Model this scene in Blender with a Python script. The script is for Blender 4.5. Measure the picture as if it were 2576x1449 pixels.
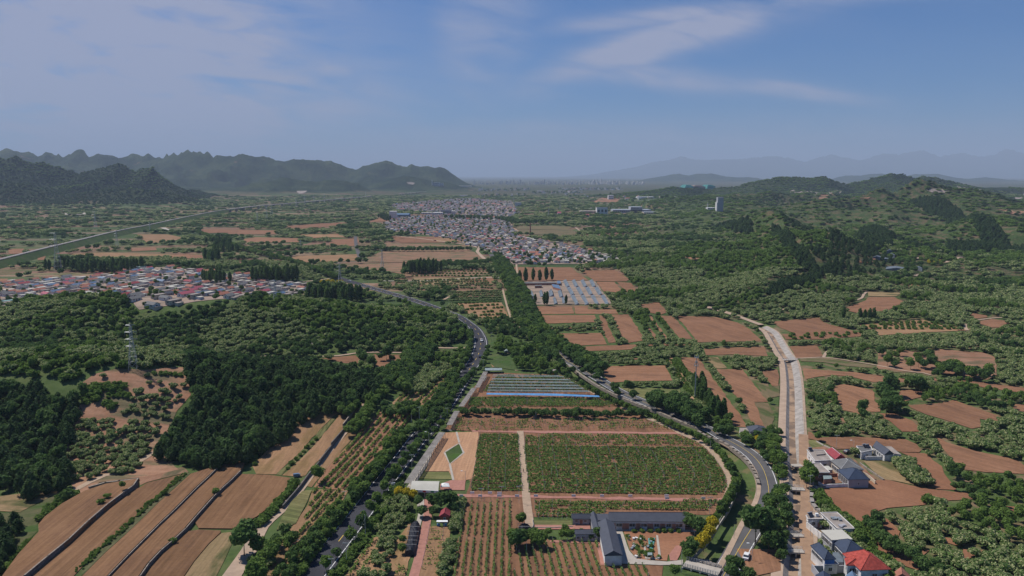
import bpy, math, random
import numpy as np
from mathutils import Vector
from mathutils.geometry import delaunay_2d_cdt
for o in list(bpy.data.objects): bpy.data.objects.remove(o)
S = bpy.context.scene
COL = S.collection
R = random.Random(7)
NR = np.random.RandomState(11)

# ------------------------------------------------------------------ camera
F = 1839.0; CU, CV = 1288.0, 724.5; CH = 120.0
PITCH = math.atan((CV-440.0)/F); CP, SP = math.cos(PITCH), math.sin(PITCH)
cam_d = bpy.data.cameras.new("camera"); cam = bpy.data.objects.new("camera", cam_d); COL.objects.link(cam)
cam.location = (0, 0, CH); cam.rotation_euler = (math.pi/2-PITCH, 0, 0)
cam_d.sensor_width = 36; cam_d.lens = 36*F/2576.0
cam_d.clip_start = 1.0; cam_d.clip_end = 200000
S.camera = cam
# ------------------------------------------------------------------ light
SUN_EL = math.radians(56); SUN_AZ = math.radians(-62)      # azimuth clockwise from +Y (the view direction): from the left, a little ahead
sv = Vector((math.cos(SUN_EL)*math.sin(SUN_AZ), math.cos(SUN_EL)*math.cos(SUN_AZ), math.sin(SUN_EL)))
sl = bpy.data.lights.new("sun", 'SUN'); sl.energy = 4.0; sl.angle = math.radians(0.6); sl.color = (1.0, 0.95, 0.88)
so = bpy.data.objects.new("sun", sl); COL.objects.link(so); so.rotation_euler = sv.to_track_quat('Z', 'Y').to_euler()
S.view_settings.view_transform = 'Standard'; S.view_settings.look = 'None'; S.view_settings.gamma = 1
S.view_settings.exposure = 0.32
W = bpy.data.worlds.new("World"); S.world = W; W.use_nodes = True
nt = W.node_tree; nt.nodes.clear(); NN = nt.nodes.new; LL = nt.links.new
def wmath(op, a, b=None, c=None):
    n = NN('ShaderNodeMath'); n.operation = op
    for i, v in enumerate((a, b, c)):
        if v is None: continue
        if isinstance(v, (int, float)): n.inputs[i].default_value = v
        else: LL(v, n.inputs[i])
    return n.outputs[0]
sky = NN('ShaderNodeTexSky'); sky.sky_type = 'NISHITA'; sky.sun_disc = False
sky.sun_elevation = SUN_EL; sky.sun_rotation = SUN_AZ; sky.air_density = 1.0; sky.dust_density = 0.35; sky.ozone_density = 3.0; sky.altitude = 100
tc = NN('ShaderNodeTexCoord'); sep = NN('ShaderNodeSeparateXYZ'); LL(tc.outputs['Generated'], sep.inputs[0])
X_, Y_, Z_ = sep.outputs
ys = wmath('MAXIMUM', Y_, 0.05)
az = wmath('DIVIDE', X_, ys)            # direction across, left -0.7 .. right 0.7
el = wmath('DIVIDE', Z_, ys)            # direction up
def blob(ax, ey, sx, sy, shear=0.0):
    dx = wmath('SUBTRACT', az, ax); dy = wmath('SUBTRACT', el, ey)
    if shear: dy = wmath('SUBTRACT', dy, wmath('MULTIPLY', dx, shear))
    q = wmath('ADD', wmath('POWER', wmath('ABSOLUTE', wmath('DIVIDE', dx, sx)), 2), wmath('POWER', wmath('ABSOLUTE', wmath('DIVIDE', dy, sy)), 2))
    return wmath('DIVIDE', 1, wmath('ADD', 1, wmath('MULTIPLY', q, q)))
cmb = NN('ShaderNodeCombineXYZ'); LL(wmath('ADD', az, wmath('MULTIPLY', el, 0.9)), cmb.inputs[0]); LL(wmath('MULTIPLY', el, 3.2), cmb.inputs[1])
no = NN('ShaderNodeTexNoise'); no.inputs['Scale'].default_value = 4.5; no.inputs['Detail'].default_value = 9; no.inputs['Roughness'].default_value = 0.52; no.inputs['Distortion'].default_value = 0.5
LL(cmb.outputs[0], no.inputs['Vector'])
cmb2 = NN('ShaderNodeCombineXYZ'); LL(wmath('SUBTRACT', wmath('MULTIPLY', az, 1.2), wmath('MULTIPLY', el, 2.2)), cmb2.inputs[0]); LL(wmath('ADD', wmath('MULTIPLY', el, 7.0), wmath('MULTIPLY', az, 1.6)), cmb2.inputs[1])
no2 = NN('ShaderNodeTexNoise'); no2.inputs['Scale'].default_value = 4.0; no2.inputs['Detail'].default_value = 8; no2.inputs['Roughness'].default_value = 0.58; no2.inputs['Distortion'].default_value = 0.8
LL(cmb2.outputs[0], no2.inputs['Vector'])
m = wmath('MULTIPLY', blob(-0.52, 0.13, 0.26, 0.13), 1.35)
m = wmath('MAXIMUM', m, wmath('MULTIPLY', blob(-0.33, 0.10, 0.20, 0.05), 0.7))
m = wmath('MAXIMUM', m, wmath('MULTIPLY', blob(0.205, 0.176, 0.17, 0.024, 0.30), 1.0))
m = wmath('MAXIMUM', m, wmath('MULTIPLY', blob(0.27, 0.212, 0.20, 0.012, 0.10), 0.8))
m = wmath('MAXIMUM', m, wmath('MULTIPLY', blob(0.20, 0.128, 0.10, 0.014, -0.08), 0.9))
m = wmath('MAXIMUM', m, wmath('MULTIPLY', blob(0.36, 0.112, 0.12, 0.010, -0.12), 0.6))
m = wmath('MAXIMUM', m, wmath('MULTIPLY', blob(-0.04, 0.19, 0.06, 0.08), 0.6))
m = wmath('MAXIMUM', m, wmath('MULTIPLY', blob(-0.24, 0.135, 0.04, 0.014), 0.7))
m = wmath('MAXIMUM', m, wmath('MULTIPLY', blob(0.0, 0.05, 0.6, 0.025), 0.4))
m = wmath('ADD', m, 0.03)
nz = wmath('ADD', wmath('MULTIPLY', no.outputs[0], 0.7), wmath('MULTIPLY', no2.outputs[0], 0.7))
cl = wmath('MULTIPLY', m, wmath('MULTIPLY', wmath('SUBTRACT', nz, 0.45), 3.1))
clc = NN('ShaderNodeClamp'); LL(cl, clc.inputs[0]); clc.inputs['Max'].default_value = 0.9
tint = NN('ShaderNodeMix'); tint.data_type = 'RGBA'; tint.blend_type = 'MULTIPLY'; tint.inputs[0].default_value = 1.0
LL(sky.outputs[0], tint.inputs['A']); tint.inputs['B'].default_value = (0.16, 0.46, 0.82, 1)
mx = NN('ShaderNodeMix'); mx.data_type = 'RGBA'; LL(clc.outputs[0], mx.inputs[0]); LL(tint.outputs['Result'], mx.inputs['A'])
mx.inputs['B'].default_value = (3.8, 4.05, 5.5, 1)
bg = NN('ShaderNodeBackground'); bg.inputs[1].default_value = 0.078; LL(mx.outputs['Result'], bg.inputs[0])
wo = NN('ShaderNodeOutputWorld'); LL(bg.outputs[0], wo.inputs[0])

# ------------------------------------------------------------------ noise
def _h(ix, iy, s):
    h = (ix.astype(np.int64)*374761393 + iy.astype(np.int64)*668265263 + s*974634777) & 0xffffffff
    h = ((h ^ (h >> 13))*1274126177) & 0xffffffff
    return ((h ^ (h >> 16)) & 0xffff)/65535.0
def vn(x, y, s=0):
    x = np.asarray(x, float); y = np.asarray(y, float)
    ix = np.floor(x); iy = np.floor(y); fx = x-ix; fy = y-iy
    fx = fx*fx*(3-2*fx); fy = fy*fy*(3-2*fy)
    a = _h(ix, iy, s); b = _h(ix+1, iy, s); c = _h(ix, iy+1, s); d = _h(ix+1, iy+1, s)
    return (a*(1-fx)+b*fx)*(1-fy)+(c*(1-fx)+d*fx)*fy
def fbm(x, y, o=4, s=0):
    t = 0; a = 0.5; n = 0
    for i in range(o):
        t = t+a*vn(x, y, s+i); n += a; a *= 0.5; x = x*2.03+7.1; y = y*2.03+3.3
    return t/n
def ridged(x, y, o=4, s=0):
    t = 0; a = 0.5; n = 0
    for i in range(o):
        t = t+a*(1-np.abs(2*vn(x, y, s+i)-1)); n += a; a *= 0.5; x = x*2.1+5.1; y = y*2.1+1.3
    return t/n
def sst(a, b, x):
    t = np.clip((x-a)/(b-a), 0, 1); return t*t*(3-2*t)

# ------------------------------------------------------------------ terrain height
def ray(u, v):
    a = (u-CU)/F; b = (CV-v)/F
    return a, CP+b*SP, -SP+b*CP
def prof(R0, pts):
    xs = []; zs = []
    for u, v in pts:
        dx, dy, dz = ray(u, v); t = R0/dy; xs.append(dx*t); zs.append(max(0, CH+dz*t))
    return np.array(xs), np.array(zs)
RNG = []
def rng_(R0, wf, wb, pts, det=0.5, wl=600):
    xs, zs = prof(R0, pts); RNG.append((R0, wf, wb, xs, zs, det, wl))
rng_(6500, 2000, 2000, [(-700,400),(-200,372),(0,373),(60,382),(90,384),(97,378),(106,377),(115,386),(168,385),(176,375),(197,375),(206,387),(270,384),(290,388),(320,381),(345,386),(370,388),(396,396),(408,384),(425,383),(440,390),(470,376),(490,382),(515,383),(530,379),(560,390),(590,388),(625,381),(660,390),(700,396),(760,400),(800,402),(840,406),(880,420),(893,424),(930,413),(970,405),(1010,413),(1035,410),(1070,418),(1105,417),(1125,425),(1150,445),(1175,460),(1200,468),(1260,476)], 0.8, 520)
rng_(4800, 800, 900, [(480,505),(560,500),(600,468),(660,455),(720,446),(800,455),(860,450),(900,462),(930,478),(960,494)], 0.7, 330)
rng_(5400, 700, 900, [(900,480),(960,455),(1020,440),(1080,450),(1130,458),(1160,468),(1190,475)], 0.5, 350)
rng_(3400, 750, 800, [(-600,400),(-150,385),(0,388),(30,390),(60,400),(120,413),(160,425),(200,433),(230,428),(260,420),(298,409),(315,418),(340,430),(360,424),(382,420),(400,437),(430,458),(470,475),(500,490),(530,505),(560,515)], 0.6, 300)
rng_(2900, 300, 500, [(-400,440),(-100,450),(0,455),(60,465),(130,483),(200,490),(260,478),(330,475),(400,482),(470,500),(520,516)], 0.3, 260)
rng_(3600, 900, 900, [(1500,492),(1560,487),(1640,477),(1690,470),(1740,473),(1790,475),(1860,465),(1900,455),(1932,450),(1960,445),(2010,445),(2060,446),(2085,455),(2110,466),(2150,458),(2200,448),(2240,441),(2265,437),(2290,443),(2310,451),(2340,445),(2380,452),(2430,462),(2470,474),(2520,472),(2576,476),(3100,470)], 0.5, 330)
rng_(2600, 450, 500, [(1620,508),(1700,497),(1800,500),(1900,500),(2000,500),(2080,494),(2150,500),(2300,515),(2500,520),(2900,520)], 0.4, 260)
rng_(1900, 560, 500, [(1820,582),(1900,560),(2000,540),(2100,518),(2170,503),(2200,490),(2225,480),(2250,493),(2275,498),(2300,484),(2335,476),(2370,492),(2400,505),(2450,508),(2500,518),(2540,532),(2576,531),(3000,524)], 0.65, 230)
rng_(1330, 260, 260, [(1760,636),(1840,606),(1890,578),(1932,553),(1960,557),(2000,584),(2060,610),(2120,614),(2200,610),(2300,600),(2450,590),(2600,585),(2900,580)], 0.4, 150)
rng_(980, 170, 170, [(1700,725),(1800,706),(1900,680),(1980,664),(2040,652),(2092,642),(2130,655),(2200,690),(2260,720)], 0.3, 120)
rng_(960, 150, 250, [(2330,715),(2400,690),(2480,672),(2600,662),(2900,660)], 0.3, 120)
rng_(13000, 2000, 2000, [(1450,472),(1560,462),(1600,455),(1650,444),(1700,436),(1735,440),(1755,434),(1790,432),(1820,440),(1850,441),(1890,440),(1912,452),(1960,468),(2050,465),(2080,455),(2110,444),(2145,434),(2180,440),(2225,434),(2260,440),(2300,428),(2340,436),(2400,443),(2460,445),(2500,448),(2550,460),(2620,470)], 0.5, 1000)
rng_(34000, 6000, 6000, [(1400,448),(1500,438),(1600,415),(1650,400),(1695,392),(1720,384),(1745,392),(1800,396),(1900,394),(2040,392),(2060,390),(2120,389),(2180,391),(2270,379),(2310,377),(2350,385),(2385,380),(2430,386),(2500,384),(2540,373),(2576,374),(3100,378)], 0.3, 3500)
GA = [  # near wooded hills on the left: x, y, sx, sy, rot, height
 (-330,560,120,62,0,19), (-215,552,90,58,0,17.5), (-125,540,60,50,0,12), (-60,560,40,45,0,6),
 (-290,372,80,58,0,20), (-200,372,62,48,0,20), (-112,372,48,40,0,8.5), (-430,450,90,120,0,14)]
SPINES = [([(1935,552),(1955,570),(1990,610),(2022,640),(2045,662)], 20, 16, 55), ([(1900,738),(1960,705),(2020,688),(2081,660)], 8, 12, 50), ([(2242,510),(2320,515),(2420,535),(2500,560),(2560,580)], 30, 18, 85), ([(1850,640),(1800,655),(1720,668)], 8, 10, 70), ([(2230,560),(2190,600),(2150,640)], 15, 14, 60), ([(2420,600),(2500,606),(2600,612)], 12, 12, 60)]
def _flat(u, v, z):
    dx, dy, dz = ray(u, v); t = (z-CH)/dz; return dx*t, dy*t
SPW = [([_flat(u, v, z0) for u, v in pl], h, w) for pl, z0, h, w in SPINES]
def _sd(x, y, pl):
    best = np.full(np.shape(x), 1e9)
    for (ax, ay), (bx, by) in zip(pl[:-1], pl[1:]):
        t = np.clip(((x-ax)*(bx-ax)+(y-ay)*(by-ay))/((bx-ax)**2+(by-ay)**2), 0, 1); best = np.minimum(best, np.hypot(x-ax-t*(bx-ax), y-ay-t*(by-ay)))
    return best
def H(x, y):
    x = np.asarray(x, float); y = np.asarray(y, float)
    z = np.zeros(np.broadcast(x, y).shape)
    for R0, wf, wb, xs, zs, det, wl in RNG:
        rr = R0+(fbm(x/(wl*1.6), y*0+R0, 2, 31)-0.5)*wf*0.25
        d = y-rr
        q = np.where(d < 0, -d/wf, d/wb)
        act = (q < 1)
        if not act.any(): continue
        c = np.interp(x, xs, zs, left=0, right=0)
        wx = x+(fbm(x/wl, y/wl, 3, 5)-0.5)*wl*0.9*np.clip(q*2, 0, 1)
        c2 = np.interp(wx, xs, zs, left=0, right=0)
        rg = ridged(wx/wl, y/wl*0.55, 4, 9)
        q = np.clip(q, 0, 1)
        base = (1-q)**1.25*(1-0.0*q)
        sh = base*(1-det*np.sin(np.pi*np.clip(q, 0, 1)**0.7)*(1-rg)*2.1)
        if wl > 200: sh = sh*(1-0.55*sst(0.02, 0.25, q)*(1-ridged(x/(wl*.33)+3, y/(wl*.33)*.8, 4, 61)))
        h = np.where(q < 0.08, c, c2*np.clip((q-0.08)*8, 0, 1)+c*(1-np.clip((q-0.08)*8, 0, 1)))*np.clip(sh, 0, 1)
        z = np.maximum(z, np.where(act, h, 0))
    z = np.where(z > 8, z*(1+0.13*(ridged(x/85, y/300, 4, 17)-.5)), z)
    for pl, h, w in SPW: z = z+h*np.maximum(0, 1-_sd(x, y, pl)/(w*1.6))**1.3*(.8+.4*vn(x/60, y/60, 8))
    for gx, gy, sx, sy, rt, h in GA:
        z = z+h*np.exp(-((x-gx)/sx)**2-((y-gy)/sy)**2)*sst(278, 312, y+0*x)
    k = x/np.maximum(y, 50)
    mr = sst(0.46, 0.62, k)*sst(380, 480, y)*6.0*np.clip(y/700, 0, 1)+sst(0.20, 0.34, k)*sst(620, 900, y)*sst(4200, 3000, y)*17
    z = z+sst(0.17, 0.30, k)*sst(850, 1150, y)*sst(3200, 2500, y)*42*np.clip(ridged(x/460, y/460, 3, 91)-.52, 0, 1)*1.5
    z = z+mr*(fbm(x/130, y/130, 3, 77)*1.5-0.35).clip(0)
    return z
RAD = np.concatenate([np.geomspace(120, 720, 330), np.geomspace(720, 3600, 240)[1:], np.geomspace(3600, 12000, 130)[1:], np.geomspace(12000, 62000, 60)[1:]])
ANG = np.linspace(math.radians(-52), math.radians(52), 900)
_A, _R = np.meshgrid(ANG, RAD)
HG = H(np.sin(_A)*_R, np.cos(_A)*_R)
def H(x, y):
    "terrain height read from the ground grid itself"
    x, y = np.broadcast_arrays(np.asarray(x, float), np.asarray(y, float))
    r = np.clip(np.hypot(x, y), RAD[0], RAD[-1]-1); a = np.clip(np.arctan2(x, y), ANG[0], ANG[-1]-1e-6)
    i = np.clip(np.searchsorted(RAD, r)-1, 0, len(RAD)-2); fr = (r-RAD[i])/(RAD[i+1]-RAD[i])
    g = (a-ANG[0])/(ANG[1]-ANG[0]); j = np.clip(g.astype(int), 0, len(ANG)-2); fa = g-j
    return (HG[i, j]*(1-fa)+HG[i, j+1]*fa)*(1-fr)+(HG[i+1, j]*(1-fa)+HG[i+1, j+1]*fa)*fr
def P(u, v, z=None):
    dx, dy, dz = ray(u, v)
    if z is not None:
        t = (z-CH)/dz; return Vector((dx*t, dy*t, z))
    ts = np.geomspace(120, 30000, 500)
    zz = CH+dz*ts; hh = H(dx*ts, dy*ts)
    i = np.nonzero(zz < hh)[0]
    if len(i) == 0: i = [899]
    i = int(i[0]); a = ts[max(0, i-1)]; b = ts[i]
    for _ in range(12):
        m_ = (a+b)/2
        if CH+dz*m_ < float(H(np.array([dx*m_]), np.array([dy*m_]))[0]): b = m_
        else: a = m_
    return Vector((dx*b, dy*b, CH+dz*b))
def TD(c, r, s):
    out = []
    if isinstance(s, str): s = [tuple(float(q) for q in p.split(',')) for p in s.split()]
    for x, y in s: out.append((c*644+x/4, r*362.25+y/4))
    return out
def TP(c, r, s, z=None): return [P(u, v, z) for u, v in TD(c, r, s)]
def DP(s, z=None): return [P(float(p.split(',')[0]), float(p.split(',')[1]), z) for p in s.split()]
def hz(x, y): return float(H(np.array([x]), np.array([y]))[0])

# ------------------------------------------------------------------ mesh helpers
def tag(o, label=None, cat=None, group=None, kind=None):
    if label: o['label'] = label
    if cat: o['category'] = cat
    if group: o['group'] = group
    if kind: o['kind'] = kind
    return o
def empty(name, loc, rz=0):
    o = bpy.data.objects.new(name, None); o.location = loc; o.rotation_euler = (0, 0, rz); COL.objects.link(o); o.empty_display_size = 0.5
    return o
class MB:
    def __init__(s): s.v = []; s.f = []; s.m = []; s.c = None
    def face(s, pts, m=0):
        n = len(s.v); s.v += [tuple(p) for p in pts]; s.f.append(tuple(range(n, n+len(pts)))); s.m.append(m)
    def box(s, cx, cy, cz, sx, sy, sz, rz=0, m=0):
        ca, sa = math.cos(rz), math.sin(rz); n = len(s.v)
        for dz in (-.5, .5):
            for dx, dy in ((-.5, -.5), (.5, -.5), (.5, .5), (-.5, .5)):
                x, y = dx*sx, dy*sy; s.v.append((cx+x*ca-y*sa, cy+x*sa+y*ca, cz+dz*sz))
        for q in ((0,3,2,1),(4,5,6,7),(0,1,5,4),(1,2,6,5),(2,3,7,6),(3,0,4,7)):
            s.f.append(tuple(n+i for i in q)); s.m.append(m)
        return s
    def bar(s, a, b, w, m=0, w2=None, k=4):
        a = Vector(a); b = Vector(b); d = (b-a)
        if d.length < 1e-6: return s
        d.normalize(); up = Vector((0, 0, 1)) if abs(d.z) < .95 else Vector((1, 0, 0))
        e = d.cross(up).normalized(); g = d.cross(e); n = len(s.v); w2 = w if w2 is None else w2
        for p, ww in ((a, w), (b, w2)):
            for i in range(k):
                t = 2*math.pi*(i+.5)/k; s.v.append(tuple(p+e*math.cos(t)*ww*.7+g*math.sin(t)*ww*.7))
        for i in range(k):
            j = (i+1) % k; s.f.append((n+i, n+j, n+k+j, n+k+i)); s.m.append(m)
        s.f.append(tuple(n+k-1-i for i in range(k))); s.f.append(tuple(n+k+i for i in range(k))); s.m += [m, m]
        return s
    def prism(s, pts, z0, z1, m=0, mtop=None):
        P2 = [(p[0], p[1]) for p in pts]
        ar = sum(P2[i][0]*P2[(i+1) % len(P2)][1]-P2[(i+1) % len(P2)][0]*P2[i][1] for i in range(len(P2)))
        if ar < 0: P2 = P2[::-1]
        n = len(s.v); k = len(P2)
        s.v += [(x, y, z0) for x, y in P2]+[(x, y, z1) for x, y in P2]
        for i in range(k):
            j = (i+1) % k; s.f.append((n+i, n+j, n+k+j, n+k+i)); s.m.append(m)
        s.f.append(tuple(n+k+i for i in range(k))); s.m.append(m if mtop is None else mtop)
        s.f.append(tuple(n+k-1-i for i in range(k))); s.m.append(m)
        return s
    def build(s, name, mats, parent=None, smooth=False):
        me = bpy.data.meshes.new(name); me.from_pydata(s.v, [], s.f)
        if not isinstance(mats, (list, tuple)): mats = [mats]
        for q in mats: me.materials.append(q)
        if len(mats) > 1: me.polygons.foreach_set('material_index', s.m)
        if smooth: me.polygons.foreach_set('use_smooth', [True]*len(s.f))
        me.update()
        o = bpy.data.objects.new(name, me); COL.objects.link(o)
        if parent: o.parent = parent
        return o

# ------------------------------------------------------------------ materials
M = {}
def mat(name, col, rough=0.9, var=0.25, scale=0.5, col2=None, bump=0.0, metal=0.0, spec=0.25, detail=5, thr=None, stretch=None, obj=True):
    m_ = bpy.data.materials.new(name); m_.use_nodes = True; t = m_.node_tree; b = t.nodes['Principled BSDF']
    b.inputs['Roughness'].default_value = rough; b.inputs['Metallic'].default_value = metal; b.inputs['Specular IOR Level'].default_value = spec
    tc = t.nodes.new('ShaderNodeTexCoord'); mp = t.nodes.new('ShaderNodeMapping'); t.links.new(tc.outputs['Object'], mp.inputs[0])
    if stretch: mp.inputs['Scale'].default_value = stretch
    n = t.nodes.new('ShaderNodeTexNoise'); n.inputs['Scale'].default_value = scale; n.inputs['Detail'].default_value = detail; n.inputs['Roughness'].default_value = 0.6
    t.links.new(mp.outputs[0], n.inputs['Vector'])
    r = t.nodes.new('ShaderNodeValToRGB'); t.links.new(n.outputs[0], r.inputs[0])
    lo, hi = thr if thr else (0.3, 0.7)
    r.color_ramp.elements[0].position = lo; r.color_ramp.elements[1].position = hi
    c2 = col2 if col2 else tuple(min(1, c*(1+var)) for c in col); c1 = col if col2 else tuple(c*(1-var) for c in col)
    r.color_ramp.elements[0].color = (*c1, 1); r.color_ramp.elements[1].color = (*c2, 1)
    t.links.new(r.outputs[0], b.inputs['Base Color'])
    if bump:
        bp = t.nodes.new('ShaderNodeBump'); bp.inputs['Strength'].default_value = bump; bp.inputs['Distance'].default_value = 0.3
        t.links.new(n.outputs[0], bp.inputs['Height']); t.links.new(bp.outputs[0], b.inputs['Normal'])
    M[name] = m_
    return m_
def field_mat(name, c1, c2, fur=1.1, fstr=0.22, patch=None, ps=0.03):
    m_ = bpy.data.materials.new(name); m_.use_nodes = True; t = m_.node_tree; b = t.nodes['Principled BSDF']; N = t.nodes.new; L = t.links.new
    b.inputs['Roughness'].default_value = 0.95; b.inputs['Specular IOR Level'].default_value = 0.1
    tc = N('ShaderNodeTexCoord')
    def noise(sc, st, det=4):
        mp = N('ShaderNodeMapping'); L(tc.outputs['Object'], mp.inputs[0]); mp.inputs['Scale'].default_value = st
        n = N('ShaderNodeTexNoise'); n.inputs['Scale'].default_value = sc; n.inputs['Detail'].default_value = det; n.inputs['Roughness'].default_value = .6; L(mp.outputs[0], n.inputs['Vector']); return n.outputs[0]
    big = noise(ps, (1, 1, 1), 6); fine = noise(0.9, (1, 1, 1), 3); st = noise(fur, (0.03, 1, 1), 3)
    r = N('ShaderNodeValToRGB'); L(big, r.inputs[0]); r.color_ramp.elements[0].position = .35; r.color_ramp.elements[1].position = .68
    r.color_ramp.elements[0].color = (*c1, 1); r.color_ramp.elements[1].color = (*c2, 1)
    col = r.outputs[0]
    if patch:
        pn = noise(0.06, (0.5, 1.6, 1), 8); pr = N('ShaderNodeValToRGB'); L(pn, pr.inputs[0]); pr.color_ramp.elements[0].position = .5; pr.color_ramp.elements[1].position = .62
        pr.color_ramp.elements[0].color = (0, 0, 0, 1); pr.color_ramp.elements[1].color = (1, 1, 1, 1)
        mx = N('ShaderNodeMix'); mx.data_type = 'RGBA'; L(pr.outputs[0], mx.inputs[0]); L(col, mx.inputs['A']); mx.inputs['B'].default_value = (*patch, 1); col = mx.outputs['Result']
    ma = N('ShaderNodeMath'); ma.operation = 'MULTIPLY_ADD'; L(st, ma.inputs[0]); ma.inputs[1].default_value = fstr*4; ma.inputs[2].default_value = 1-fstr*2
    mb = N('ShaderNodeMath'); mb.operation = 'MULTIPLY_ADD'; L(fine, mb.inputs[0]); mb.inputs[1].default_value = 0.5; mb.inputs[2].default_value = 0.75
    mc = N('ShaderNodeMath'); mc.operation = 'MULTIPLY'; L(ma.outputs[0], mc.inputs[0]); L(mb.outputs[0], mc.inputs[1])
    oi = N('ShaderNodeObjectInfo'); md = N('ShaderNodeMath'); md.operation = 'MULTIPLY_ADD'; L(oi.outputs['Random'], md.inputs[0]); md.inputs[1].default_value = 0.22; md.inputs[2].default_value = 0.89
    me = N('ShaderNodeMath'); me.operation = 'MULTIPLY'; L(mc.outputs[0], me.inputs[0]); L(md.outputs[0], me.inputs[1])
    vm = N('ShaderNodeVectorMath'); vm.operation = 'SCALE'; L(col, vm.inputs[0]); L(me.outputs[0], vm.inputs['Scale'])
    L(vm.outputs[0], b.inputs['Base Color'])
    M[name] = m_
field_mat('soil', (0.205,0.104,0.058), (0.262,0.138,0.080), 1.1, 0.25, (0.180,0.094,0.055), 0.05)
field_mat('soil_near', (0.162,0.087,0.044), (0.205,0.114,0.060), 1.1, 0.3, (0.155,0.084,0.046), 0.05)
field_mat('soil_green', (0.19,0.110,0.066), (0.235,0.140,0.088), 1.0, 0.3, (0.085,0.095,0.045), 0.07)
field_mat('soil_red', (0.21,0.098,0.055), (0.28,0.14,0.08), 1.0, 0.12)
field_mat('soil_tan', (0.24,0.14,0.075), (0.30,0.18,0.10), 1.0, 0.2, (0.19,0.12,0.055))
field_mat('sand', (0.36,0.20,0.115), (0.42,0.25,0.145), 1.2, 0.22)
field_mat('straw', (0.22,0.16,0.08), (0.30,0.20,0.11), 1.0, 0.25, (0.09,0.09,0.035))
field_mat('crop', (0.10,0.115,0.04), (0.17,0.15,0.065), 1.4, 0.5)
field_mat('olive', (0.12,0.105,0.055), (0.19,0.13,0.075), 1.0, 0.15, (0.07,0.085,0.03))
field_mat('bare', (0.24,0.125,0.075), (0.31,0.18,0.115), 0.5, 0.18, (0.12,0.10,0.055), 0.08)
field_mat('grass', (0.035,0.07,0.018), (0.085,0.10,0.04), 0.8, 0.15, (0.05,0.095,0.02), 0.06)
field_mat('weed', (0.065,0.075,0.030), (0.12,0.105,0.055), 0.9, 0.2, (0.045,0.08,0.02), 0.1)
field_mat('yard', (0.26,0.20,0.16), (0.34,0.25,0.19), 0.8, 0.1, (0.14,0.12,0.09), 0.08)
mat('asphalt', (0.052,0.052,0.060), 0.95, 0.2, 0.12, spec=0.05)
mat('asphalt_pale', (0.105,0.102,0.104), 0.95, 0.18, 0.12, spec=0.05)
mat('dirt', (0.30,0.19,0.12), 0.95, 0.18, 0.3)
mat('concrete', (0.38,0.34,0.29), 0.9, 0.14, 0.4)
mat('concrete_old', (0.30,0.27,0.24), 0.9, 0.3, 0.3)
mat('beige', (0.37,0.27,0.195), 0.9, 0.18, 0.25)
mat('path', (0.36,0.26,0.18), 0.92, 0.15, 0.5)
mat('red_paving', (0.34,0.16,0.12), 0.85, 0.15, 0.8)
mat('stone', (0.25,0.21,0.17), 0.95, 0.45, 1.3)
mat('stone_shaded', (0.13,0.12,0.11), 0.95, 0.5, 1.3)  # stone with the shade of right-facing wall sides put into its colour
mat('paint_white', (0.72,0.72,0.70), 0.7, 0.15, 1.0)
mat('paint_yellow', (0.6,0.42,0.08), 0.7, 0.15, 1.0)
mat('metal_pale', (0.38,0.40,0.41), 0.5, 0.1, 1, metal=0.3)
mat('metal_grey', (0.30,0.33,0.34), 0.5, 0.15, 1, metal=0.4)
mat('pole', (0.50,0.48,0.45), 0.8, 0.1, 1)
mat('bark', (0.10,0.075,0.055), 0.95, 0.3, 3)
mat('slate', (0.068,0.074,0.094), 0.75, 0.12, 0.5, spec=0.2)
mat('slate_blue', (0.035,0.050,0.085), 0.65, 0.15, 0.6)
mat('roof_blue', (0.10,0.16,0.25), 0.6, 0.2, 0.3)
mat('roof_orange', (0.32,0.13,0.09), 0.85, 0.22, 0.5)
mat('roof_red', (0.33,0.06,0.045), 0.9, 0.35, 1.2)
mat('roof_maroon', (0.26,0.045,0.055), 0.75, 0.15, 0.5)
mat('roof_pink', (0.34,0.08,0.11), 0.7, 0.15, 0.5)
mat('roof_grey', (0.14,0.14,0.14), 0.85, 0.2, 0.5)
mat('roof_green', (0.20,0.33,0.30), 0.7, 0.2, 0.5)
mat('roof_flat', (0.29,0.25,0.22), 0.95, 0.25, 0.35)
mat('roof_cream', (0.45,0.43,0.37), 0.75, 0.08, 0.3)
mat('wall_white', (0.62,0.60,0.58), 0.85, 0.22, 0.5)
mat('wall_grey', (0.33,0.33,0.35), 0.85, 0.12, 0.4)
mat('wall_beige', (0.48,0.40,0.31), 0.85, 0.14, 0.4)
mat('wall_brick', (0.30,0.15,0.11), 0.9, 0.25, 0.8)
mat('wall_blue', (0.02,0.12,0.36), 0.6, 0.1, 0.5)
mat('wood_orange', (0.30,0.10,0.035), 0.8, 0.2, 2)
mat('glass_dark', (0.03,0.035,0.045), 0.25, 0.2, 1, spec=0.5)
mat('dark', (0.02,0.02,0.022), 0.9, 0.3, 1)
mat('net_black', (0.018,0.019,0.026), 0.6, 0.5, 1.5, bump=0.6)
mat('film', (0.13,0.155,0.18), 0.9, 0.35, 0.25, spec=0.1)
mat('blue_sheet', (0.09,0.24,0.45), 0.6, 0.2, 0.4)
mat('net_white', (0.23,0.28,0.28), 0.6, 0.25, 0.6)
mat('sign_white', (0.75,0.75,0.74), 0.6, 0.08, 1)
mat('sign_green', (0.05,0.25,0.09), 0.6, 0.08, 1)
mat('sign_red', (0.5,0.05,0.05), 0.6, 0.08, 1)
mat('rust', (0.30,0.12,0.07), 0.8, 0.3, 1)
mat('car_white', (0.7,0.7,0.7), 0.3, 0.03, 1, spec=0.5)
mat('car_dark', (0.03,0.032,0.04), 0.25, 0.1, 1, spec=0.6)
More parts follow.
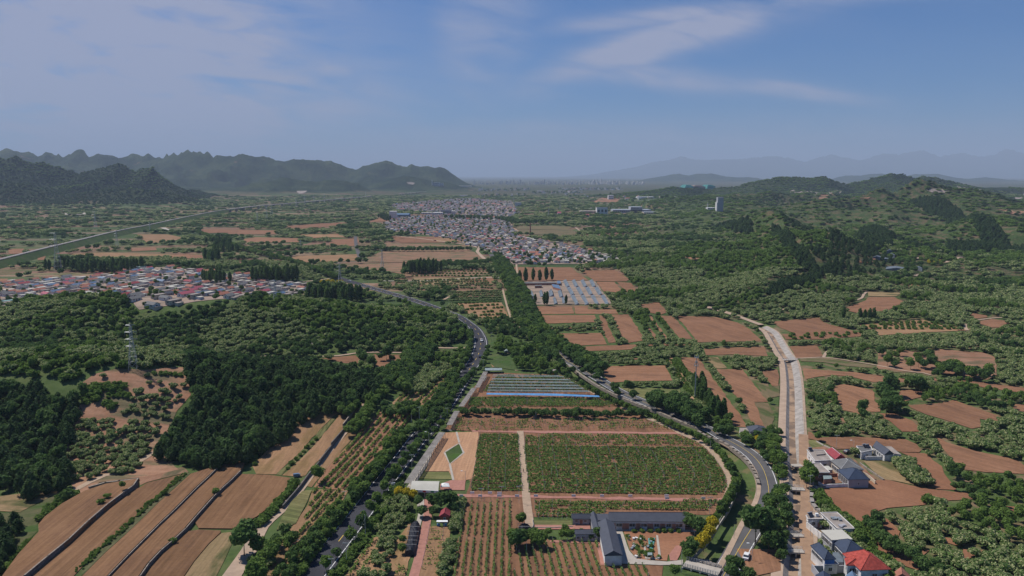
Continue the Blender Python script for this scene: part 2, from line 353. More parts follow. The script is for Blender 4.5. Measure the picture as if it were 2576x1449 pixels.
mat('tyre', (0.015,0.015,0.016), 0.8, 0.1, 1)
mat('cloth', (0.25,0.08,0.08), 0.9, 0.1, 1)
mat('skin', (0.4,0.24,0.17), 0.7, 0.05, 1)
mat('water', (0.10,0.075,0.055), 0.15, 0.15, 0.4, spec=0.5)
mat('rock_pale', (0.27,0.22,0.19), 0.95, 0.3, 0.02)
mat('teal', (0.08,0.28,0.26), 0.8, 0.15, 0.01)
mat('yellow_wall', (0.62,0.33,0.02), 0.7, 0.1, 1)
mat('city_pale', (0.50,0.47,0.42), 0.9, 0.15, 0.002)
mat('rail_top', (0.26,0.24,0.23), 0.9, 0.15, 0.2)
def leaf_mat(name, c1, c2, c3, rnd=0.35):
    "c1..c2 leaf colours; c3 blossom colour, chosen by the mesh attribute 'bloom' (what kind of leaf cluster a face is)"
    m_ = bpy.data.materials.new(name); m_.use_nodes = True; t = m_.node_tree; b = t.nodes['Principled BSDF']; N = t.nodes.new; L = t.links.new
    b.inputs['Roughness'].default_value = 0.75; b.inputs['Specular IOR Level'].default_value = 0.15
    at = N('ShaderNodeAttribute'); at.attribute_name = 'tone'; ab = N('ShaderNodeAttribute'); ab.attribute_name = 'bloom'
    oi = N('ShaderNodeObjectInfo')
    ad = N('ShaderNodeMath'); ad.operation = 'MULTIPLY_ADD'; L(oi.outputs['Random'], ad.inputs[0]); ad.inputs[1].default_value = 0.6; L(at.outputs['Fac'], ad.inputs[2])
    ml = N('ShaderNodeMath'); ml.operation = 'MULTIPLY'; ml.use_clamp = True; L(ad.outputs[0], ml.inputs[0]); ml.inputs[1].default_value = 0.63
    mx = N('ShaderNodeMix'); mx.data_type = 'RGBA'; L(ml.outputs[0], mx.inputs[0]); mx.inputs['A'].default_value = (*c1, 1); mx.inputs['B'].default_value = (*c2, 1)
    m2 = N('ShaderNodeMix'); m2.data_type = 'RGBA'; L(ab.outputs['Fac'], m2.inputs[0]); L(mx.outputs['Result'], m2.inputs['A']); m2.inputs['B'].default_value = (*c3, 1)
    L(m2.outputs['Result'], b.inputs['Base Color'])
    tr = N('ShaderNodeBsdfTranslucent'); L(m2.outputs['Result'], tr.inputs[0]); ms = N('ShaderNodeMixShader'); ms.inputs[0].default_value = 0.42; L(b.outputs[0], ms.inputs[1]); L(tr.outputs[0], ms.inputs[2]); L(ms.outputs[0], t.nodes['Material Output'].inputs[0])
    M[name] = m_
leaf_mat('leaf_pine', (0.032,0.072,0.024), (0.098,0.160,0.050), (0.05,0.08,0.03))
leaf_mat('leaf_broad', (0.078,0.150,0.032), (0.215,0.310,0.068), (0.09,0.14,0.04))
leaf_mat('leaf_dark', (0.052,0.112,0.033), (0.145,0.230,0.060), (0.07,0.10,0.04))
leaf_mat('leaf_chestnut', (0.070,0.140,0.034), (0.170,0.260,0.070), (0.48,0.49,0.24))
leaf_mat('leaf_yellow', (0.30,0.28,0.02), (0.62,0.50,0.04), (0.70,0.55,0.05))
leaf_mat('leaf_vine', (0.120,0.215,0.045), (0.23,0.34,0.080), (0.15,0.20,0.06))
leaf_mat('leaf_grass', (0.05,0.09,0.02), (0.12,0.15,0.05), (0.16,0.16,0.07))
# ------------------------------------------------------------------ land cover: dips, ground sheet, fields, roads
def seg_dist(x, y, pl):
    best = np.full(np.shape(x), 1e9)
    for (a, b) in zip(pl[:-1], pl[1:]):
        ax, ay, bx, by = a[0], a[1], b[0], b[1]; L2 = (bx-ax)**2+(by-ay)**2+1e-9
        t = np.clip(((x-ax)*(bx-ax)+(y-ay)*(by-ay))/L2, 0, 1)
        best = np.minimum(best, np.hypot(x-ax-t*(bx-ax), y-ay-t*(by-ay)))
    return best
def smooth_line(pts, step=4.0):
    pts = [Vector((p[0], p[1])) for p in pts]; out = []
    n = len(pts)
    for i in range(n-1):
        p0 = pts[max(0, i-1)]; p1 = pts[i]; p2 = pts[i+1]; p3 = pts[min(n-1, i+2)]
        k = max(1, int((p2-p1).length/step))
        for j in range(k):
            t = j/k; t2 = t*t; t3 = t2*t
            out.append(0.5*((2*p1)+(-p0+p2)*t+(2*p0-5*p1+4*p2-p3)*t2+(-p0+3*p1-3*p2+p3)*t3))
    out.append(pts[-1])
    return out
canal_c = smooth_line(TP(3,2, "-80,385 20,440 80,530 150,650 205,730 230,850 243,1000 245,1200 246,1449")+TP(3,3, "250,150 262,300 285,420 290,520 296,600 300,760 310,900 290,1050 285,1180 262,1300 255,1449 250,1650"), 5)
gully_c = smooth_line(TP(2,2, "560,850 700,935 840,1030 1000,1110 1300,1230")+TP(2,3, "1750,30 1930,75 2100,190 2230,330 2340,470 2370,600 2330,740 2210,930 2090,1100 2000,1250"), 5)
CAN_HW = 5.2
def ground_mat():
    m_ = bpy.data.materials.new('ground_cover'); m_.use_nodes = True; t = m_.node_tree; b = t.nodes['Principled BSDF']; N = t.nodes.new; L = t.links.new
    b.inputs['Roughness'].default_value = 0.95; b.inputs['Specular IOR Level'].default_value = 0.08
    tc = N('ShaderNodeTexCoord')
    def noise(sc, st=(1, 1, 1), det=6, ro=.6, dist=0):
        mp = N('ShaderNodeMapping'); L(tc.outputs['Object'], mp.inputs[0]); mp.inputs['Scale'].default_value = st
        n = N('ShaderNodeTexNoise'); n.inputs['Scale'].default_value = sc; n.inputs['Detail'].default_value = det; n.inputs['Roughness'].default_value = ro; n.inputs['Distortion'].default_value = dist; L(mp.outputs[0], n.inputs['Vector']); return n.outputs[0]
    def ramp(src, stops):
        r = N('ShaderNodeValToRGB'); L(src, r.inputs[0]); e = r.color_ramp.elements
        e[0].position, e[0].color = stops[0][0], (*stops[0][1], 1); e[1].position, e[1].color = stops[1][0], (*stops[1][1], 1)
        for p, c in stops[2:]: q = e.new(p); q.color = (*c, 1)
        return r.outputs[0]
    def mix(f, a, c):
        mx = N('ShaderNodeMix'); mx.data_type = 'RGBA'
        for s_, v in ((mx.inputs[0], f), (mx.inputs['A'], a), (mx.inputs['B'], c)):
            if isinstance(v, tuple): s_.default_value = (*v, 1)
            elif isinstance(v, float): s_.default_value = v
            else: L(v, s_)
        return mx.outputs['Result']
    def mth(op, a, c, cl=False):
        q = N('ShaderNodeMath'); q.operation = op; q.use_clamp = cl
        for s_, v in ((q.inputs[0], a), (q.inputs[1], c)):
            if isinstance(v, (int, float)): s_.default_value = v
            else: L(v, s_)
        return q.outputs[0]
    def attr(nm):
        a = N('ShaderNodeAttribute'); a.attribute_name = nm; return a.outputs['Fac']
    bw = lambda src, lo, hi: ramp(src, [(lo, (0, 0, 0)), (hi, (1, 1, 1))])
    green = ramp(noise(0.12), [(0.3, (0.045,0.078,0.024)), (0.7, (0.100,0.135,0.046))])
    green = mix(bw(noise(0.02), 0.45, 0.6), green, ramp(noise(0.45), [(0.35, (0.026,0.048,0.014)), (0.62, (0.085,0.125,0.036))]))
    earth = ramp(noise(0.2), [(0.3, (0.19,0.115,0.075)), (0.7, (0.26,0.165,0.11))])
    near = mix(mth('MULTIPLY', mth('MULTIPLY', bw(noise(0.07), 0.48, 0.60), 0.75), attr('earth')), green, earth)
    # valley parcels: irregular long plots, each with its own soil or crop
    mp = N('ShaderNodeMapping'); L(tc.outputs['Object'], mp.inputs[0]); mp.inputs['Scale'].default_value = (1/170, 1/40, 0); mp.inputs['Rotation'].default_value = (0, 0, 0.12)
    vo = N('ShaderNodeTexVoronoi'); vo.voronoi_dimensions = '2D'; vo.inputs['Scale'].default_value = 1; vo.inputs['Randomness'].default_value = 0.8; L(mp.outputs[0], vo.inputs['Vector'])
    sp = N('ShaderNodeSeparateColor'); L(vo.outputs['Color'], sp.inputs[0])
    r = N('ShaderNodeValToRGB'); r.color_ramp.interpolation = 'CONSTANT'; L(sp.outputs[0], r.inputs[0]); e = r.color_ramp.elements
    e[0].position = 0; e[0].color = (0.20,0.115,0.08,1); e[1].position = .34; e[1].color = (0.06,0.085,0.03,1)
    for p, c in ((.46, (0.25,0.165,0.11)), (.54, (0.09,0.105,0.045)), (.72, (0.17,0.12,0.085)), (.80, (0.045,0.07,0.025))): q = e.new(p); q.color = (*c, 1)
    par = mix(mth('MULTIPLY', bw(noise(0.03, (0.35, 1.6, 1)), 0.45, 0.6), 0.65), r.outputs[0], green)
    # forest-covered mountains: dark woods, lighter scrub, some rock
    mt = ramp(noise(0.0045, (1, 1, 1), 10, .72), [(0.40, (0.008,0.019,0.009)), (0.5, (0.023,0.040,0.016)), (0.60, (0.050,0.066,0.026))])
    mt = mix(mth('MULTIPLY', bw(noise(0.045, (1, 1, 1), 4), 0.4, 0.7), 0.55), mt, (0.015,0.030,0.014))
    rock = mth('MULTIPLY', mth('MULTIPLY', bw(noise(0.006, (1, 1, 2.5), 8, .7), 0.63, 0.67), attr('steep')), 0.45, True)
    mt = mix(rock, mt, (0.30,0.17,0.12))
    mt = mix(mth('MULTIPLY', bw(noise(0.012, (1, 1, 1), 6), 0.60, 0.68), attr('quarry')), mt, (0.42,0.32,0.25))
    col = mix(attr('parcel'), near, par)
    col = mix(attr('mountain'), col, mt)
    L(col, b.inputs['Base Color'])
    bp = N('ShaderNodeBump'); bp.inputs['Strength'].default_value = 0.9; bp.inputs['Distance'].default_value = 22.0
    L(mth('MULTIPLY', noise(0.03, (1, 1, 1), 8, .7), attr('mountain')), bp.inputs['Height']); L(bp.outputs[0], b.inputs['Normal'])
    return m_
def build_ground():
    x = np.sin(_A)*_R; y = np.cos(_A)*_R
    dc = seg_dist(x, y, canal_c[::2]+[canal_c[-1]]); dg = seg_dist(x, y, gully_c[::2]+[gully_c[-1]])
    z = HG-2.1*sst(6.3, 5.3, dc)-2.6*sst(8.5, 3.0, dg)
    nr, na = x.shape
    co = np.stack([x, y, z], -1).reshape(-1, 3).astype(np.float32)
    i = np.arange(nr-1)[:, None]*na+np.arange(na-1)[None, :]
    q = np.stack([i, i+1, i+na+1, i+na], -1).reshape(-1, 4)
    q = q[:, ::-1]
    me = bpy.data.meshes.new('ground'); me.vertices.add(len(co)); me.vertices.foreach_set('co', co.ravel())
    me.loops.add(q.size); me.loops.foreach_set('vertex_index', q.ravel().astype(np.int32))
    me.polygons.add(len(q)); me.polygons.foreach_set('loop_start', np.arange(0, q.size, 4, dtype=np.int32)); me.polygons.foreach_set('loop_total', np.full(len(q), 4, np.int32))
    me.polygons.foreach_set('use_smooth', np.ones(len(q), bool))
    me.update(calc_edges=True)
    zz = z; xx = x; yy = y; k = xx/np.maximum(yy, 50)
    mount = np.clip(np.maximum(.5*sst(14, 30, zz)*sst(1250, 1700, yy), sst(8, 20, zz)*sst(2500, 2900, yy)), 0, 1)
    rightveg = sst(0.16, 0.24, k)*sst(560, 640, yy)*sst(3000, 2600, yy)
    mount = np.maximum(np.maximum(mount, rightveg*0.35), 0.6*sst(3300, 5200, yy))
    parcel = sst(600, 690, yy)*(1-rightveg)*np.where(yy < 720, sst(-0.02, -0.06, k)*0+1, 1)
    gy, gx = np.gradient(zz); steep = np.clip(sst(70, 220, zz), 0, 1)*sst(4200, 5200, yy)
    quarry = sst(0.60, 0.66, k)*sst(2100, 2400, yy)*sst(3700, 3500, yy)+0.55*sst(0.34, 0.40, k)*sst(2300, 2600, yy)*sst(3600, 3400, yy)*sst(45, 25, zz)
    earthy = 0.12+0.88*sst(0.22, 0.34, k)
    for nm, a in (('earth', earthy), ('parcel', parcel), ('mountain', mount), ('steep', steep), ('quarry', np.clip(quarry, 0, 1))):
        at = me.attributes.new(nm, 'FLOAT', 'POINT'); at.data.foreach_set('value', a.ravel().astype(np.float32))
    me.materials.append(ground_mat())
    o = bpy.data.objects.new('ground', me); COL.objects.link(o); tag(o, kind='structure')
build_ground()

EXC = []      # world polygons where nothing grows by itself
zc = [0.10]
def draped(name, pts, mname, fur=None, exc=True, off=None, kind='structure', base=None):
    pts = [Vector((p[0], p[1])) for p in pts]
    if exc: EXC.append(np.array([(p.x, p.y) for p in pts]))
    # irregular, not ruler-straight edges
    q = []
    for i, p in enumerate(pts):
        n = pts[(i+1) % len(pts)]; d = n-p; L_ = d.length; dist = p.length
        k = max(1, min(24, int(L_/max(4, dist*0.012))))
        for j in range(k):
            t = j/k; w = p+d*t
            if base is None and 0 < j: w = w+Vector((-d.y, d.x))/L_*(R.random()-.5)*min(1.2, L_*0.02)
            q.append(w)
    x0 = min(p.x for p in q); x1 = max(p.x for p in q); y0 = min(p.y for p in q); y1 = max(p.y for p in q)
    ext = max(x1-x0, y1-y0); dist = math.hypot((x0+x1)/2, (y0+y1)/2)
    vs = list(q); n0 = len(vs)
    hs = H(np.array([p.x for p in q]), np.array([p.y for p in q]))
    if base is None and hs.max() > 0.02:
        st = max(ext/60, 5, dist*0.012)
        gx, gy = np.meshgrid(np.arange(x0, x1, st), np.arange(y0, y1, st)); gx = gx.ravel()+.37; gy = gy.ravel()+.21
        ins = inpoly(gx, gy, np.array([(p.x, p.y) for p in q]))
        vs += [Vector((a, b)) for a, b in zip(gx[ins], gy[ins])]
    v2, e2, f2, *_ = delaunay_2d_cdt(vs, [], [list(range(n0))], 1, 1e-4)
    zc[0] += 0.0011
    o_ = (off if off is not None else zc[0])+dist*0.00025
    X = np.array([v.x for v in v2]); Y = np.array([v.y for v in v2])
    Z = (H(X, Y)+o_) if base is None else np.full(len(X), base)
    me = bpy.data.meshes.new(name)
    c = Vector((X.mean(), Y.mean())); a = fur if fur is not None else 0.0; ca, sa = math.cos(-a), math.sin(-a)
    me.from_pydata([((x-c.x)*ca-(y-c.y)*sa, (x-c.x)*sa+(y-c.y)*ca, z) for x, y, z in zip(X, Y, Z)], [], [tuple(f) for f in f2])
    # faces up
    me.update()
    if len(me.polygons) and sum(p.normal.z for p in me.polygons) < 0: me.flip_normals()
    me.materials.append(M[mname])
    ob = bpy.data.objects.new(name, me); ob.location = (c.x, c.y, 0); ob.rotation_euler = (0, 0, a); COL.objects.link(ob)
    tag(ob, kind=kind)
    return ob
def inpoly(x, y, poly):
    c = np.zeros(np.shape(x), bool); n = len(poly)
    for i in range(n):
        x0, y0 = poly[i]; x1, y1 = poly[(i+1) % n]
        if y0 == y1: continue
        k = ((y0 > y) != (y1 > y)) & (x < (x1-x0)*(y-y0)/(y1-y0)+x0); c ^= k
    return c
def ribbon_pts(pts, hw, off=0.0):
    out = []; n = len(pts)
    for i in range(n):
        a = pts[max(0, i-1)]; b = pts[min(n-1, i+1)]; d = Vector((b[0]-a[0], b[1]-a[1])).normalized(); nr = Vector((-d.y, d.x))
        p = Vector((pts[i][0], pts[i][1])); w = hw(i/(n-1)) if callable(hw) else hw
        out.append((p+nr*(w+off), p-nr*(w-off)))
    return out
def ribbon(name, pts, hw, mname, off=0.2, exc=1.2, kind='structure', zf=None, thick=0, shift=0.0):
    rp = ribbon_pts(pts, hw, shift); v = []; f = []
    xs = np.array([[a.x, b.x] for a, b in rp]).ravel(); ys = np.array([[a.y, b.y] for a, b in rp]).ravel()
    hh = H(xs, ys)+off+np.hypot(xs, ys)*0.0003 if zf is None else np.full(len(xs), zf)
    v = [(float(a), float(b), float(c)) for a, b, c in zip(xs, ys, hh)]
    n = len(rp)
    for i in range(n-1): f.append((2*i, 2*i+1, 2*i+3, 2*i+2))
    if thick:
        k = len(v); v += [(a, b, c-thick) for a, b, c in v]
        for i in range(n-1): f += [(2*i, 2*i+2, k+2*i+2, k+2*i), (2*i+1, k+2*i+1, k+2*i+3, 2*i+3)]
        f += [(0, k, k+1, 1), (2*n-2, 2*n-1, k+2*n-1, k+2*n-2)]
    me = bpy.data.meshes.new(name); me.from_pydata(v, [], f); me.update()
    if me.polygons[0].normal.z < 0: me.flip_normals()
    me.materials.append(M[mname]); o = bpy.data.objects.new(name, me); COL.objects.link(o)
    if kind: tag(o, kind=kind)
    if exc is not None:
        rp2 = ribbon_pts(pts, (lambda t: hw(t)+exc) if callable(hw) else hw+exc, shift)
        EXC.append(np.array([(a.x, a.y) for a, b in rp2]+[(b.x, b.y) for a, b in rp2[::-1]]))
    return o
def ang(c, r, s):
    a, b = TP(c, r, s); return math.atan2(b.y-a.y, b.x-a.x)
def fieldt(c, r, s, m='soil', fur=0.0, exc=True, off=None):
    return draped('field', TP(c, r, s), m, fur, exc, off)
def fieldd(s, m='soil', fur=0.0, exc=True):
    return draped('field', DP(s), m, fur, exc)

# ---- terraces bottom left, stepping down to the right
tf = ang(0,3, "400,1310 1240,610")
TZ = [3.7, 2.3, 1.95, 1.45, 0.45, 0.42]
TERR = []
def terrace(s, z, m='soil_near'):
    pts = TP(0,3, s, z); TERR.append((np.array([(p.x, p.y) for p in pts]), z)); EXC.append(np.array([(p.x, p.y) for p in pts]))
    mb = MB(); mb.prism(pts, -0.5, z)
    o = mb.build('field', M[m]); a = tf
    me = o.data; c = Vector((pts[0].x, pts[0].y)); ca, sa = math.cos(-a), math.sin(-a)
    for v in me.vertices:
        x, y = v.co.x-c.x, v.co.y-c.y; v.co.x, v.co.y = x*ca-y*sa, x*sa+y*ca
    o.location = (c.x, c.y, 0); o.rotation_euler = (0, 0, a); tag(o, kind='structure')
terrace("-30,1520 20,1449 180,1230 390,1000 385,930 450,850 620,720 850,590 1060,520 1360,470 1400,470 1380,490 1240,610 1000,800 700,1080 400,1310 240,1449 150,1520", TZ[0])
terrace("1400,560 1480,510 1850,420 1840,440 1740,510 1600,630 1480,740 1180,1010 960,1210 740,1449 660,1520 190,1520 270,1449 500,1250 900,900 1100,730 1260,620", TZ[1])
terrace("1880,430 2180,340 2230,310 2090,440 1960,560 1740,780 1580,930 1420,1090 1270,1240 1070,1449 1000,1520 730,1520 810,1449 1050,1210 1240,1040 1430,860 1560,720 1740,560", TZ[2])
terrace("2270,310 2460,270 2450,330 2410,390 2310,480 2130,650 1960,840 1850,970 1720,1090 1600,1190 1480,1320 1390,1449 1330,1520 1040,1520 1110,1449 1310,1240 1460,1090 1620,930 1780,780 2000,560", TZ[3])
terrace("2430,420 2700,430 2920,460 2920,520 2780,700 2580,850 2350,970 2000,965 1960,900 2000,830 2170,640 2350,480", TZ[4])
terrace("1880,1000 2000,980 2220,990 2220,1010 2100,1120 1950,1300 1850,1449 1800,1520 1360,1520 1420,1449 1520,1320 1640,1190 1760,1080", TZ[5])
fieldt(0,3, "1400,462 1480,400 1850,355 1900,408 1840,418 1480,508 1410,540", 'bare', tf)
fieldt(0,3, "2330,1010 2380,1040 2280,1250 2180,1449 2140,1520 1820,1520 1860,1449 1960,1300 2110,1120 2230,1020", 'straw', tf)
fieldt(0,3, "0,650 300,610 600,560 600,600 420,700 200,810 0,800 -60,760 -60,660", 'straw')
fieldt(0,3, "0,820 200,815 430,700 620,590 840,590 610,715 440,845 375,930 380,1000 160,1230 0,1440 -60,1400 -60,820", 'weed', 0.6, False)
bare1 = fieldt(0,2, "780,990 950,870 1200,810 1450,830 1860,800 1900,900 1920,1080 1780,1240 1690,1449 1580,1600 1800,1830 1480,1900 1000,1960 850,2080 740,2030 700,1930 640,1650 720,1400 760,1240 800,1180 1000,1150 1010,1080 1040,1060 850,1020", 'bare')
terrace("1860,400 1920,415 1760,560 1580,720 1440,860 1250,1040 1060,1210 820,1449 750,1520 650,1520 740,1449 960,1210 1180,1010 1480,740 1700,540", 2.05, 'weed')
# ---- strips between the pine wood and the road
fieldt(1,3, "0,425 -40,340 330,-40 560,-190 850,-250 860,-225 640,-20 200,430", 'soil_tan', tf)
fieldt(1,3, "205,432 645,-20 862,-222 700,-10 258,438", 'crop', tf)
fieldt(1,3, "262,440 720,-20 866,-210 1030,-300 1120,-310 880,-30 500,440 450,455", 'soil_tan', tf)
fieldt(1,3, "640,300 930,10 1010,10 700,380 560,560 500,545 600,440", 'soil_tan', tf)
fieldt(1,3, "1030,0 1230,-200 1600,-180 1440,10 1000,470 880,590 580,560 700,390", 'soil', tf)
fieldt(1,3, "570,580 930,590 780,840 500,1150 300,1449 60,1449 130,1300 330,1000 520,740", 'soil_tan', tf)
fieldt(1,3, "360,700 470,600 565,590 490,760 400,930 200,1000 280,830", 'crop', tf+1.2, off=0.3)
fieldt(1,2, "1370,1160 1500,1050 1690,1050 1870,860 1960,855 1900,1000 1700,1180 1380,1175", 'soil_tan', tf)
fieldt(1,2, "660,710 1000,680 1090,760 900,760 780,730"); fieldt(1,2, "1180,670 1500,675 1480,720 1370,770 1300,850 1190,820 1220,740")
fieldt(1,3, "900,1449 1180,1060 1440,1060 1540,920 1640,940 1500,1449", 'soil_tan', tf)
# ---- the vineyard
S1 = "-288,-600 500,-570 1160,-230 1400,-130 1700,10 2000,180 2190,450 2150,700 2050,830 200,860 200,930 380,1100 850,1110 900,1330 1520,1350 1510,1449 1510,1520 -620,1520 -596,1449 -476,680 -452,600 -340,0 -672,-27 -532,-227"
vrow = ang(2,3, "110,300 2000,320")
draped('field', TP(2,3, S1), 'soil', math.pi/2, True, 0.08)
fieldt(1,3, "1910,10 2235,0 2205,465 2110,490 1990,490 1940,400 1700,400 1830,100", 'sand', 1.5, off=0.14)
fieldt(1,3, "1745,950 1960,950 1930,1200 1880,1449 1870,1530 1610,1530 1640,1449 1700,1150", 'soil_tan', 1.4)
for s_ in ("1902,205 2045,118 2090,215 1950,330 1896,212", "2018,5 2045,112", "1950,330 1968,410 1985,490"): ribbon('path', TP(1,3, s_), .45, 'concrete', .22, None)
draped('field', TP(1,3, "1902,212 2045,125 2084,215 1950,322"), 'grass', off=0.20)
fieldt(1,3, "1640,470 1700,405 1960,410 1975,480", 'crop', 0.0)
draped('paving', TP(1,3, "1850,530 1960,490 2110,490 2100,590 1850,585"), 'red_paving', off=0.17)
for s in ("-760,640 -560,640 -540,655 2060,700 2110,690 2110,665 2060,678 -540,630 -760,622", "-400,3 1700,30 1740,30 1700,8 -400,-14", "200,940 620,945 780,900 790,985 380,985 200,985", "380,1095 880,1105 930,1330 1100,1330 1110,1345 890,1345 850,1130 380,1118", "1700,960 1880,965 1870,1000 1700,985", "1580,1240 1650,1150 1720,1145 1690,1240 1660,1300 1590,1300"):
    draped('paving', TP(2,3, s), 'red_paving', off=0.2+R.random()*0.02)
ribbon('path', smooth_line(TP(1,3, "1738,600 1735,720 1722,880 1690,1040 1650,1230 1590,1449 1570,1520")), 1.5, 'red_paving', 0.17)
ribbon('path', smooth_line(TP(2,3, "82,-5 95,160 112,320 130,480 142,640 155,760 178,930 185,975")), 1.55, 'path', 0.24)
ribbon('path', smooth_line(TP(2,2, "440,880 560,915 780,1035 1040,1165 1170,1225")), 1.4, 'path', 0.16)
ribbon('path', smooth_line(TP(2,2, "1370,1318 1500,1370 1640,1430")+TP(2,3, "1700,18 1900,105 2010,195 2120,330 2190,450 2205,550 2160,680 2090,800")), 1.6, 'path', 0.26)
draped('yard', TP(2,3, "900,1100 1040,950 1880,960 1860,1010 1110,1000 1180,1200 1250,1280 1560,1310 1720,1290 1720,1340 1500,1345 1100,1330 1060,1300"), 'concrete', off=0.15)
fieldt(2,3, "1120,1000 1850,1010 1700,1160 1570,1240 1560,1300 1260,1285 1190,1200", 'soil_red', 0.1, off=0.12)
draped('yard', TP(1,3, "1620,680 1690,680 1700,800 1650,960 1600,960 1630,840"), 'concrete', off=0.13)
# ---- fields right of the middle road
FR = 1.15
for s, m, a in [("235,190 600,190 625,260 260,268",'soil',0),("625,185 760,185 765,215 1040,218 1070,262 640,262",'soil',0),("270,275 830,275 860,345 345,360",'soil',0),("360,395 870,392 865,408 390,412",'soil',0),
 ("440,460 895,455 955,570 600,585",'soil',0),("875,278 925,278 1045,550 975,555 900,400",'soil',FR),("1000,270 1170,268 1350,525 1170,555 1110,500",'soil',2.0),("1290,170 1410,150 1480,150 1565,245 1500,270 1380,250",'soil',0),
 ("1325,340 1350,345 1470,515 1440,520",'soil',2),("1370,275 1395,280 1580,525 1550,520",'soil',2),("1490,280 1620,285 1820,515 1690,515",'soil',2),("1650,282 2050,295 2270,350 2380,410 2515,535 2200,540 1870,550 1800,460",'soil',2),
 ("665,595 1000,580 1820,555 1830,575 1250,590 1200,620 700,640",'soil',0),("1930,615 2540,592 2576,690 2200,670 2080,675 1950,680",'soil',0),("870,725 1200,712 1340,708 1300,720 940,742",'soil',0),
 ("935,788 1540,782 1620,935 1240,940 1000,955 920,890",'soil',0),("1560,710 1640,705 1720,870 1840,1120 1800,1135 1680,920",'sand',2),("1680,700 1870,705 2380,1400 2330,1405 2160,1390 2110,1200 1900,1000 1860,880 1780,880",'soil',2),
 ("1950,700 2070,700 2165,810 2050,815",'straw',2),("2060,820 2320,820 2576,1150 2440,1150 2560,1449 2460,1440 2350,1230 2150,950",'soil',2),("1090,1010 1690,1015 1700,1075 1620,1080 1380,1140 1250,1080",'crop',0),
 ("2440,1155 2576,1160 2640,1300 2600,1449 2560,1440",'olive',2),("2450,960 2576,965 2600,1100 2576,1140",'olive',2)]:
    fieldt(2,2, s, m, a)
for s in ("20,1245 590,1242 770,1375 450,1375 300,1370 60,1380","690,1272 1030,1270 1180,1365 1150,1385 830,1385","850,1390 1030,1390 1100,1470 1050,1495 920,1485","1055,1390 1195,1400 1260,1480 1150,1490 1100,1440"): fieldt(2,1, s, 'soil', 0)
fieldt(2,1, "60,1385 830,1378 1010,1610 240,1620 130,1500", 'yard', 0.3)
for s, m, a in [("740,215 980,130 1010,95 1270,95 1380,150 1280,190 1200,230 900,255",'soil',0),("1000,40 1360,50 1290,85 1010,85",'straw',0),("40,340 520,300 560,350 880,440 1000,480 500,520 180,520 140,470 260,460 120,400",'soil',2.2),
 ("900,380 1550,320 1770,380 1980,400 1990,430 1430,460 1120,480 1060,420 960,410",'soil_tan',0),("1420,130 1530,130 1530,155 1430,150",'soil',0),("2000,245 2200,280 2210,300 2080,310",'soil',0),("2080,345 2250,315 2370,330 2510,345 2380,370 2340,400 2250,400",'soil',0),
 ("210,590 490,580 560,690 290,712",'soil',0),("320,712 620,705 1400,845 1280,850 1100,810 800,790 560,750 330,740",'olive',2.8),("355,810 560,830 860,850 1200,900 1460,925 1420,975 1240,940 1060,950 800,890 640,880 480,900 380,920 355,870",'soil',2.8),
 ("1650,900 2200,960 2576,1010 2650,1020 2650,1075 2576,1060 2200,1010 1900,950 1650,935",'soil',2.8),("650,1000 760,970 1050,1030 1070,1060 1070,1140 1130,1190 1130,1250 850,1250 730,1230 690,1120",'soil',2),
 ("1290,1070 1350,1030 1480,1025 1550,1050 1540,1100 1390,1140 1350,1185 1290,1130",'soil',0),("1410,1185 1700,1165 1870,1130 2000,1180 2350,1300 2300,1350 2130,1320 2150,1400 2050,1420 1780,1330 1600,1280 1440,1210",'soil',2),
 ("1120,1265 1280,1270 1450,1340 1570,1449 1350,1449 1220,1340 1130,1300",'soil_red',2),("850,1250 980,1245 1010,1270 900,1290",'soil_red',0),("560,1350 760,1310 800,1360 700,1375",'bare',0),("0,820 95,825 115,900 100,990 40,990 -60,850",'soil',2),("-30,1000 110,990 120,1090 20,1110",'olive',2),("2200,1100 2420,1130 2380,1160 2210,1130",'olive',0),("2400,1170 2650,1180 2650,1260 2520,1240",'soil',0)]:
    fieldt(3,2, s, m, a)
fieldt(3,2, "1500,650 1750,620 2150,650 2290,700 2300,900 2200,930 1880,870 1640,870 1100,820 1110,620 1480,640", 'bare', 0)
for s, m, a in [("400,0 440,10 480,60 900,55 1390,80 1500,130 1540,190 1520,210 1320,205 1180,145 700,180 540,100 400,70",'soil',2.5),("1330,210 1600,220 1660,290 1750,350 1770,420 1900,590 1700,580 1590,540 1620,500 1560,370 1500,330 1430,250",'soil_red',2),
 ("1680,40 1800,110 2100,200 2400,260 2540,310 2650,400 2650,430 2200,410 1980,385 1900,330 1780,200",'soil',2.3),("960,300 1250,290 1290,340 1430,470 1480,540 1300,500 1150,480 1060,400",'straw',2),
 ("520,560 560,530 900,525 1070,490 1200,485 1430,540 1620,580 2000,620 2090,680 1900,690 1700,700 1560,740 1200,770 1040,820 1020,900 1060,1000 1150,1150 1350,1230 1590,1370 1500,1395 1300,1330 1150,1250 1080,1200 980,1000 800,840 640,740",'soil_red',2.4),
 ("390,90 480,85 560,150 440,165",'crop',2.0),("360,60 640,170 860,270 1090,480 700,520 500,540 500,430 380,330 370,180",'bare',1),("-320,1180 110,1190 130,1400 -100,1449 -200,1380",'soil',1.4)]:
    fieldt(3,3, s, m, a)
for s in ("1110,860 1200,880 1330,1000 1300,1090 1200,1000","1750,1060 1930,1090 1900,1150 1770,1110","1540,1150 1620,1200 1560,1250","1850,1260 2060,1180 2180,1200 2000,1290","2380,750 2520,760 2560,800 2450,830","1960,1180 2080,1200 2060,1230 1960,1220"):
    fieldt(3,3, s, 'soil_red', 1, True)
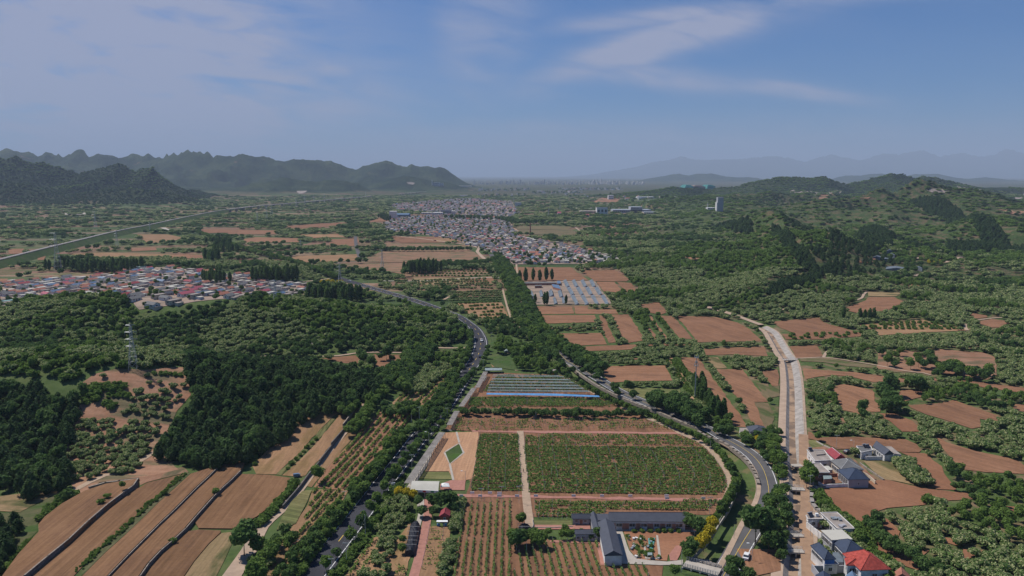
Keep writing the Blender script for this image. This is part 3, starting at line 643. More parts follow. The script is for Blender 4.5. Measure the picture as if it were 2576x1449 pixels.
# ---- valley beyond
for s, m in [("505,577 560,577 600,580 600,588 560,586 510,588",'soil'),("568,578 695,580 694,590 575,590",'soil'),("612,602 640,597 750,600 752,610 620,611",'soil'),("690,655 750,644 900,640 905,656 800,660 700,660",'soil_tan'),("970,612 1185,618 1190,622 975,622",'soil_green'),("783,592 850,588 855,594 788,600",'soil'),("830,603 900,600 905,608 892,620 828,618",'soil'),
 ("910,655 960,633 1000,630 1180,627 1225,655 1160,662 930,660",'soil_green'),("995,596 1115,597 1123,610 1010,612 980,600",'soil'),("840,665 950,665 1030,662 1010,690 950,680 870,676",'soil_green'),("1010,686 1230,680 1232,692 1100,700 1020,700",'soil_green'),("470,640 520,642 560,650 480,652",'soil'),("330,625 390,622 395,630 330,633",'soil'),
 ("170,640 260,636 420,640 450,645 260,648",'soil_tan'),("20,627 60,626 65,638 25,640",'soil'),("96,644 116,642 110,655 95,655",'soil'),("0,702 20,702 18,716 0,718",'soil'),("425,641 475,640 480,650 428,650",'soil'),("345,590 420,590 460,598 430,610 370,612",'soil_tan'),("505,678 545,677 530,692 508,692",'soil'),
 ("740,590 830,590 900,597 790,598",'soil_tan'),("1290,578 1440,578 1450,590 1400,595 1290,585",'olive'),("1296,570 1400,568 1440,572 1430,578 1300,577",'olive'),("920,560 960,548 1010,545 1000,556",'soil'),("720,570 800,563 870,560 860,568 740,578",'soil'),("1060,540 1160,540 1150,548 1050,550",'soil'),("1500,504 1560,502 1550,510 1490,512",'soil'),
 ("1090,600 1230,600 1240,606 1100,610",'soil_tan')]:
    fieldd(s, m, 0.1)
rowfields = [("1150,722 1240,722 1262,748 1145,748",'soil_green'),("1150,764 1262,762 1280,800 1200,806 1165,780",'soil_tan'),("1040,700 1240,698 1245,715 1050,718",'straw'),("1160,700 1240,696 1242,712 1180,712",'soil')]
for s, m in rowfields: fieldd(s, m, 0.0)
fieldt(1,2, "2350,750 2420,700 2540,720 2500,800 2380,800", 'soil_tan', 0)
fieldt(1,2, "2370,470 2560,480 2740,560 2900,700 3000,850 2600,830 2400,800 2330,740 2360,600", 'grass', 0.9, True)
fieldt(2,2, "-80,580 0,570 180,780 190,830 80,830 0,700 -60,700", 'olive', 0.9, False)

# ---- roads
road1 = smooth_line(DP("760,1480 808,1419 864,1348 896,1307 929,1264 944,1244 994,1179 1016,1152 1046,1112 1079,1072 1119,1022 1149,977 1176,937 1196,907 1206,884.5 1209.5,864.5 1206,847 1194,827 1169,807 1144,793 1119,784.5 1094,774.5 1059,762 1019,749.5 969,734.5 891,712 839,695 750,662 690,645 600,622 540,600 500,585"))
ribbon('road', road1[:176], 5.2, 'asphalt', 0.16, 1.0); ribbon('road', road1[175:], 2.6, 'asphalt', 0.15, 0.6)
for s_ in (-1, 1): ribbon('edge_line', road1[:150], 0.11, 'paint_white', 0.20, None, shift=s_*4.0)
mb = MB()
for i in range(0, 150, 3):
    a, b = road1[i], road1[i+1]; d = (b-a).normalized(); n = Vector((-d.y, d.x))*0.13
    c = [a+n, a-n, b-n, b+n]; mb.face([(p.x, p.y, hz(p.x, p.y)+0.20+p.length*0.0003) for p in c][::-1])
tag(mb.build('centre_line', M['paint_yellow']), kind='structure')
road2 = smooth_line(DP("1236,640 1250,665 1275,710")+TP(2,2, "60,90 120,190 170,290 200,380 240,450 290,540 380,600 470,660 560,740 680,800 780,865 880,925 1000,1000 1100,1055 1250,1120 1400,1185 1550,1255 1700,1315 1850,1375 2000,1435")+TP(2,3, "2150,75 2300,155 2430,250 2510,350 2555,450 2580,560 2585,640 2540,760 2460,900 2370,1040 2290,1170 2200,1330 2130,1449 2090,1530"))
ribbon('road', road2, 3.9, 'asphalt_pale', 0.18, 1.2)
for s_ in (-1, 1): ribbon('edge_line', road2[40:], 0.11, 'paint_white', 0.22, None, shift=s_*3.3)
ribbon('centre_line', road2[40:], 0.08, 'paint_yellow', 0.22, None)
side = smooth_line(TP(2,3, "2100,110 2245,195 2365,295 2440,400 2476,520 2476,620 2440,730 2380,830 2305,950 2235,1090 2165,1230 2100,1350 2070,1400"))
ribbon('pavement', side, 0.9, 'beige', 0.30, 0.5, thick=0.4)
lane = smooth_line(TP(1,3, "-280,1530 -240,1449 -60,1180 60,960 190,840 310,735 420,610 530,470 620,350 760,180 900,10")+TP(1,2, "980,1370 1120,1130 1260,1000"))
ribbon('path', lane, lambda t: 3.0-2.0*min(1, t*1.9), 'beige', 0.14)
ribbon('road', smooth_line(DP("1775,772 1815,783 1850,794 1893,810 1915,818")), 2.6, 'beige', 0.2)
dirt_r = smooth_line(TP(3,3, "355,30 362,200 365,330 372,460 385,600 390,760 375,900 385,1040 395,1200 405,1330 410,1449 415,1560"))
ribbon('road', dirt_r, 2.1, 'dirt', 0.2)
for s, w, m in [("3,2|280,712 450,705 620,705 1000,765 1400,840 1560,858 1640,880", 0.8, 'beige'),("3,2|560,700 580,660 612,635", 1.0, 'beige'),("3,2|750,158 860,130 940,105 965,65 995,40", 1.2, 'beige'),("3,2|2005,430 1985,400 1985,375 2000,365", 1.2, 'beige'),("3,2|2120,325 2250,308 2400,300 2576,298", 1.0, 'beige'),("3,2|-30,235 60,232 150,220 215,185 240,170",1.0,'beige'),("2,1|1300,935 1400,948",2,'beige'),
  ("1,2|570,692 760,690 900,675 1000,660 1200,650 1500,655", 0.9, 'beige'),("1,2|1830,605 2000,608 2160,605", 1.2, 'path'),("1,2|-330,690 -100,690 200,690",1.0,'path'),("2,2|2,680 30,740 80,800 70,830 30,832", 1.0, 'path'),("2,2|20,350 60,350 95,370 90,395 40,400 0,415", 1.2, 'path'),
  ("0,3|740,600 900,510 1060,440 1200,420 1300,375 1420,290 1560,205",1.4,'path'),("1,1|1380,925 1700,960 2190,1030 2230,1090 2300,1160",2.6,'beige'),("1,1|1240,1380 1700,1380 2200,1350 2450,1345",1.8,'concrete'),("0,1|1640,845 1695,872",5,'concrete'),("1,1|1000,930 1010,1030 1050,1160",3,'asphalt_pale'),("2,1|420,780 640,810 900,850 980,860",2.5,'beige'),("2,1|620,830 690,880",2,'beige'),("2,1|20,850 90,900",2.5,'dirt'),("1,1|470,1390 640,1370 760,1355",2.0,'path'),("1,1|240,740 390,750",3,'path'),
  ("3,1|1420,1140 1620,1175 1700,1195 1850,1185",3,'beige'),("3,1|1480,1330 1590,1290",2,'beige'),("3,1|1890,1160 1950,1135",2.4,'beige'),("1,2|2480,0 2500,90 2530,200 2570,320",0.9,'path'),("1,2|1890,120 1960,80 2030,30",1.4,'path'),("2,1|-50,1060 30,1160 60,1320 150,1449",1.2,'path')]:
    cr, s = s.split('|'); c, r = cr.split(','); ribbon('path', smooth_line(TP(int(c), int(r), s)), w, m, 0.22)
# canal: trough with sloping concrete sides
def canal():
    mb = MB(); pts = canal_c; prof_ = [(-6.4, 0.16, 1), (-3.0, 0.24, 0), (-1.4, -1.2, 2), (1.3, -1.2, 0), (5.1, 0.24, 1), (6.4, 0.16, 1)]
    n = len(pts); rings = []
    for i in range(n):
        a = pts[max(0, i-1)]; b = pts[min(n-1, i+1)]; d = (b-a).normalized(); nr = Vector((-d.y, d.x))
        h = hz(pts[i].x, pts[i].y); rings.append([(pts[i].x+nr.x*o, pts[i].y+nr.y*o, h+z) for o, z, _ in prof_])
    for i in range(n-1):
        for j in range(len(prof_)-1):
            mb.face([rings[i][j], rings[i+1][j], rings[i+1][j+1], rings[i][j+1]], prof_[j][2])
    o = mb.build('canal', [M['concrete_old'], M['beige'], M['canal_bed']])
    tag(o, kind='structure')
mat('canal_bed', (0.17,0.12,0.085), 0.9, 0.25, 0.12, col2=(0.34,0.23,0.15), thr=(0.44,0.54))
canal()
rp = ribbon_pts(canal_c, 6.9); EXC.append(np.array([(a.x, a.y) for a, b in rp]+[(b.x, b.y) for a, b in rp[::-1]]))
# railway on its embankment
rail = smooth_line([P(u, v, 9.0) for u, v in ((-60,666),(0,652),(100,627),(200,603),(292,581),(380,564),(450,549),(520,535),(572,526))], 40)
mb = MB(); prof_ = [(-15, -9.2), (-4.2, 0), (4.2, 0), (15, -9.2)]; rg = []
for i, p in enumerate(rail):
    a = rail[max(0, i-1)]; b = rail[min(len(rail)-1, i+1)]; d = (b-a).normalized(); nr = Vector((d.y, -d.x)); rg.append([(p.x+nr.x*o, p.y+nr.y*o, 9.0+z) for o, z in prof_])
for i in range(len(rail)-1):
    for j in range(3): mb.face([rg[i][j], rg[i][j+1], rg[i+1][j+1], rg[i+1][j]], 1 if j == 1 else 0)
o = mb.build('railway_embankment', [M['grass'], M['rail_top']]); tag(o, kind='structure')
EXC.append(np.array([(q[0][0], q[0][1]) for q in rg]+[(q[3][0], q[3][1]) for q in rg[::-1]]))
mb = MB()
for i in range(len(rail)-1):
    d = (rail[i+1]-rail[i]); n = Vector((d.y, -d.x)).normalized()*4.0
    mb.bar((rail[i].x+n.x, rail[i].y+n.y, 9.6), (rail[i+1].x+n.x, rail[i+1].y+n.y, 9.5), 0.6)
tag(mb.build('parapet', M['concrete']), 'pale concrete parapet running along the railway embankment left of the valley', 'parapet')
# ------------------------------------------------------------------ plants
def mesh_np(name, V, Fq, mats, midx=None, attrs=None):
    me = bpy.data.meshes.new(name); V = np.asarray(V, np.float32)
    me.vertices.add(len(V)); me.vertices.foreach_set('co', V.ravel())
    Fq = np.asarray(Fq, np.int32); k = Fq.shape[1]
    me.loops.add(Fq.size); me.loops.foreach_set('vertex_index', Fq.ravel())
    me.polygons.add(len(Fq)); me.polygons.foreach_set('loop_start', np.arange(0, Fq.size, k, dtype=np.int32)); me.polygons.foreach_set('loop_total', np.full(len(Fq), k, np.int32))
    me.update(calc_edges=True)
    for m_ in mats: me.materials.append(m_)
    if midx is not None: me.polygons.foreach_set('material_index', np.asarray(midx, np.int32))
    for nm, a in (attrs or {}).items():
        at = me.attributes.new(nm, 'FLOAT', 'FACE'); at.data.foreach_set('value', np.asarray(a, np.float32))
    return me
def leaf_cloud(pos, nor, size, rs, jit=0.7, flat=0.0):
    "one small bent quad per leaf clump"
    n = len(pos); r = rs.normal(size=(n, 3)); r /= np.linalg.norm(r, axis=1)[:, None]
    nn = nor*(1-jit)+r*jit; nn[:, 2] += flat; nn /= np.linalg.norm(nn, axis=1)[:, None]
    t = np.cross(nn, rs.normal(size=(n, 3))); t /= np.linalg.norm(t, axis=1)[:, None]; b = np.cross(nn, t)
    s = (size*(0.6+0.8*rs.rand(n)))[:, None]; a = s*(0.75+0.5*rs.rand(n)[:, None])
    V = np.stack([pos-t*s-b*a*.5, pos+t*s*.8-b*a, pos+t*s+b*a*.6, pos-t*s*.7+b*a], 1)
    V += nn[:, None, :]*(rs.rand(n, 4)[:, :, None]-.5)*s[:, :, None]*0.6
    return V.reshape(-1, 3), np.arange(n*4).reshape(-1, 4)
def crown_mesh(name, lobes, n, size, mat_, rs, bloom=0.0, jit=0.65, core=0.80, squash=1.0, bz=0.3, flat=0.0):
    L_ = np.array(lobes, float); w = L_[:, 3]**2; w /= w.sum()
    k = rs.choice(len(L_), n, p=w); d = rs.normal(size=(n, 3)); d[:, 2] = np.where(d[:, 2] < -0.35, -d[:, 2], d[:, 2]); d /= np.linalg.norm(d, axis=1)[:, None]
    rr = L_[k, 3]*(0.80+0.30*rs.rand(n)); rr *= 1+0.16*np.sin(d[:, 0]*5+L_[k, 0]*9)*np.cos(d[:, 1]*6+L_[k, 1]*5)
    pos = L_[k, :3]+d*rr[:, None]*np.array([1, 1, squash])
    V, Fq = leaf_cloud(pos, d, size, rs, jit, flat)
    tone = np.clip(rs.rand(n)*0.75+0.25*((k*37) % 10)/10.0, 0, 1)
    zt = (pos[:, 2]-pos[:, 2].min())/np.ptp(pos[:, 2])
    bl = ((rs.rand(n) < bloom) & (d[:, 2] > bz-0.3*rs.rand(n)) & (zt > 0.3)).astype(float)*(0.6+0.4*rs.rand(n))
    # inner masses so that crowns are not see-through everywhere
    cv = []; cf = []
    for x, y, z, r in L_:
        b0 = len(cv); r *= core
        for i in range(1, 5):
            th = math.pi*i/5
            for j in range(7):
                ph = 2*math.pi*j/7+i*.4; q = r*(0.85+0.25*rs.rand()); cv.append((x+q*math.sin(th)*math.cos(ph), y+q*math.sin(th)*math.sin(ph), z+q*math.cos(th)*squash))
        for i in range(3):
            for j in range(7): cf.append((b0+i*7+j, b0+i*7+(j+1) % 7, b0+(i+1)*7+(j+1) % 7, b0+(i+1)*7+j))
        t0 = len(cv); cv.append((x, y, z+r*squash)); 
        for j in range(7): cf.append((b0+j, t0, t0, b0+(j+1) % 7) if False else (b0+j, b0+(j+1) % 7, t0, t0))
    cf = [f for f in cf]; cf2 = []; 
    for f in cf:
        if f[2] == f[3]:
            c = tuple((np.array(cv[f[2]])+1e-3).tolist()); cv.append(c); cf2.append((f[0], f[1], f[2], len(cv)-1))
        else: cf2.append(f)
    V = np.concatenate([V, np.array(cv)]); F2 = np.concatenate([Fq, np.array(cf2)+n*4])
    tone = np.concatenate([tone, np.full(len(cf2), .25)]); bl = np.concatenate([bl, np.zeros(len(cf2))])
    return mesh_np(name, V, F2, [mat_], None, {'tone': tone, 'bloom': bl})
def trunk_mesh(h, r, rs, limbs=4, spread=0.5, top=0.75):
    mb = MB(); p = Vector((0, 0, -0.4)); k = 3; q = p
    for i in range(k):
        n_ = Vector(((rs.rand()-.5)*.25*h*.3, (rs.rand()-.5)*.25*h*.3, h*top*(i+1)/k)); mb.bar(q, n_, r*(1-i*.28), 0, r*(1-(i+1)*.28), 6); 
        if i >= 1:
            for j in range(limbs//2):
                a = rs.rand()*6.28; e = n_+Vector((math.cos(a)*h*spread*.5, math.sin(a)*h*spread*.5, h*.18)); mb.bar(n_, e, r*.35, 0, r*.12, 4)
        q = n_
    return mb
ORD = ['first', 'second', 'third', 'fourth', 'fifth', 'sixth', 'seventh', 'eighth', 'ninth', 'tenth']
def ordn(i):
    if i < 10: return ORD[i]
    i += 1; return '%d%s' % (i, 'th' if 10 < i % 100 < 14 else {1: 'st', 2: 'nd', 3: 'rd'}.get(i % 10, 'th'))
PROTO = {}
def proto(kind, i, seed):
    rs = np.random.RandomState(seed); lobes = []
    if kind == 'pine':
        h = 8.0; n = 5
        for j in range(n):
            t = j/(n-1); a = rs.rand()*6.28; o = 0.7*(1-t)*rs.rand()*1.4; lobes.append((math.cos(a)*o, math.sin(a)*o, 2.2+t*(h-3.2), 2.15*(1-t)**.75+0.55))
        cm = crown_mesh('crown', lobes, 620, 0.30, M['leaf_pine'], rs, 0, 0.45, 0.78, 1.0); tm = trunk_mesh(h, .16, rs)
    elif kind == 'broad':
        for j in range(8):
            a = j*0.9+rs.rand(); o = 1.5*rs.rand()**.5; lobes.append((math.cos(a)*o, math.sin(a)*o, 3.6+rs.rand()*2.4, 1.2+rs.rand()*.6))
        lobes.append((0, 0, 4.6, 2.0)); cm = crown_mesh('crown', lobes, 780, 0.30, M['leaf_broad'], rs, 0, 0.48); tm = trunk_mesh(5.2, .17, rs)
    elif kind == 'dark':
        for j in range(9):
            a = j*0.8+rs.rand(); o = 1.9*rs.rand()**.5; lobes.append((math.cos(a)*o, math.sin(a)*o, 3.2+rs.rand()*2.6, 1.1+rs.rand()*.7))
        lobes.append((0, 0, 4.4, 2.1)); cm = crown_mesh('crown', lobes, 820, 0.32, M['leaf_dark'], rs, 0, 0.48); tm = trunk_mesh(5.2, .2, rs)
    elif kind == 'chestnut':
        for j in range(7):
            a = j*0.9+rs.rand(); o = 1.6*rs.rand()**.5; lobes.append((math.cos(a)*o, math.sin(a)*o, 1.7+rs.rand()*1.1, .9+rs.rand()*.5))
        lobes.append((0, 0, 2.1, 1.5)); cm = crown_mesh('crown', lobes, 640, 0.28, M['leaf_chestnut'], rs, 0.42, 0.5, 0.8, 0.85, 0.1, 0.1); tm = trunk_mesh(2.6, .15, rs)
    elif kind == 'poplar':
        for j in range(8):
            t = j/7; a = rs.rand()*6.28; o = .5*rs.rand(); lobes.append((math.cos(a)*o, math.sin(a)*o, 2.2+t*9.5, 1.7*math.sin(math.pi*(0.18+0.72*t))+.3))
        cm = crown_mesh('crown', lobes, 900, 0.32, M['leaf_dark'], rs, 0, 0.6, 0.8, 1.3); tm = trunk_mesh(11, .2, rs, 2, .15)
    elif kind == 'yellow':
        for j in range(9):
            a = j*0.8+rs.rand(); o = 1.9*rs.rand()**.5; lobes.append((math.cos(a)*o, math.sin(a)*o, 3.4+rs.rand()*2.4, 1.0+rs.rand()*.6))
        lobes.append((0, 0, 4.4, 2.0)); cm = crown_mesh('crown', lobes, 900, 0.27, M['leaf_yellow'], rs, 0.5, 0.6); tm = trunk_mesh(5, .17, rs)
    elif kind == 'bush':
        for j in range(4):
            a = j*1.6+rs.rand(); o = .5; lobes.append((math.cos(a)*o, math.sin(a)*o, .5+rs.rand()*.4, .55+rs.rand()*.25))
        cm = crown_mesh('crown', lobes, 200, 0.2, M['leaf_broad'], rs, 0.0, 0.6, 0.8); tm = trunk_mesh(.8, .05, rs, 2)
    return cm, tm.build('trunk_tmp', M['bark'])
PK = {'pine': 4, 'broad': 4, 'dark': 4, 'chestnut': 5, 'poplar': 3, 'yellow': 2, 'bush': 3}
for k_, n_ in PK.items():
    PROTO[k_] = []
    for i_ in range(n_):
        cm, to = proto(k_, i_, 100+i_*17+sum(map(ord, k_))); tm = to.data; bpy.data.objects.remove(to); tm.name = 'trunk'; cm.name = 'crown'; PROTO[k_].append((cm, tm))
TREES = []   # kind, x, y, scale, zscale, rot, zone
def add_tree(kind, x, y, s=1.0, zone='', zs=None, chk=False):
    k = 1-{'pine': 3.6, 'broad': 3.4, 'dark': 3.4, 'chestnut': 1.6, 'yellow': 3.4, 'poplar': 0, 'bush': .4}[kind]*s/CH   # traced at crown height: the foot stands nearer
    TREES.append((kind, float(x)*k, float(y)*k, s, zs if zs else s*(0.9+0.25*R.random()), R.random()*6.28, zone))
def tline(kind, pts, sp, smin, smax, zone, jit=1.0, rows=1, rs=3.0, skip=0.0):
    pts = smooth_line(pts, 2.0); acc = 0.0; nxt = R.random()*sp
    for a, b in zip(pts[:-1], pts[1:]):
        L_ = (b-a).length
        while acc+L_ > nxt:
            t = (nxt-acc)/L_; p = a+(b-a)*t; d = (b-a).normalized(); n = Vector((-d.y, d.x))
            for k in range(rows):
                if R.random() < skip: continue
                o = (k-(rows-1)/2)*rs
                add_tree(kind if isinstance(kind, str) else R.choice(kind), p.x+n.x*(o+R.uniform(-jit, jit)), p.y+n.y*(o+R.uniform(-jit, jit)), R.uniform(smin, smax), zone)
            nxt += sp*R.uniform(.8, 1.25)
        acc += L_
def tpoly(kind, poly, sp, smin, smax, zone, p=1.0):
    poly = np.array([(q[0], q[1]) for q in poly]); x0, y0 = poly.min(0); x1, y1 = poly.max(0)
    gx, gy = np.meshgrid(np.arange(x0, x1, sp), np.arange(y0, y1, sp)); gx = gx.ravel()+NR.uniform(-.45, .45, gx.size)*sp; gy = gy.ravel()+NR.uniform(-.45, .45, gy.size)*sp
    m_ = inpoly(gx, gy, poly) & (NR.rand(gx.size) < p)
    for x, y in zip(gx[m_], gy[m_]): add_tree(kind if isinstance(kind, str) else R.choice(kind), x, y, R.uniform(smin, smax), zone)
z1 = 'in the dense dark wood on the left slope'; z2 = 'in the dark wood between the bare slope and the terraced fields'
WA = TP(0,2, "-200,900 0,930 380,900 760,1000 790,1180 740,1300 700,1400 640,1600 710,1900 600,2000 250,2050 150,1970 -200,1980")
WB = TP(1,2, "-700,800 -500,690 0,690 560,720 640,760 900,800 1200,870 1280,990 1200,1090 1030,1130 850,1180 560,1230 340,1380 300,1449 150,1530 0,1620 -100,1700 -400,1800 -800,1700 -1000,1640 -870,1400 -800,1300 -650,1050")
tpoly(['pine', 'pine', 'pine', 'dark'], WA, 4.1, .75, 1.1, z1); tpoly(['pine', 'pine', 'pine', 'dark'], WB, 3.8, .6, 1.15, z2)
for w in (WA, WB): EXC.append(np.array([(q.x, q.y) for q in w]))
tpoly('pine', TP(0,3, "-60,820 90,810 210,880 160,1000 60,1150 100,1250 0,1350 -60,1400"), 3.6, .6, .9, 'at the bottom left corner beside the terraced field')
tline('bush', TP(0,3, "760,590 600,700 500,790 400,900"), 2.5, .7, 1.5, 'on the grassy bank above the first terrace', 1.5, 3, 1.5)
tline('bush', TP(0,3, "300,1100 180,1240 80,1380 0,1449"), 2.2, .7, 1.5, 'on the bank left of the first terrace', 1.5, 2, 1.5)
tline(['bush'], TP(0,3, "1870,430 1740,540 1600,670 1500,750 1380,870 1200,1040 1000,1210 760,1449", 1.2), .8, .3, .6, 'in the weedy strip between the second and third terraces', .6, 2, .9, .2)
add_tree('dark', *TP(0,3, "665,640")[0][:2], 0.9, 'alone at the foot of the dark wood')
add_tree('broad', *TP(0,3, "1235,600", 1.5)[0][:2], 0.42, 'small, on the stone wall of the first terrace')
add_tree('dark', *TP(0,3, "2450,1100")[0][:2], 1.5, 'large and round, at the corner of the lowest terrace')
add_tree('broad', *TP(1,3, "615,440")[0][:2], 0.98, 'single and round, beside the lane above the orchard rows')
for s in ("1020,770","1080,715","1660,640","2170,605","1740,1080"): add_tree('bush', *TP(0,3, s, 1.2)[0][:2], 1.1, 'on a terrace wall')
tline('bush', TP(1,3, "0,960 90,870 200,740 330,600 400,500"), 1.8, .8, 1.5, 'on the weedy bank beside the sunken lane', .8, 2, 1.2)
tline('bush', TP(1,3, "20,40 330,-40 100,110 60,170 -20,280 0,340".replace('20,40 ', '300,-10 ')), 4.2, .7, 1.0, 'young shrub in the sandy strip by the wood', .5)
tline('bush', TP(1,3, "640,40 560,110 450,230 370,320 310,390"), 4.6, .7, 1.1, 'young shrub in the sandy strip by the green crop', .6)
tline(['chestnut', 'broad'], TP(1,2, "860,1230 1000,1160 900,1260"), 2.2, .5, .8, 'at the top of the sandy strip', 1, 2, 2)
tline('broad', TP(1,2, "1320,1020 1180,1130 1080,1290 1000,1400 960,1449"), 3.4, .55, .85, 'on the bank beside the ditch wall', 1.2, 2, 3)
# along the main road
l1 = 'in the dense belt left of the main road'; l2 = 'on the verge right of the main road'
tline(['dark', 'broad', 'dark'], TP(1,3, "270,1449 405,1300 545,1130 665,980 770,840 895,700 1040,560 1180,400 1300,250 1400,100 1480,0")+TP(1,2, "1660,1390 1760,1230 1870,1080 1950,960 2010,860"), 3.3, .5, .78, l1, .8, 2, 3.2, .08)
tline('bush', TP(1,3, "420,1449 560,1260 700,1080 840,900 980,700 1100,560 1250,380 1400,180 1500,60"), 2.2, .9, 1.5, l1, .5, 1)
tline(['dark', 'broad', 'dark'], TP(1,2, "2040,840 2110,720 2150,600 2150,500 2120,420"), 5, .55, .85, l1, 1.5, 1)
tline(['dark', 'broad'], TP(1,3, "620,1420 800,1230 1000,1010 1090,870 1210,700 1300,540 1400,420 1500,310 1560,200 1640,100")+TP(1,2, "1790,1449 1920,1260 1960,1130 2040,1020 2080,940 2180,860 2260,800 2310,700 2330,600"), 8.6, .6, .82, l2, .6, 1)
tline(['dark'], TP(1,3, "1330,470 1440,370 1530,260")+TP(1,2, "1950,1100 2060,990 2150,900 2220,810"), 6, .6, .8, l2, 1, 1, 2.5)
tline('bush', TP(1,3, "800,1449 950,1260 1080,1060 1200,880 1300,700 1400,560 1480,470"), 1.9, .7, 1.4, l2, .8, 2, 1.5)
tpoly('chestnut', TP(1,3, "1040,1449 1150,1280 1260,1060 1210,1000 1300,720 1400,640 1560,660 1530,860 1440,1020 1380,1200 1300,1449"), 3.3, .55, .8, 'in the thicket between the main road and the black net tunnel')
tpoly(['broad'], TP(1,3, "1210,1000 1300,760 1380,700 1380,850 1300,1000"), 4.5, .45, .7, 'in the thicket between the main road and the black net tunnel', .5)
tpoly(['broad', 'chestnut', 'broad'], TP(1,3, "-350,1500 -100,1400 0,1120 60,1110 230,1240 130,1449"), 3.4, .6, .95, 'on the bushy slope at the bottom centre left')
tpoly(['broad', 'dark'], TP(1,3, "160,1060 300,980 420,1000 380,1130 240,1200 160,1180"), 3.6, .5, .8, 'between the lane and the lower orchard rows')
tline(['broad'], TP(1,3, "340,910 370,880"), 4, .8, .8, 'by the green crop beside the sunken lane', .2)
for s, k, sc in (("1440,610",'yellow',.66),("1510,610",'yellow',.72),("1580,630",'yellow',.62)): add_tree(k, *TP(1,3, s)[0][:2], sc, 'in front of the cream canopy')
for s, k, sc in (("1670,800",'dark',.72),("1780,700",'dark',.8),("1860,720",'dark',.95),("1960,700",'dark',.9),("1980,770",'dark',.7),("1560,890",'broad',.6),("1640,700",'dark',.6),("1780,800",'dark',.6),("1480,1090",'broad',.55),("1470,1180",'broad',.5)): add_tree(k, *TP(1,3, s)[0][:2], sc, 'near the little red-roofed hut')
tline('chestnut', TP(1,3, "2070,690 2020,850 2000,1000"), 2.6, .5, .7, 'in the line right of the red-roofed hut', .4, 2, 1.8)
tline('chestnut', TP(1,3, "1965,1040 1960,1180 1930,1300 1900,1449"), 2.8, .5, .8, 'in the line right of the hut', .4, 2, 1.8, .15)
# between the valley wood and the road, upper part
tpoly(['chestnut'], TP(1,2, "1540,950 1700,780 1870,800 1900,870 1850,900 1690,1050 1560,1050"), 3.6, .8, 1.1, 'in the pale chestnut block above the orchard rows')
tpoly(['chestnut', 'dark', 'broad'], TP(1,2, "1260,1180 1400,1160 1700,1190 1740,1230 1620,1270 1250,1260"), 3.6, .7, .9, 'in the hedge between two orchard plots')
tpoly(['dark', 'broad', 'dark'], TP(1,2, "1210,850 1300,830 1480,700 1560,560 1780,560 1830,640 1700,760 1560,900 1520,1040 1310,1010"), 4.6, .75, 1.1, 'in the tall dark group above the orchard rows')
for s in ("1310,650 1.2","1080,700 1.1","1160,740 1.0","1050,640 .9","1370,700 .7","1250,690 .7"):
    a, sc = s.split(); add_tree('dark', *TP(1,2, a)[0][:2], float(sc), 'in the small brown field by the footpath')
tpoly('broad', TP(1,2, "1840,450 2160,420 2200,500 1900,520"), 5, .7, .9, 'in the grove inside the road bend')
tpoly('dark', TP(1,2, "1940,380 2100,370 2160,460 1940,480"), 5, .8, 1.1, 'in the grove inside the road bend')
tpoly(['chestnut', 'broad'], TP(1,2, "1800,650 2000,620 2160,610 2150,680 2050,800 1950,900 1880,850 1780,760"), 4.5, .7, .9, 'on the slope left of the road bend', .75)
# vineyard edge plants
tline(['dark', 'bush', 'dark', 'chestnut'], TP(2,2, "-530,1240 0,1250 500,1260 900,1270 1360,1265"), 1.7, .45, .72, 'in the hedge row across the vineyard', .6, 2, 2.2)
tline(['broad', 'bush', 'dark'], TP(2,2, "530,880 700,960 850,1050 1000,1130 1180,1210 1400,1290 1560,1360 1720,1430")+TP(2,3, "1750,10 1850,50 2000,130 2100,220 2180,320 2230,430 2240,520 2210,620 2150,720 2080,800"), 2.6, .42, .62, 'in the hedge round the curved edge of the vineyard', .4, 1)
tline('bush', TP(2,2, "700,960 1000,1130 1400,1290")+TP(2,3, "1900,60 2100,210 2240,430 2240,560 2150,720 2050,870"), 1.6, .8, 1.3, 'in the hedge round the curved edge of the vineyard', .7, 2, 1.2)
for s in ("1800,930 .85 dark","1880,960 .9 dark","1760,880 .7 dark","2010,940 .85 yellow","1980,1010 .8 yellow","1930,1110 .85 yellow","1860,1130 .8 yellow","1800,1190 .85 dark","1740,1170 .6 dark","1770,1240 .6 broad",
          "60,1090 1.0 dark","20,1060 .9 broad","110,1060 .8 dark","230,1080 .8 broad","290,1090 .85 broad","190,1060 .7 dark","100,900 .7 broad","360,1010 .5 broad","500,1040 .5 broad","540,980 .5 broad","700,1030 .5 dark","790,1040 .5 dark","870,1020 .65 dark","620,1020 .45 broad","560,1040 .45 broad","1640,1400 .6 broad"):
    a, sc, k = s.split(); z = P(*TD(2,3, a)[0]); add_tree(k, z.x, z.y, float(sc), 'by the courtyard at the gully' if int(a.split(',')[0]) > 1000 else 'by the small slate-roofed houses')
for s in ("1230,1000","1310,1000","1390,1000","1460,1000","1530,1000","1590,1000","1680,1000"): p = P(*TD(2,3, s)[0]); add_tree('bush', p.x, p.y, .8, 'potted, along the kerb before the long slate-roofed shed')
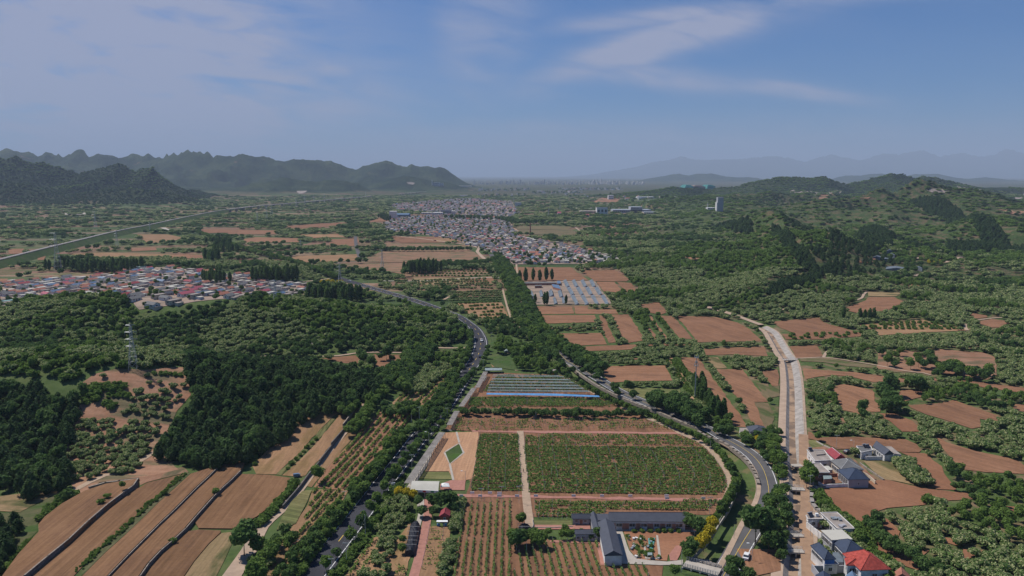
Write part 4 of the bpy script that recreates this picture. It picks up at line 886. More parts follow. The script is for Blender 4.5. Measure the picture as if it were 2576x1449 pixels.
# middle road
m1 = 'in the row left of the middle road'; m2 = 'in the row right of the middle road'
tline(['dark', 'dark', 'broad'], DP("1240,650 1258,680 1285,730 1300,780 1320,820 1345,850 1375,880 1400,905"), 7, .85, 1.15, m1, 1.5, 2, 5)
tline(['dark', 'dark', 'broad'], DP("1250,640 1272,668 1305,720 1335,780 1350,815 1385,850 1430,880 1460,900 1480,920"), 6.5, .95, 1.3, m2, 1.5, 2, 6)
tpoly('dark', TP(2,2, "480,600 700,640 930,760 930,880 780,830 640,720 460,640"), 6, .9, 1.2, m2)
for s in ("850,900 .9","1040,1010 .9","1170,1000 .95","1220,1080 .8","1060,1060 .7"): a, sc = s.split(); add_tree('dark', *TP(2,2, a)[0][:2], float(sc), 'standing single beside the middle road')
tpoly('dark', TP(2,2, "1380,1090 1500,1060 1720,1120 1880,1210 1960,1300 1960,1370 1850,1370 1700,1290 1500,1210 1400,1180"), 4.8, .85, 1.2, 'in the dark grove between the road and the mast')
tline('poplar', TP(2,2, "1870,1000 1900,1100 1960,1200 2020,1260 2080,1330 2110,1360"), 4, .55, .85, 'in the group right of the telecom mast', 1, 2, 3)
tline('bush', TP(2,2, "1640,720 1720,830 1800,900 1860,980"), 2.5, 1, 1.8, 'on the weedy bank beside the sandy strip', 1, 2, 2)
tline('bush', TP(2,2, "1560,720 1640,860 1720,980 1800,1090"), 3.4, .8, 1.2, 'young shrub in the sandy strip by the mast', .5); tline('bush', TP(2,2, "1600,720 1680,860 1760,990 1830,1100"), 3.4, .8, 1.2, 'young shrub in the sandy strip by the mast', .5)
tline(['broad', 'bush', 'dark'], TP(2,2, "-60,560 80,600 200,680 330,780 450,830 540,870"), 4.0, .45, .8, 'in the scrub of the dry gully', 3, 6, 4, .2)
tpoly(['bush', 'bush', 'broad'], TP(1,2, "2370,480 2560,490 2720,580 2860,700 2960,830 2600,820 2560,700 2480,660 2360,640"), 5.5, .6, 1.3, 'on the green rough ground below the middle road')
tpoly(['dark', 'broad'], TP(2,2, "2060,1340 2200,1300 2280,1390 2200,1449 2060,1449"), 4.5, .6, .9, 'beside the slate-roofed house at the road')
tline('dark', TP(2,2, "2060,1430 2250,1449"), 4.5, .6, .9, 'beside the slate-roofed house at the road', 1, 1)
tpoly(['broad', 'dark', 'dark'], TP(2,3, "2280,20 2450,30 2576,60 2620,200 2600,260 2500,240 2440,130 2300,100"), 5, .65, .9, 'between the road and the canal')
cn = 'in the belt between the road and the canal'
tpoly(['dark', 'broad'], TP(3,3, "0,-40 110,0 110,250 170,320 180,480 60,520 0,380 -60,220 -80,40"), 4.4, .6, .85, cn)
tpoly(['dark', 'broad'], TP(3,3, "-20,560 60,530 170,560 190,680 180,820 210,900 190,1000 150,1060 130,1140 60,1120 -80,1100 -90,900 -20,800"), 4.4, .65, .95, cn)
tline('dark', TP(3,3, "140,1130 130,1270"), 4, .6, .8, cn, .5)
for s in ("2450,960 1.75", "2540,900 1.2", "2570,1010 1.1", "2590,1120 1.0", "2600,880 1.0"):
    a, sc = s.split(); add_tree('dark', *TP(2,3, a)[0][:2], float(sc), 'in the tall group at the road bend near the canal')
tpoly('dark', TP(2,3, "2160,1370 2300,1300 2400,1350 2460,1400 2400,1480 2150,1500"), 4, .6, .85, 'at the bottom beside the culvert bridge')
for s in ("410,400 .95","390,480 1.0","450,460 .95","360,440 .8","500,50 .6"): a, sc = s.split(); add_tree('broad', *TP(3,3, a)[0][:2], float(sc), 'between the canal and the village houses')
tline('bush', TP(3,3, "500,590 540,690 600,760 690,830 800,890 900,960 960,1040 1000,1120 1070,1230 1180,1310"), 2, 1, 1.7, 'along the top of the rubble retaining wall', 1, 2, 2)
tline('broad', TP(3,3, "870,960 930,1040 940,1120"), 3, .5, .7, 'behind the beige flat roof', .5)
tline('dark', TP(3,3, "1040,860 1070,960 1130,1060 1210,1130 1320,1190 1400,1230 1480,1270 1600,1340 1700,1400"), 3.2, .5, .75, 'in the dark hedge round the lower chestnut orchard', .6, 2, 2.5)
tline('chestnut', TP(3,3, "1345,285 1375,340 1440,400 1500,450 1550,500 1600,540"), 3.0, .75, 1.0, 'in the strip right of the white house', .8, 3, 2.8)
add_tree('bush', *TP(3,3, "1630,690")[0][:2], 2.0, 'in the middle of the large red-brown field'); add_tree('bush', *TP(3,3, "1580,700")[0][:2], 1.2, 'in the middle of the large red-brown field')
for s in ("1180,1060 1.5 dark","1250,1000 1.5 dark","1230,1120 1.6 dark","1190,1200 1.3 dark","1290,1180 1.3 dark","940,1210 .95 dark","1490,970 1.5 dark","1540,990 1.2 dark","960,1280 .8 dark","1430,960 1.0 dark"):
    a, sc, k = s.split(); add_tree(k, *TP(3,2, a)[0][:2], float(sc), 'tall, standing between the fields right of the canal')
tline('poplar', TP(3,2, "905,330 940,335 990,338 1030,335 1065,332"), 4, .8, 1.0, 'in the short row beside the brown field', .6); add_tree('poplar', *TP(3,2, "755,330")[0][:2], .85, 'standing single beside the poplar row')
tline('poplar', TP(2,1, "80,1390 130,1392 180,1378 220,1382 250,1384 280,1382 320,1380 365,1378 425,1376"), 8, .9, 1.25, 'in the row behind the greenhouses', 2)
tline('poplar', TP(2,2, "320,170 340,175 355,178"), 3, .8, 1.0, 'among the small greenhouses', .6)
for s in ("235,150","545,165"): add_tree('poplar', *TP(2,2, s)[0][:2], .7, 'among the small greenhouses')
tline('poplar', TP(1,1, "1540,1300 1600,1305 1680,1303 1740,1300 1800,1290"), 6, 1.1, 1.35, 'in the dark block beside the long brown field', 1, 4, 6)
tline(['poplar', 'poplar'], TP(1,2, "600,120 700,140 800,150 900,140 980,120"), 5, 1.15, 1.4, 'in the dark block behind the near wooded hill', 1, 5, 5)
tline('poplar', TP(1,1, "0,1370 120,1380 250,1385 380,1370"), 6, 1.15, 1.45, 'in the dark block beside the left village', 1, 4, 6)
tline('poplar', TP(0,1, "2110,1370 2200,1400 2290,1390"), 6, .9, 1.15, 'among the houses of the left village', 1, 3, 7)
tline('poplar', TP(0,1, "690,1260 950,1290 1150,1290 1380,1250"), 7, 1.0, 1.3, 'in the wood behind the left village', 2, 3, 10); tline('poplar', TP(0,1, "480,1270 590,1275"), 8, .9, 1.1, 'in the wood behind the left village', 2, 2, 8)
tline('poplar', TP(0,1, "2080,1170 2190,1200"), 8, 1.2, 1.4, 'above the left village', 2, 2, 8); tline('poplar', TP(0,1, "2060,1010 2250,1010 2230,1090 2400,1090"), 9, .9, 1.2, 'in the valley above the left village', 2, 3, 10)
for s in ("1450,920","1063,1130","1500,1290"): add_tree('dark', *TP(1,1, s)[0][:2], 1.7, 'standing single in the valley fields')
tline('poplar', TP(1,1, "950,850 990,850 1050,850 1130,850"), 14, .7, 1.0, 'in the valley before the white silo', 4)
tline('poplar', TP(1,1, "1250,740 1280,750 1330,780"), 12, 1.1, 1.3, 'in front of the white silo', 4, 2, 10)
tline(['dark', 'broad'], [p+Vector((3.5, -4)) for p in road1[166:]], 4.5, .8, 1.1, 'along the far end of the main road', 1.5, 2, 4); tline(['dark', 'broad'], [p+Vector((-4, 3.5)) for p in road1[172:]], 5, .8, 1.1, 'along the far end of the main road', 1.5, 1, 4)
tline('dark', TP(1,1, "1000,1045 1200,1048 1350,1060 1500,1062 1800,1060 2180,1055"), 6, .9, 1.1, 'in the long hedge across the valley fields', 1, 2, 5); tline('dark', TP(1,1, "1830,1205 2000,1203 2200,1198 2340,1195"), 6, .9, 1.1, 'in the long hedge across the valley fields', 1, 2, 5)
tline('dark', TP(1,1, "1870,735 2010,735 2080,735 2300,745 2500,750")+TP(2,1, "60,790 200,780 330,780"), 14, 1.4, 1.9, 'in the belt behind the central village', 4, 2, 16)
tline('yellow', TP(1,1, "650,1395 820,1390 880,1380"), 6, .8, 1.0, 'in the row beside the road past the left village', 1); tline('yellow', TP(3,1, "1570,1150 1780,1165"), 7, .6, .95, 'in the far clearing on the right', 3, 3, 6)
tline('yellow', TP(2,3, "2410,90 2470,80"), 4, .6, .7, 'beside the slate-roofed house at the road', .4)
# small fruit trees in rows
for q in (("1150,180 1260,180",0),): pass
def fruit_rows(c, r, a, b, n, sp, zone, kind='bush', smin=1.1, smax=1.6, skip=.12):
    A = TP(c, r, a); B = TP(c, r, b)
    for i in range(n):
        t = i/max(1, n-1); tline(kind, [A[0].lerp(A[1], t), B[0].lerp(B[1], t)], sp, smin, smax, zone, .4, 1, 1, skip)
fruit_rows(1,1, "1860,1220 1560,1330", "2350,1220 2370,1330", 6, 4.5, 'in the fruit rows left of the middle road')
fruit_rows(1,2, "1960,160 2200,310", "2450,140 2520,300", 6, 3.8, 'in the fruit rows left of the middle road')
fruit_rows(1,2, "1950,50 1930,130", "2460,30 2470,120", 5, 3.0, 'in the green orchard rows left of the middle road', 'chestnut', .7, .9, .05)
fruit_rows(1,1, "1400,1380 1420,1449", "2300,1360 2400,1449", 5, 3.4, 'in the orchard rows left of the middle road', 'chestnut', .6, .9, .1)
fruit_rows(3,2, "1150,350 1100,410", "1700,350 1950,410", 4, 4, 'in the rows of the terraced field right of the canal'); fruit_rows(3,2, "200,470 190,510", "980,450 860,480", 3, 5, 'in the young rows beside the canal', skip=.4)
tline('bush', TP(3,2, "950,400 1050,400"), 5, 2, 2.4, 'in the terraced field right of the canal')
# scattered chestnuts on the bare slope
BS = TP(0,2, "820,1330 1080,1300 1280,1320 1500,1330 1600,1370 1600,1449 1480,1560 1500,1650 1350,1850 1100,1880 760,1920 680,1600 720,1400")
tpoly('chestnut', BS, 3.1, .55, .85, 'in the pale orchard on the bare red slope', .85)
for s in ("1390,1010 .95","1500,940 .6","1605,935 .6","1750,970 .8","1850,960 .7","1480,860 .6","1640,1010 .9","1700,1030 .7","1420,1090 .8","1500,1070 .9","1560,1060 .7","1610,1100 .7","1690,1100 .8","1800,1080 .7","1330,1090 .6","1440,1150 .6","1570,1150 .7","1700,1150 .6","1760,1120 .5","1330,1160 .8","1290,1210 .6","1370,1210 .7","1520,1200 .7","1450,1220 .6","1650,1200 .7","1250,1230 .6","1460,1270 .6","1560,1260 .6","1640,1270 .7","1690,1290 .6","1530,1240 .6","850,1320 .7","930,1310 .6","1040,860 .7","1720,960 .6"):
    a, sc = s.split(); add_tree('chestnut', *TP(0,2, a)[0][:2], float(sc), 'dotted about the bare red slope below the pylon')
tline('bush', TP(0,2, "820,1020 950,1000 1100,990 1280,1000"), 2.4, 1.0, 1.8, 'in the green hedge on the bare red slope', 1, 3, 2); tpoly('bush', TP(0,2, "830,1040 1010,1020 1000,1140 820,1160"), 2.4, 1, 1.8, 'in the green hedge on the bare red slope')
tline('bush', TP(0,2, "1050,1090 1200,1060 1300,1070"), 2.2, .8, 1.3, 'in the green hedge on the bare red slope', .8, 2, 1.6); tline('bush', TP(0,2, "1010,1155 1100,1160 1180,1180"), 2.2, 1, 1.6, 'in the green hedge on the bare red slope', .8, 2, 1.6); tline('bush', TP(0,2, "1540,855 1700,860 1850,870"), 2.4, .8, 1.3, 'in the green hedge on the bare red slope', .8, 2, 1.6)
tpoly(['chestnut', 'dark', 'broad'], TP(3,2, "1120,630 1500,600 1680,650 1680,740 1560,790 1400,780 1180,760"), 6.2, .8, 1.15, 'scattered on the bare slope right of the canal', .75); tpoly(['broad', 'dark'], TP(3,2, "1680,780 1880,740 2100,780 2260,800 2240,900 2100,880 1850,870 1660,860"), 5.2, .8, 1.1, 'scattered on the bare slope right of the canal', .8)
for i_, (s_, sp_) in enumerate((("1940,556 1965,556 2000,598 2040,638 2062,662 2040,668 2000,645 1965,600", 6.5), ("1925,728 1965,702 2010,688 2060,668 2088,655 2104,668 2060,694 2000,715 1950,735", 5.5), ("2290,487 2345,483 2420,512 2500,558 2545,588 2480,582 2400,545 2335,512 2290,500", 9), ("2150,590 2200,575 2250,590 2240,612 2180,618", 8), ("2390,603 2500,598 2620,592 2620,626 2450,626 2380,618", 7), ("1800,560 1850,552 1900,556 1860,570 1810,572", 9))):
    q_ = DP(s_); tpoly('pine', q_, sp_*.82, sp_*.14, sp_*.20, 'in the dark pine bands on the right hills'); EXC.append(np.array([(p.x, p.y) for p in q_]))
# ---- everything else: what grows by itself
MAN = DP("-80,1530 -80,1210 0,1212 160,1215 330,1190 470,1165 560,1155 650,1110 730,1080 860,1030 950,975 985,960 1000,975 1040,930 1110,880 1180,850 1215,830 1250,880 1320,930 1400,935 1500,960 1620,1030 1700,1070 1830,1130 1900,1180 1960,1200 1985,1230 2040,1240 2060,1449 2060,1530")
EXC.append(np.array([(p.x, p.y) for p in MAN]))
VL = DP("0,712 100,704 200,698 300,688 345,672 430,672 560,692 640,688 700,712 768,715 762,733 600,752 440,768 350,780 200,752 0,775")
VC = DP("968,562 1000,548 1100,541 1200,540 1285,548 1292,590 1330,600 1400,612 1520,640 1524,664 1290,666 1250,640 1180,618 1130,600 1060,590 968,580")
VU = DP("985,516 1080,506 1180,500 1290,508 1300,535 1290,545 1130,536 1000,528"); VR = DP("1360,628 1500,640 1660,655 1640,665 1480,662 1290,664 1280,640")
for q in (VL, VC, VU): EXC.append(np.array([(p.x, p.y) for p in q]))
for s, kk, den in (("1300,990 1230,1000 1180,1020",'x',0),): pass
def zone_of(x, y):
    k = x/y; d = math.hypot(x, y)
    if d < 420: 
        if k > .42: return 'in the pale orchard at the bottom right'
        if k < -.3: return 'on the near left slope'
        return 'in the hedges of the middle ground'
    if d < 760:
        if k > .34: return 'in the orchard belts right of the canal'
        if k > 0: return 'in the hedges between the brown fields'
        return 'on the wooded hill in front of the left village'
    if k > .12: return 'on the green hills to the right'
    return 'in the orchard strips of the left valley'
def auto():
    xs = []; ys = []; ss = []; r = 205.0
    while r < 4300:
        s = 3.9 if r < 430 else max(3.9, min(r, 1500)*0.0078+max(0, r-1500)*.0065); n = int(math.radians(82)*r/s)
        a = math.radians(-41)+(np.arange(n)+NR.uniform(.1, .9, n))*s/r; rr = r+NR.uniform(-.45, .45, n)*s
        xs.append(np.sin(a)*rr); ys.append(np.cos(a)*rr); ss.append(np.full(n, s)); r += s
    x = np.concatenate(xs); y = np.concatenate(ys); s = np.concatenate(ss)
    keep = np.ones(len(x), bool)
    for po in EXC:
        c = po.mean(0); rad = np.hypot(*(po-c).T).max(); near = np.hypot(x-c[0], y-c[1]) < rad+3
        if near.any():
            idx = np.nonzero(near & keep)[0]; keep[idx[inpoly(x[idx], y[idx], po)]] = False
    for po in EXC:      # and nothing that would stand right in front of a field's near edge
        c = po.mean(0); rad = np.hypot(*(po-c).T).max(); f_ = np.where(np.hypot(x, y) < 900, 2.8, 1.5)*np.clip(s/3.9, 1, 2.2); x2 = x*CH/(CH-f_); y2 = y*CH/(CH-f_)
        near = np.hypot(x2-c[0], y2-c[1]) < rad+3
        if near.any():
            idx = np.nonzero(near & keep)[0]; keep[idx[inpoly(x2[idx], y2[idx], po) | (rad > 14)*(inpoly(x[idx]-1.6, y[idx], po) | inpoly(x[idx]+1.6, y[idx], po))]] = False
    x, y, s = x[keep], y[keep], s[keep]
    rr = np.arange(2350, 4400, 12.5); xx = []; 
    for r in rr:
        n = int(math.radians(82)*r/12.5); a = math.radians(-41)+(np.arange(n)+NR.uniform(0, 1, n))*12.5/r; q = r+NR.uniform(-6, 6, n); xx.append((np.sin(a)*q, np.cos(a)*q))
    hx = np.concatenate([q[0] for q in xx]); hy = np.concatenate([q[1] for q in xx]); hh = (H(hx, hy) > 12) & ~((hx/hy > .6) & (fbm(hx/150, hy/150, 3, 5) > .55)); x = np.concatenate([x, hx[hh]]); y = np.concatenate([y, hy[hh]]); s = np.concatenate([s, np.full(hh.sum(), 15.0)]); canopy = np.arange(len(x)) >= len(x)-hh.sum()
    k = x/y; d = np.hypot(x, y); h = H(x, y); asp = (H(x-12, y)-H(x+12, y))/24+.15*(fbm(x/60, y/60, 3, 9)-.5)
    n1 = np.where(d > 900, fbm(x/210, y/210, 4, 201)*1.25-.125, fbm(x/70, y/70, 3, 201)); n2 = fbm(x/38, y/38, 3, 301); nb = fbm(x/230+y/900, y/34, 3, 401); u = NR.rand(len(x))
    hill = sst(6, 16, h)
    leftv = (k < .10) & (d > 640)
    p = np.ones(len(x))*0.93
    p = np.where(k > .30, np.where((fbm(x/45, y/45, 3, 777) > .33) | (d < 420), .97, .6), p)
    p = np.where(leftv, np.where(hill > .5, .9, np.where(nb > .50, .93, .05)), p)
    p = np.where((k > .10) & (d > 850), np.where(fbm(x/120, y/80, 3, 888) > .47, .92, .33), p)
    far_flat = (d > 1500) & (h < 3) & (k > -.1) & (k < .14); p = np.where(far_flat, np.where(nb > .45, .85, .1), p)
    ok = (u < p) & (canopy | ~((d > 2350) & (h > 12)))
    out = 0
    for i in np.nonzero(ok)[0]:
        dd = d[i]; q = n1[i]; w = n2[i]; f = 1.0 if dd < 430 else s[i]/3.9
        if dd < 760 and k[i] < .02: kind = 'chestnut' if (w > .55 or R.random() < .18) else ('dark' if (q < .42 or R.random() < .1) else ('broad' if R.random() < .42 else 'bush'))
        elif k[i] < .02 and dd > 2200 and h[i] > 10: kind = 'pine' if (h[i] < 60 or q < .5) else 'broad'
        elif h[i] > 8 and k[i] > .12 and dd > 850: kind = 'pine' if asp[i] > .07+.25*(q-.42) else ('bush' if (asp[i] < .05 and w > .32) else ('chestnut' if w > .52 else 'broad'))  # dark pines on right slopes, light bushes on left also paint in hillside shade
        elif leftv[i]: kind = 'chestnut' if w > .42 else 'dark'
        elif k[i] > .30 and dd < 620: kind = 'chestnut' if (w > .40) else ('dark' if q < .5 else 'broad')
        elif dd < 900: kind = 'chestnut' if w > .38 else 'broad'
        elif hill[i] > .9 and q < .52: kind = 'pine'
        else: kind = 'chestnut' if w > .52 else ('dark' if q < .52 else 'broad')
        base = {'chestnut': .88, 'dark': .68, 'broad': .66, 'bush': 1.9, 'pine': .6}[kind]*R.uniform(.78, 1.22)*(1.18 if dd < 760 and k[i] < .02 else 1)
        sc = base*(f**0.9)*(.85 if kind != 'chestnut' else 1)
        zs = base*min(f, 1.9)**.8*.95
        if hill[i] > .5 and dd > 1200 : zs *= .75
        TREES.append((kind, float(x[i]), float(y[i]), sc, zs, R.random()*6.28, zone_of(x[i], y[i])))
KIND = {'pine': ('pine_tree', 'pine tree', 'dark green pine tree', 'pine trees'), 'broad': ('leafy_tree', 'tree', 'bright green leafy tree', 'leafy trees'), 'dark': ('elm_tree', 'tree', 'dark green spreading tree', 'dark spreading trees'),
        'chestnut': ('chestnut_tree', 'tree', 'pale-blossoming chestnut tree', 'chestnut trees'), 'poplar': ('poplar_tree', 'poplar', 'tall narrow dark poplar', 'poplars'), 'yellow': ('golden_tree', 'tree', 'tree in bright yellow bloom', 'yellow trees'), 'bush': ('bush', 'bush', 'small green bush', 'bushes')}
CAP = {'pine': 270, 'broad': 270, 'dark': 280, 'chestnut': 280, 'poplar': 150, 'yellow': 40, 'bush': 240}
LANDMARKS = [('large near lattice pylon', 0,2, '1345,820'), ('head of the first terrace wall', 0,3, '1390,470'), ('lone dark tree above the terraces', 0,3, '665,660'), ('upper end of the ditch wall', 1,2, '1290,1000'), ('lower end of the left dark wood', 0,3, '1950,370'),
 ('boulder wall of the first terrace', 0,3, '900,545'), ('tiny brick shack on the slope', 1,2, '590,650'), ('little brown field by the footpath', 1,2, '900,730'), ('bottom left corner of the picture', 0,3, '20,1440'), ('left edge of the bare red slope', 0,2, '750,1250'), ('right edge of the bare red slope', 0,2, '1800,1200'),
 ('big red-roofed villa', 3,3, '1100,1440'), ('dark shack below the chestnut orchard', 3,3, '1650,1370'), ('far tip of the big red-brown field', 3,3, '2080,650'), ('bottom right corner of the picture', 3,3, '2540,1430'), ('lone bush in the big red-brown field', 3,3, '1630,690'), ('upper house with slate gable roof', 3,3, '1200,250'), ('bottom end of the curved earth track', 3,3, '1590,1375'), ('right picture edge by the upper fields', 3,3, '2560,500'),
 ('telecom mast', 2,2, '1840,1140'), ('footpath bridge over the canal', 3,2, '215,725'), ('cream canopy', 1,3, '1700,600'), ('black net tunnel', 1,3, '1560,1080'), ('orange hut', 1,3, '1900,880'), ('netted vineyard', 2,2, '-280,860'), ('culvert bridge', 2,3, '1800,1350'), ('sharp bend of the main road', 1,2, '2290,560')]
def place_trees():
    cnt = {}
    for kind in PK:
        T = [t for t in TREES if t[0] == kind]
        X = np.array([t[1] for t in T]); Y = np.array([t[2] for t in T]); Z = H(X, Y)
        for po, tz in TERR: Z = np.where(inpoly(X, Y, po), tz, Z)
        # keep off roads and the canal
        sc = np.array([t[3] for t in T]); dist = np.hypot(X, Y)
        vis = (np.abs(X/Y) < .74) & (dist > 190); size = np.where(vis, sc/dist, 0)
        order = np.argsort(-size); ind = set(order[:CAP[kind]].tolist()); protos = PROTO[kind]; first = {}
        name, cat, lab, grp = KIND[kind]; zn = {}; own = {}; sizes = {}
        for i in ind: sizes[T[i][6]] = sizes.get(T[i][6], 0)+1
        for lm, c_, r_, s_ in LANDMARKS:
            p_ = TP(c_, r_, s_)[0]
            for q_, i in enumerate(np.argsort(np.hypot(X-p_.x, Y-p_.y))[:12]):
                i = int(i)
                if i in ind and i not in own and sizes[T[i][6]] > 14: own[i] = lab+', '+('closest' if q_ == 0 else ordn(q_)+' closest')+' such to the '+lm
        for i in order[:CAP[kind]]: zn.setdefault(T[i][6], []).append(i)
        nth = {}
        for z_, l_ in zn.items():
            if 1 < len(l_) <= 14:
                for q_, i in enumerate(sorted(l_, key=lambda i: T[i][2])): nth[i] = ('nearest' if q_ == 0 else ordn(q_)+' nearest')+' '
        for i in sorted(ind):
            t = T[i]; v = i % len(protos); cm, tm = protos[v]
            e = empty(name, (t[1], t[2], float(Z[i])-.05), t[5]); e.scale = (t[3], t[3], t[4])
            if v not in first:
                a = bpy.data.objects.new('crown', cm); b = bpy.data.objects.new('trunk', tm); first[v] = (a, b)
            else: a = first[v][0].copy(); b = first[v][1].copy()
            for q in (a, b): COL.objects.link(q); q.parent = e
            tag(e, own[i] if i in own else (nth.get(i, '') if len((nth.get(i, '')+lab+' '+t[6]).split()) <= 16 else '')+lab+' '+t[6], cat, grp+' '+t[6])
        rest = [i for i in range(len(T)) if i not in ind]; cnt[kind] = (len(ind), len(rest))
        if not rest: continue
        me = bpy.data.meshes.new(name+'_mass'); r_ = np.array(rest)
        me.vertices.add(len(r_)); me.vertices.foreach_set('co', np.stack([X[r_], Y[r_], Z[r_]-.05], 1).astype(np.float32).ravel())
        a1 = me.attributes.new('siz', 'FLOAT_VECTOR', 'POINT'); a1.data.foreach_set('vector', np.array([(T[i][3], T[i][3], T[i][4]) for i in rest], np.float32).ravel())
        a2 = me.attributes.new('rot', 'FLOAT_VECTOR', 'POINT'); a2.data.foreach_set('vector', np.array([(0, 0, T[i][5]) for i in rest], np.float32).ravel())
        a3 = me.attributes.new('pick', 'INT', 'POINT'); a3.data.foreach_set('value', np.array([i % len(first) for i in rest], np.int32))
        o = bpy.data.objects.new({'pine': 'pine_wood', 'broad': 'leafy_wood', 'dark': 'dark_wood', 'chestnut': 'chestnut_orchard', 'poplar': 'poplar_wood', 'yellow': 'yellow_trees', 'bush': 'scrub'}[kind], me); COL.objects.link(o)
        g = bpy.data.node_groups.new(name+'_spread', 'GeometryNodeTree'); g.interface.new_socket('Geometry', in_out='INPUT', socket_type='NodeSocketGeometry'); g.interface.new_socket('Geometry', in_out='OUTPUT', socket_type='NodeSocketGeometry')
        gi = g.nodes.new('NodeGroupInput'); go = g.nodes.new('NodeGroupOutput'); iop = g.nodes.new('GeometryNodeInstanceOnPoints'); jn = g.nodes.new('GeometryNodeGeometryToInstance'); L = g.links.new
        for v in sorted(first, reverse=True):
            oi = g.nodes.new('GeometryNodeObjectInfo'); oi.inputs['Object'].default_value = first[v][0]; oi.inputs['As Instance'].default_value = True; oi.transform_space = 'ORIGINAL'
            L(oi.outputs['Geometry'], jn.inputs[0])
        jj = g.nodes.new('GeometryNodeJoinGeometry'); g.nodes.remove(jn)
        for nd in [n for n in g.nodes if n.bl_idname == 'GeometryNodeObjectInfo']: L(nd.outputs['Geometry'], jj.inputs[0])
        def na(nm, ty):
            n = g.nodes.new('GeometryNodeInputNamedAttribute'); n.data_type = ty; n.inputs['Name'].default_value = nm; return n.outputs['Attribute']
        L(gi.outputs[0], iop.inputs['Points']); L(jj.outputs[0], iop.inputs['Instance']); iop.inputs['Pick Instance'].default_value = True
        L(na('pick', 'INT'), iop.inputs['Instance Index']); L(na('siz', 'FLOAT_VECTOR'), iop.inputs['Scale'])
        e2r = g.nodes.new('FunctionNodeEulerToRotation'); L(na('rot', 'FLOAT_VECTOR'), e2r.inputs[0]); L(e2r.outputs[0], iop.inputs['Rotation']); L(iop.outputs[0], go.inputs[0])
        md = o.modifiers.new('spread', 'NODES'); md.node_group = g
        tag(o, 'mass of '+grp+' covering the hedges, hills and valley further back', 'trees' if kind != 'bush' else 'bushes', None, 'stuff')
    print('TREES', cnt)

# ------------------------------------------------------------------ rows of vines and crops
def vine_row(a, b, label, group, h=1.6, w=.45, dens=9.0, gap=.1, mat_='leaf_vine', leaf=.23, post=True, name='vine_row', cat='vine row', gapn=None, base_h=.35):
    a = Vector((a[0], a[1])); b = Vector((b[0], b[1])); L_ = (b-a).length
    if L_ < 2: return
    rs = NR; n = int(L_*dens); t = rs.rand(n)*L_
    thick = fbm(t/2.6+a.y*7.31, t*0+a.y*17.7, 2, 51); keep = thick > (gap if gapn is None else gapn); t = t[keep]; thick = thick[keep]; n = len(t)
    if n < 4: return
    d = (b-a)/L_; nr = Vector((-d.y, d.x)); o = rs.normal(size=n)*w*.5; hh = (base_h+rs.rand(n)**.8*(h-base_h))*(0.55+thick*.8)
    x = a.x+d.x*t+nr.x*o; y = a.y+d.y*t+nr.y*o; z = H(x, y)+hh
    c = Vector((a.x, a.y, hz(a.x, a.y)))
    pos = np.stack([x-c.x, y-c.y, z-c.z], 1); nn = rs.normal(size=(n, 3)); nn[:, 2] = abs(nn[:, 2]); nn /= np.linalg.norm(nn, axis=1)[:, None]
    V, Fq = leaf_cloud(pos, nn, leaf, rs, .5)
    me = mesh_np('foliage', V, Fq, [M[mat_]], None, {'tone': rs.rand(n), 'bloom': (rs.rand(n) < .1).astype(float)})
    e = empty(name, c); f = bpy.data.objects.new('foliage', me); COL.objects.link(f); f.parent = e
    if post:
        mb = MB(); k = max(1, int(L_/6)); pts = []
        for i in range(k+1):
            q = a+d*(L_*i/k); zz = hz(q.x, q.y)-c.z; mb.box(q.x-c.x, q.y-c.y, zz+.85, .11, .11, 1.8); pts.append((q.x-c.x, q.y-c.y, zz+1.5))
        for p0, p1 in zip(pts[:-1], pts[1:]): mb.bar(p0, p1, .012, 0, None, 3)
        mb.build('trellis', M['pole'], e)
    tag(e, label, cat, group)
def vine_field(poly, ang_, sp, label, frm, group, minlen=3, **kw):
    po = np.array([(p[0], p[1]) for p in poly]); ca, sa = math.cos(ang_), math.sin(ang_)
    c = po.mean(0); al = (po-c)@np.array([ca, sa]); ac = (po-c)@np.array([-sa, ca]); o = ac.min()+sp*.5; rows_ = []
    while o < ac.max():
        tt = np.arange(al.min(), al.max(), .5); x = c[0]+ca*tt-sa*o; y = c[1]+sa*tt+ca*o; ins = inpoly(x, y, po); k = 0
        while k < len(tt):
            if ins[k]:
                j = k
                while j+1 < len(tt) and ins[j+1]: j += 1
                if (j-k)*.5 > minlen: rows_.append(((x[k], y[k]), (x[j], y[j])))
                k = j+1
            else: k += 1
        o += sp
    key = (lambda q: q[0][1]+q[1][1]) if frm == 'front' else (lambda q: q[0][0]+q[1][0])
    rows_.sort(key=key)
    for i, (a, b) in enumerate(rows_): vine_row(a, b, '%s, %s from the %s' % (label, ordn(i), frm), group, **kw)
va = ang(2,3, "160,600 2100,650")
vine_field(TP(2,3, "115,150 1930,160 2050,290 2150,440 2165,560 2100,640 165,622"), vrow, 2.15, 'trellised vine row in the large curved vineyard', 'front', 'vine rows of the large vineyard', h=.95, dens=15, gapn=.2, leaf=.25, w=.5)
vine_field(TP(2,3, "125,35 1700,45 1900,140 120,145"), vrow, 2.15, 'thinner vine row at the back of the large vineyard', 'front', 'thinner vine rows at the back of the large vineyard', h=1.2, dens=12, gapn=.36, leaf=.24, w=.5)
vine_field(TP(2,3, "-330,25 65,20 112,600 -420,600"), vrow, 2.15, 'trellised vine row in the vineyard left of the pale path', 'front', 'vine rows left of the pale path', h=.95, dens=15, gapn=.22, leaf=.25, w=.5)
vine_field(TP(2,3, "215,705 2080,710 1980,790 950,790 930,860 240,862"), vrow, 2.1, 'trellised vine row between the red path and the slate-roofed sheds', 'front', 'vine rows behind the sheds', h=1.25, dens=17, gapn=.24, w=.55)
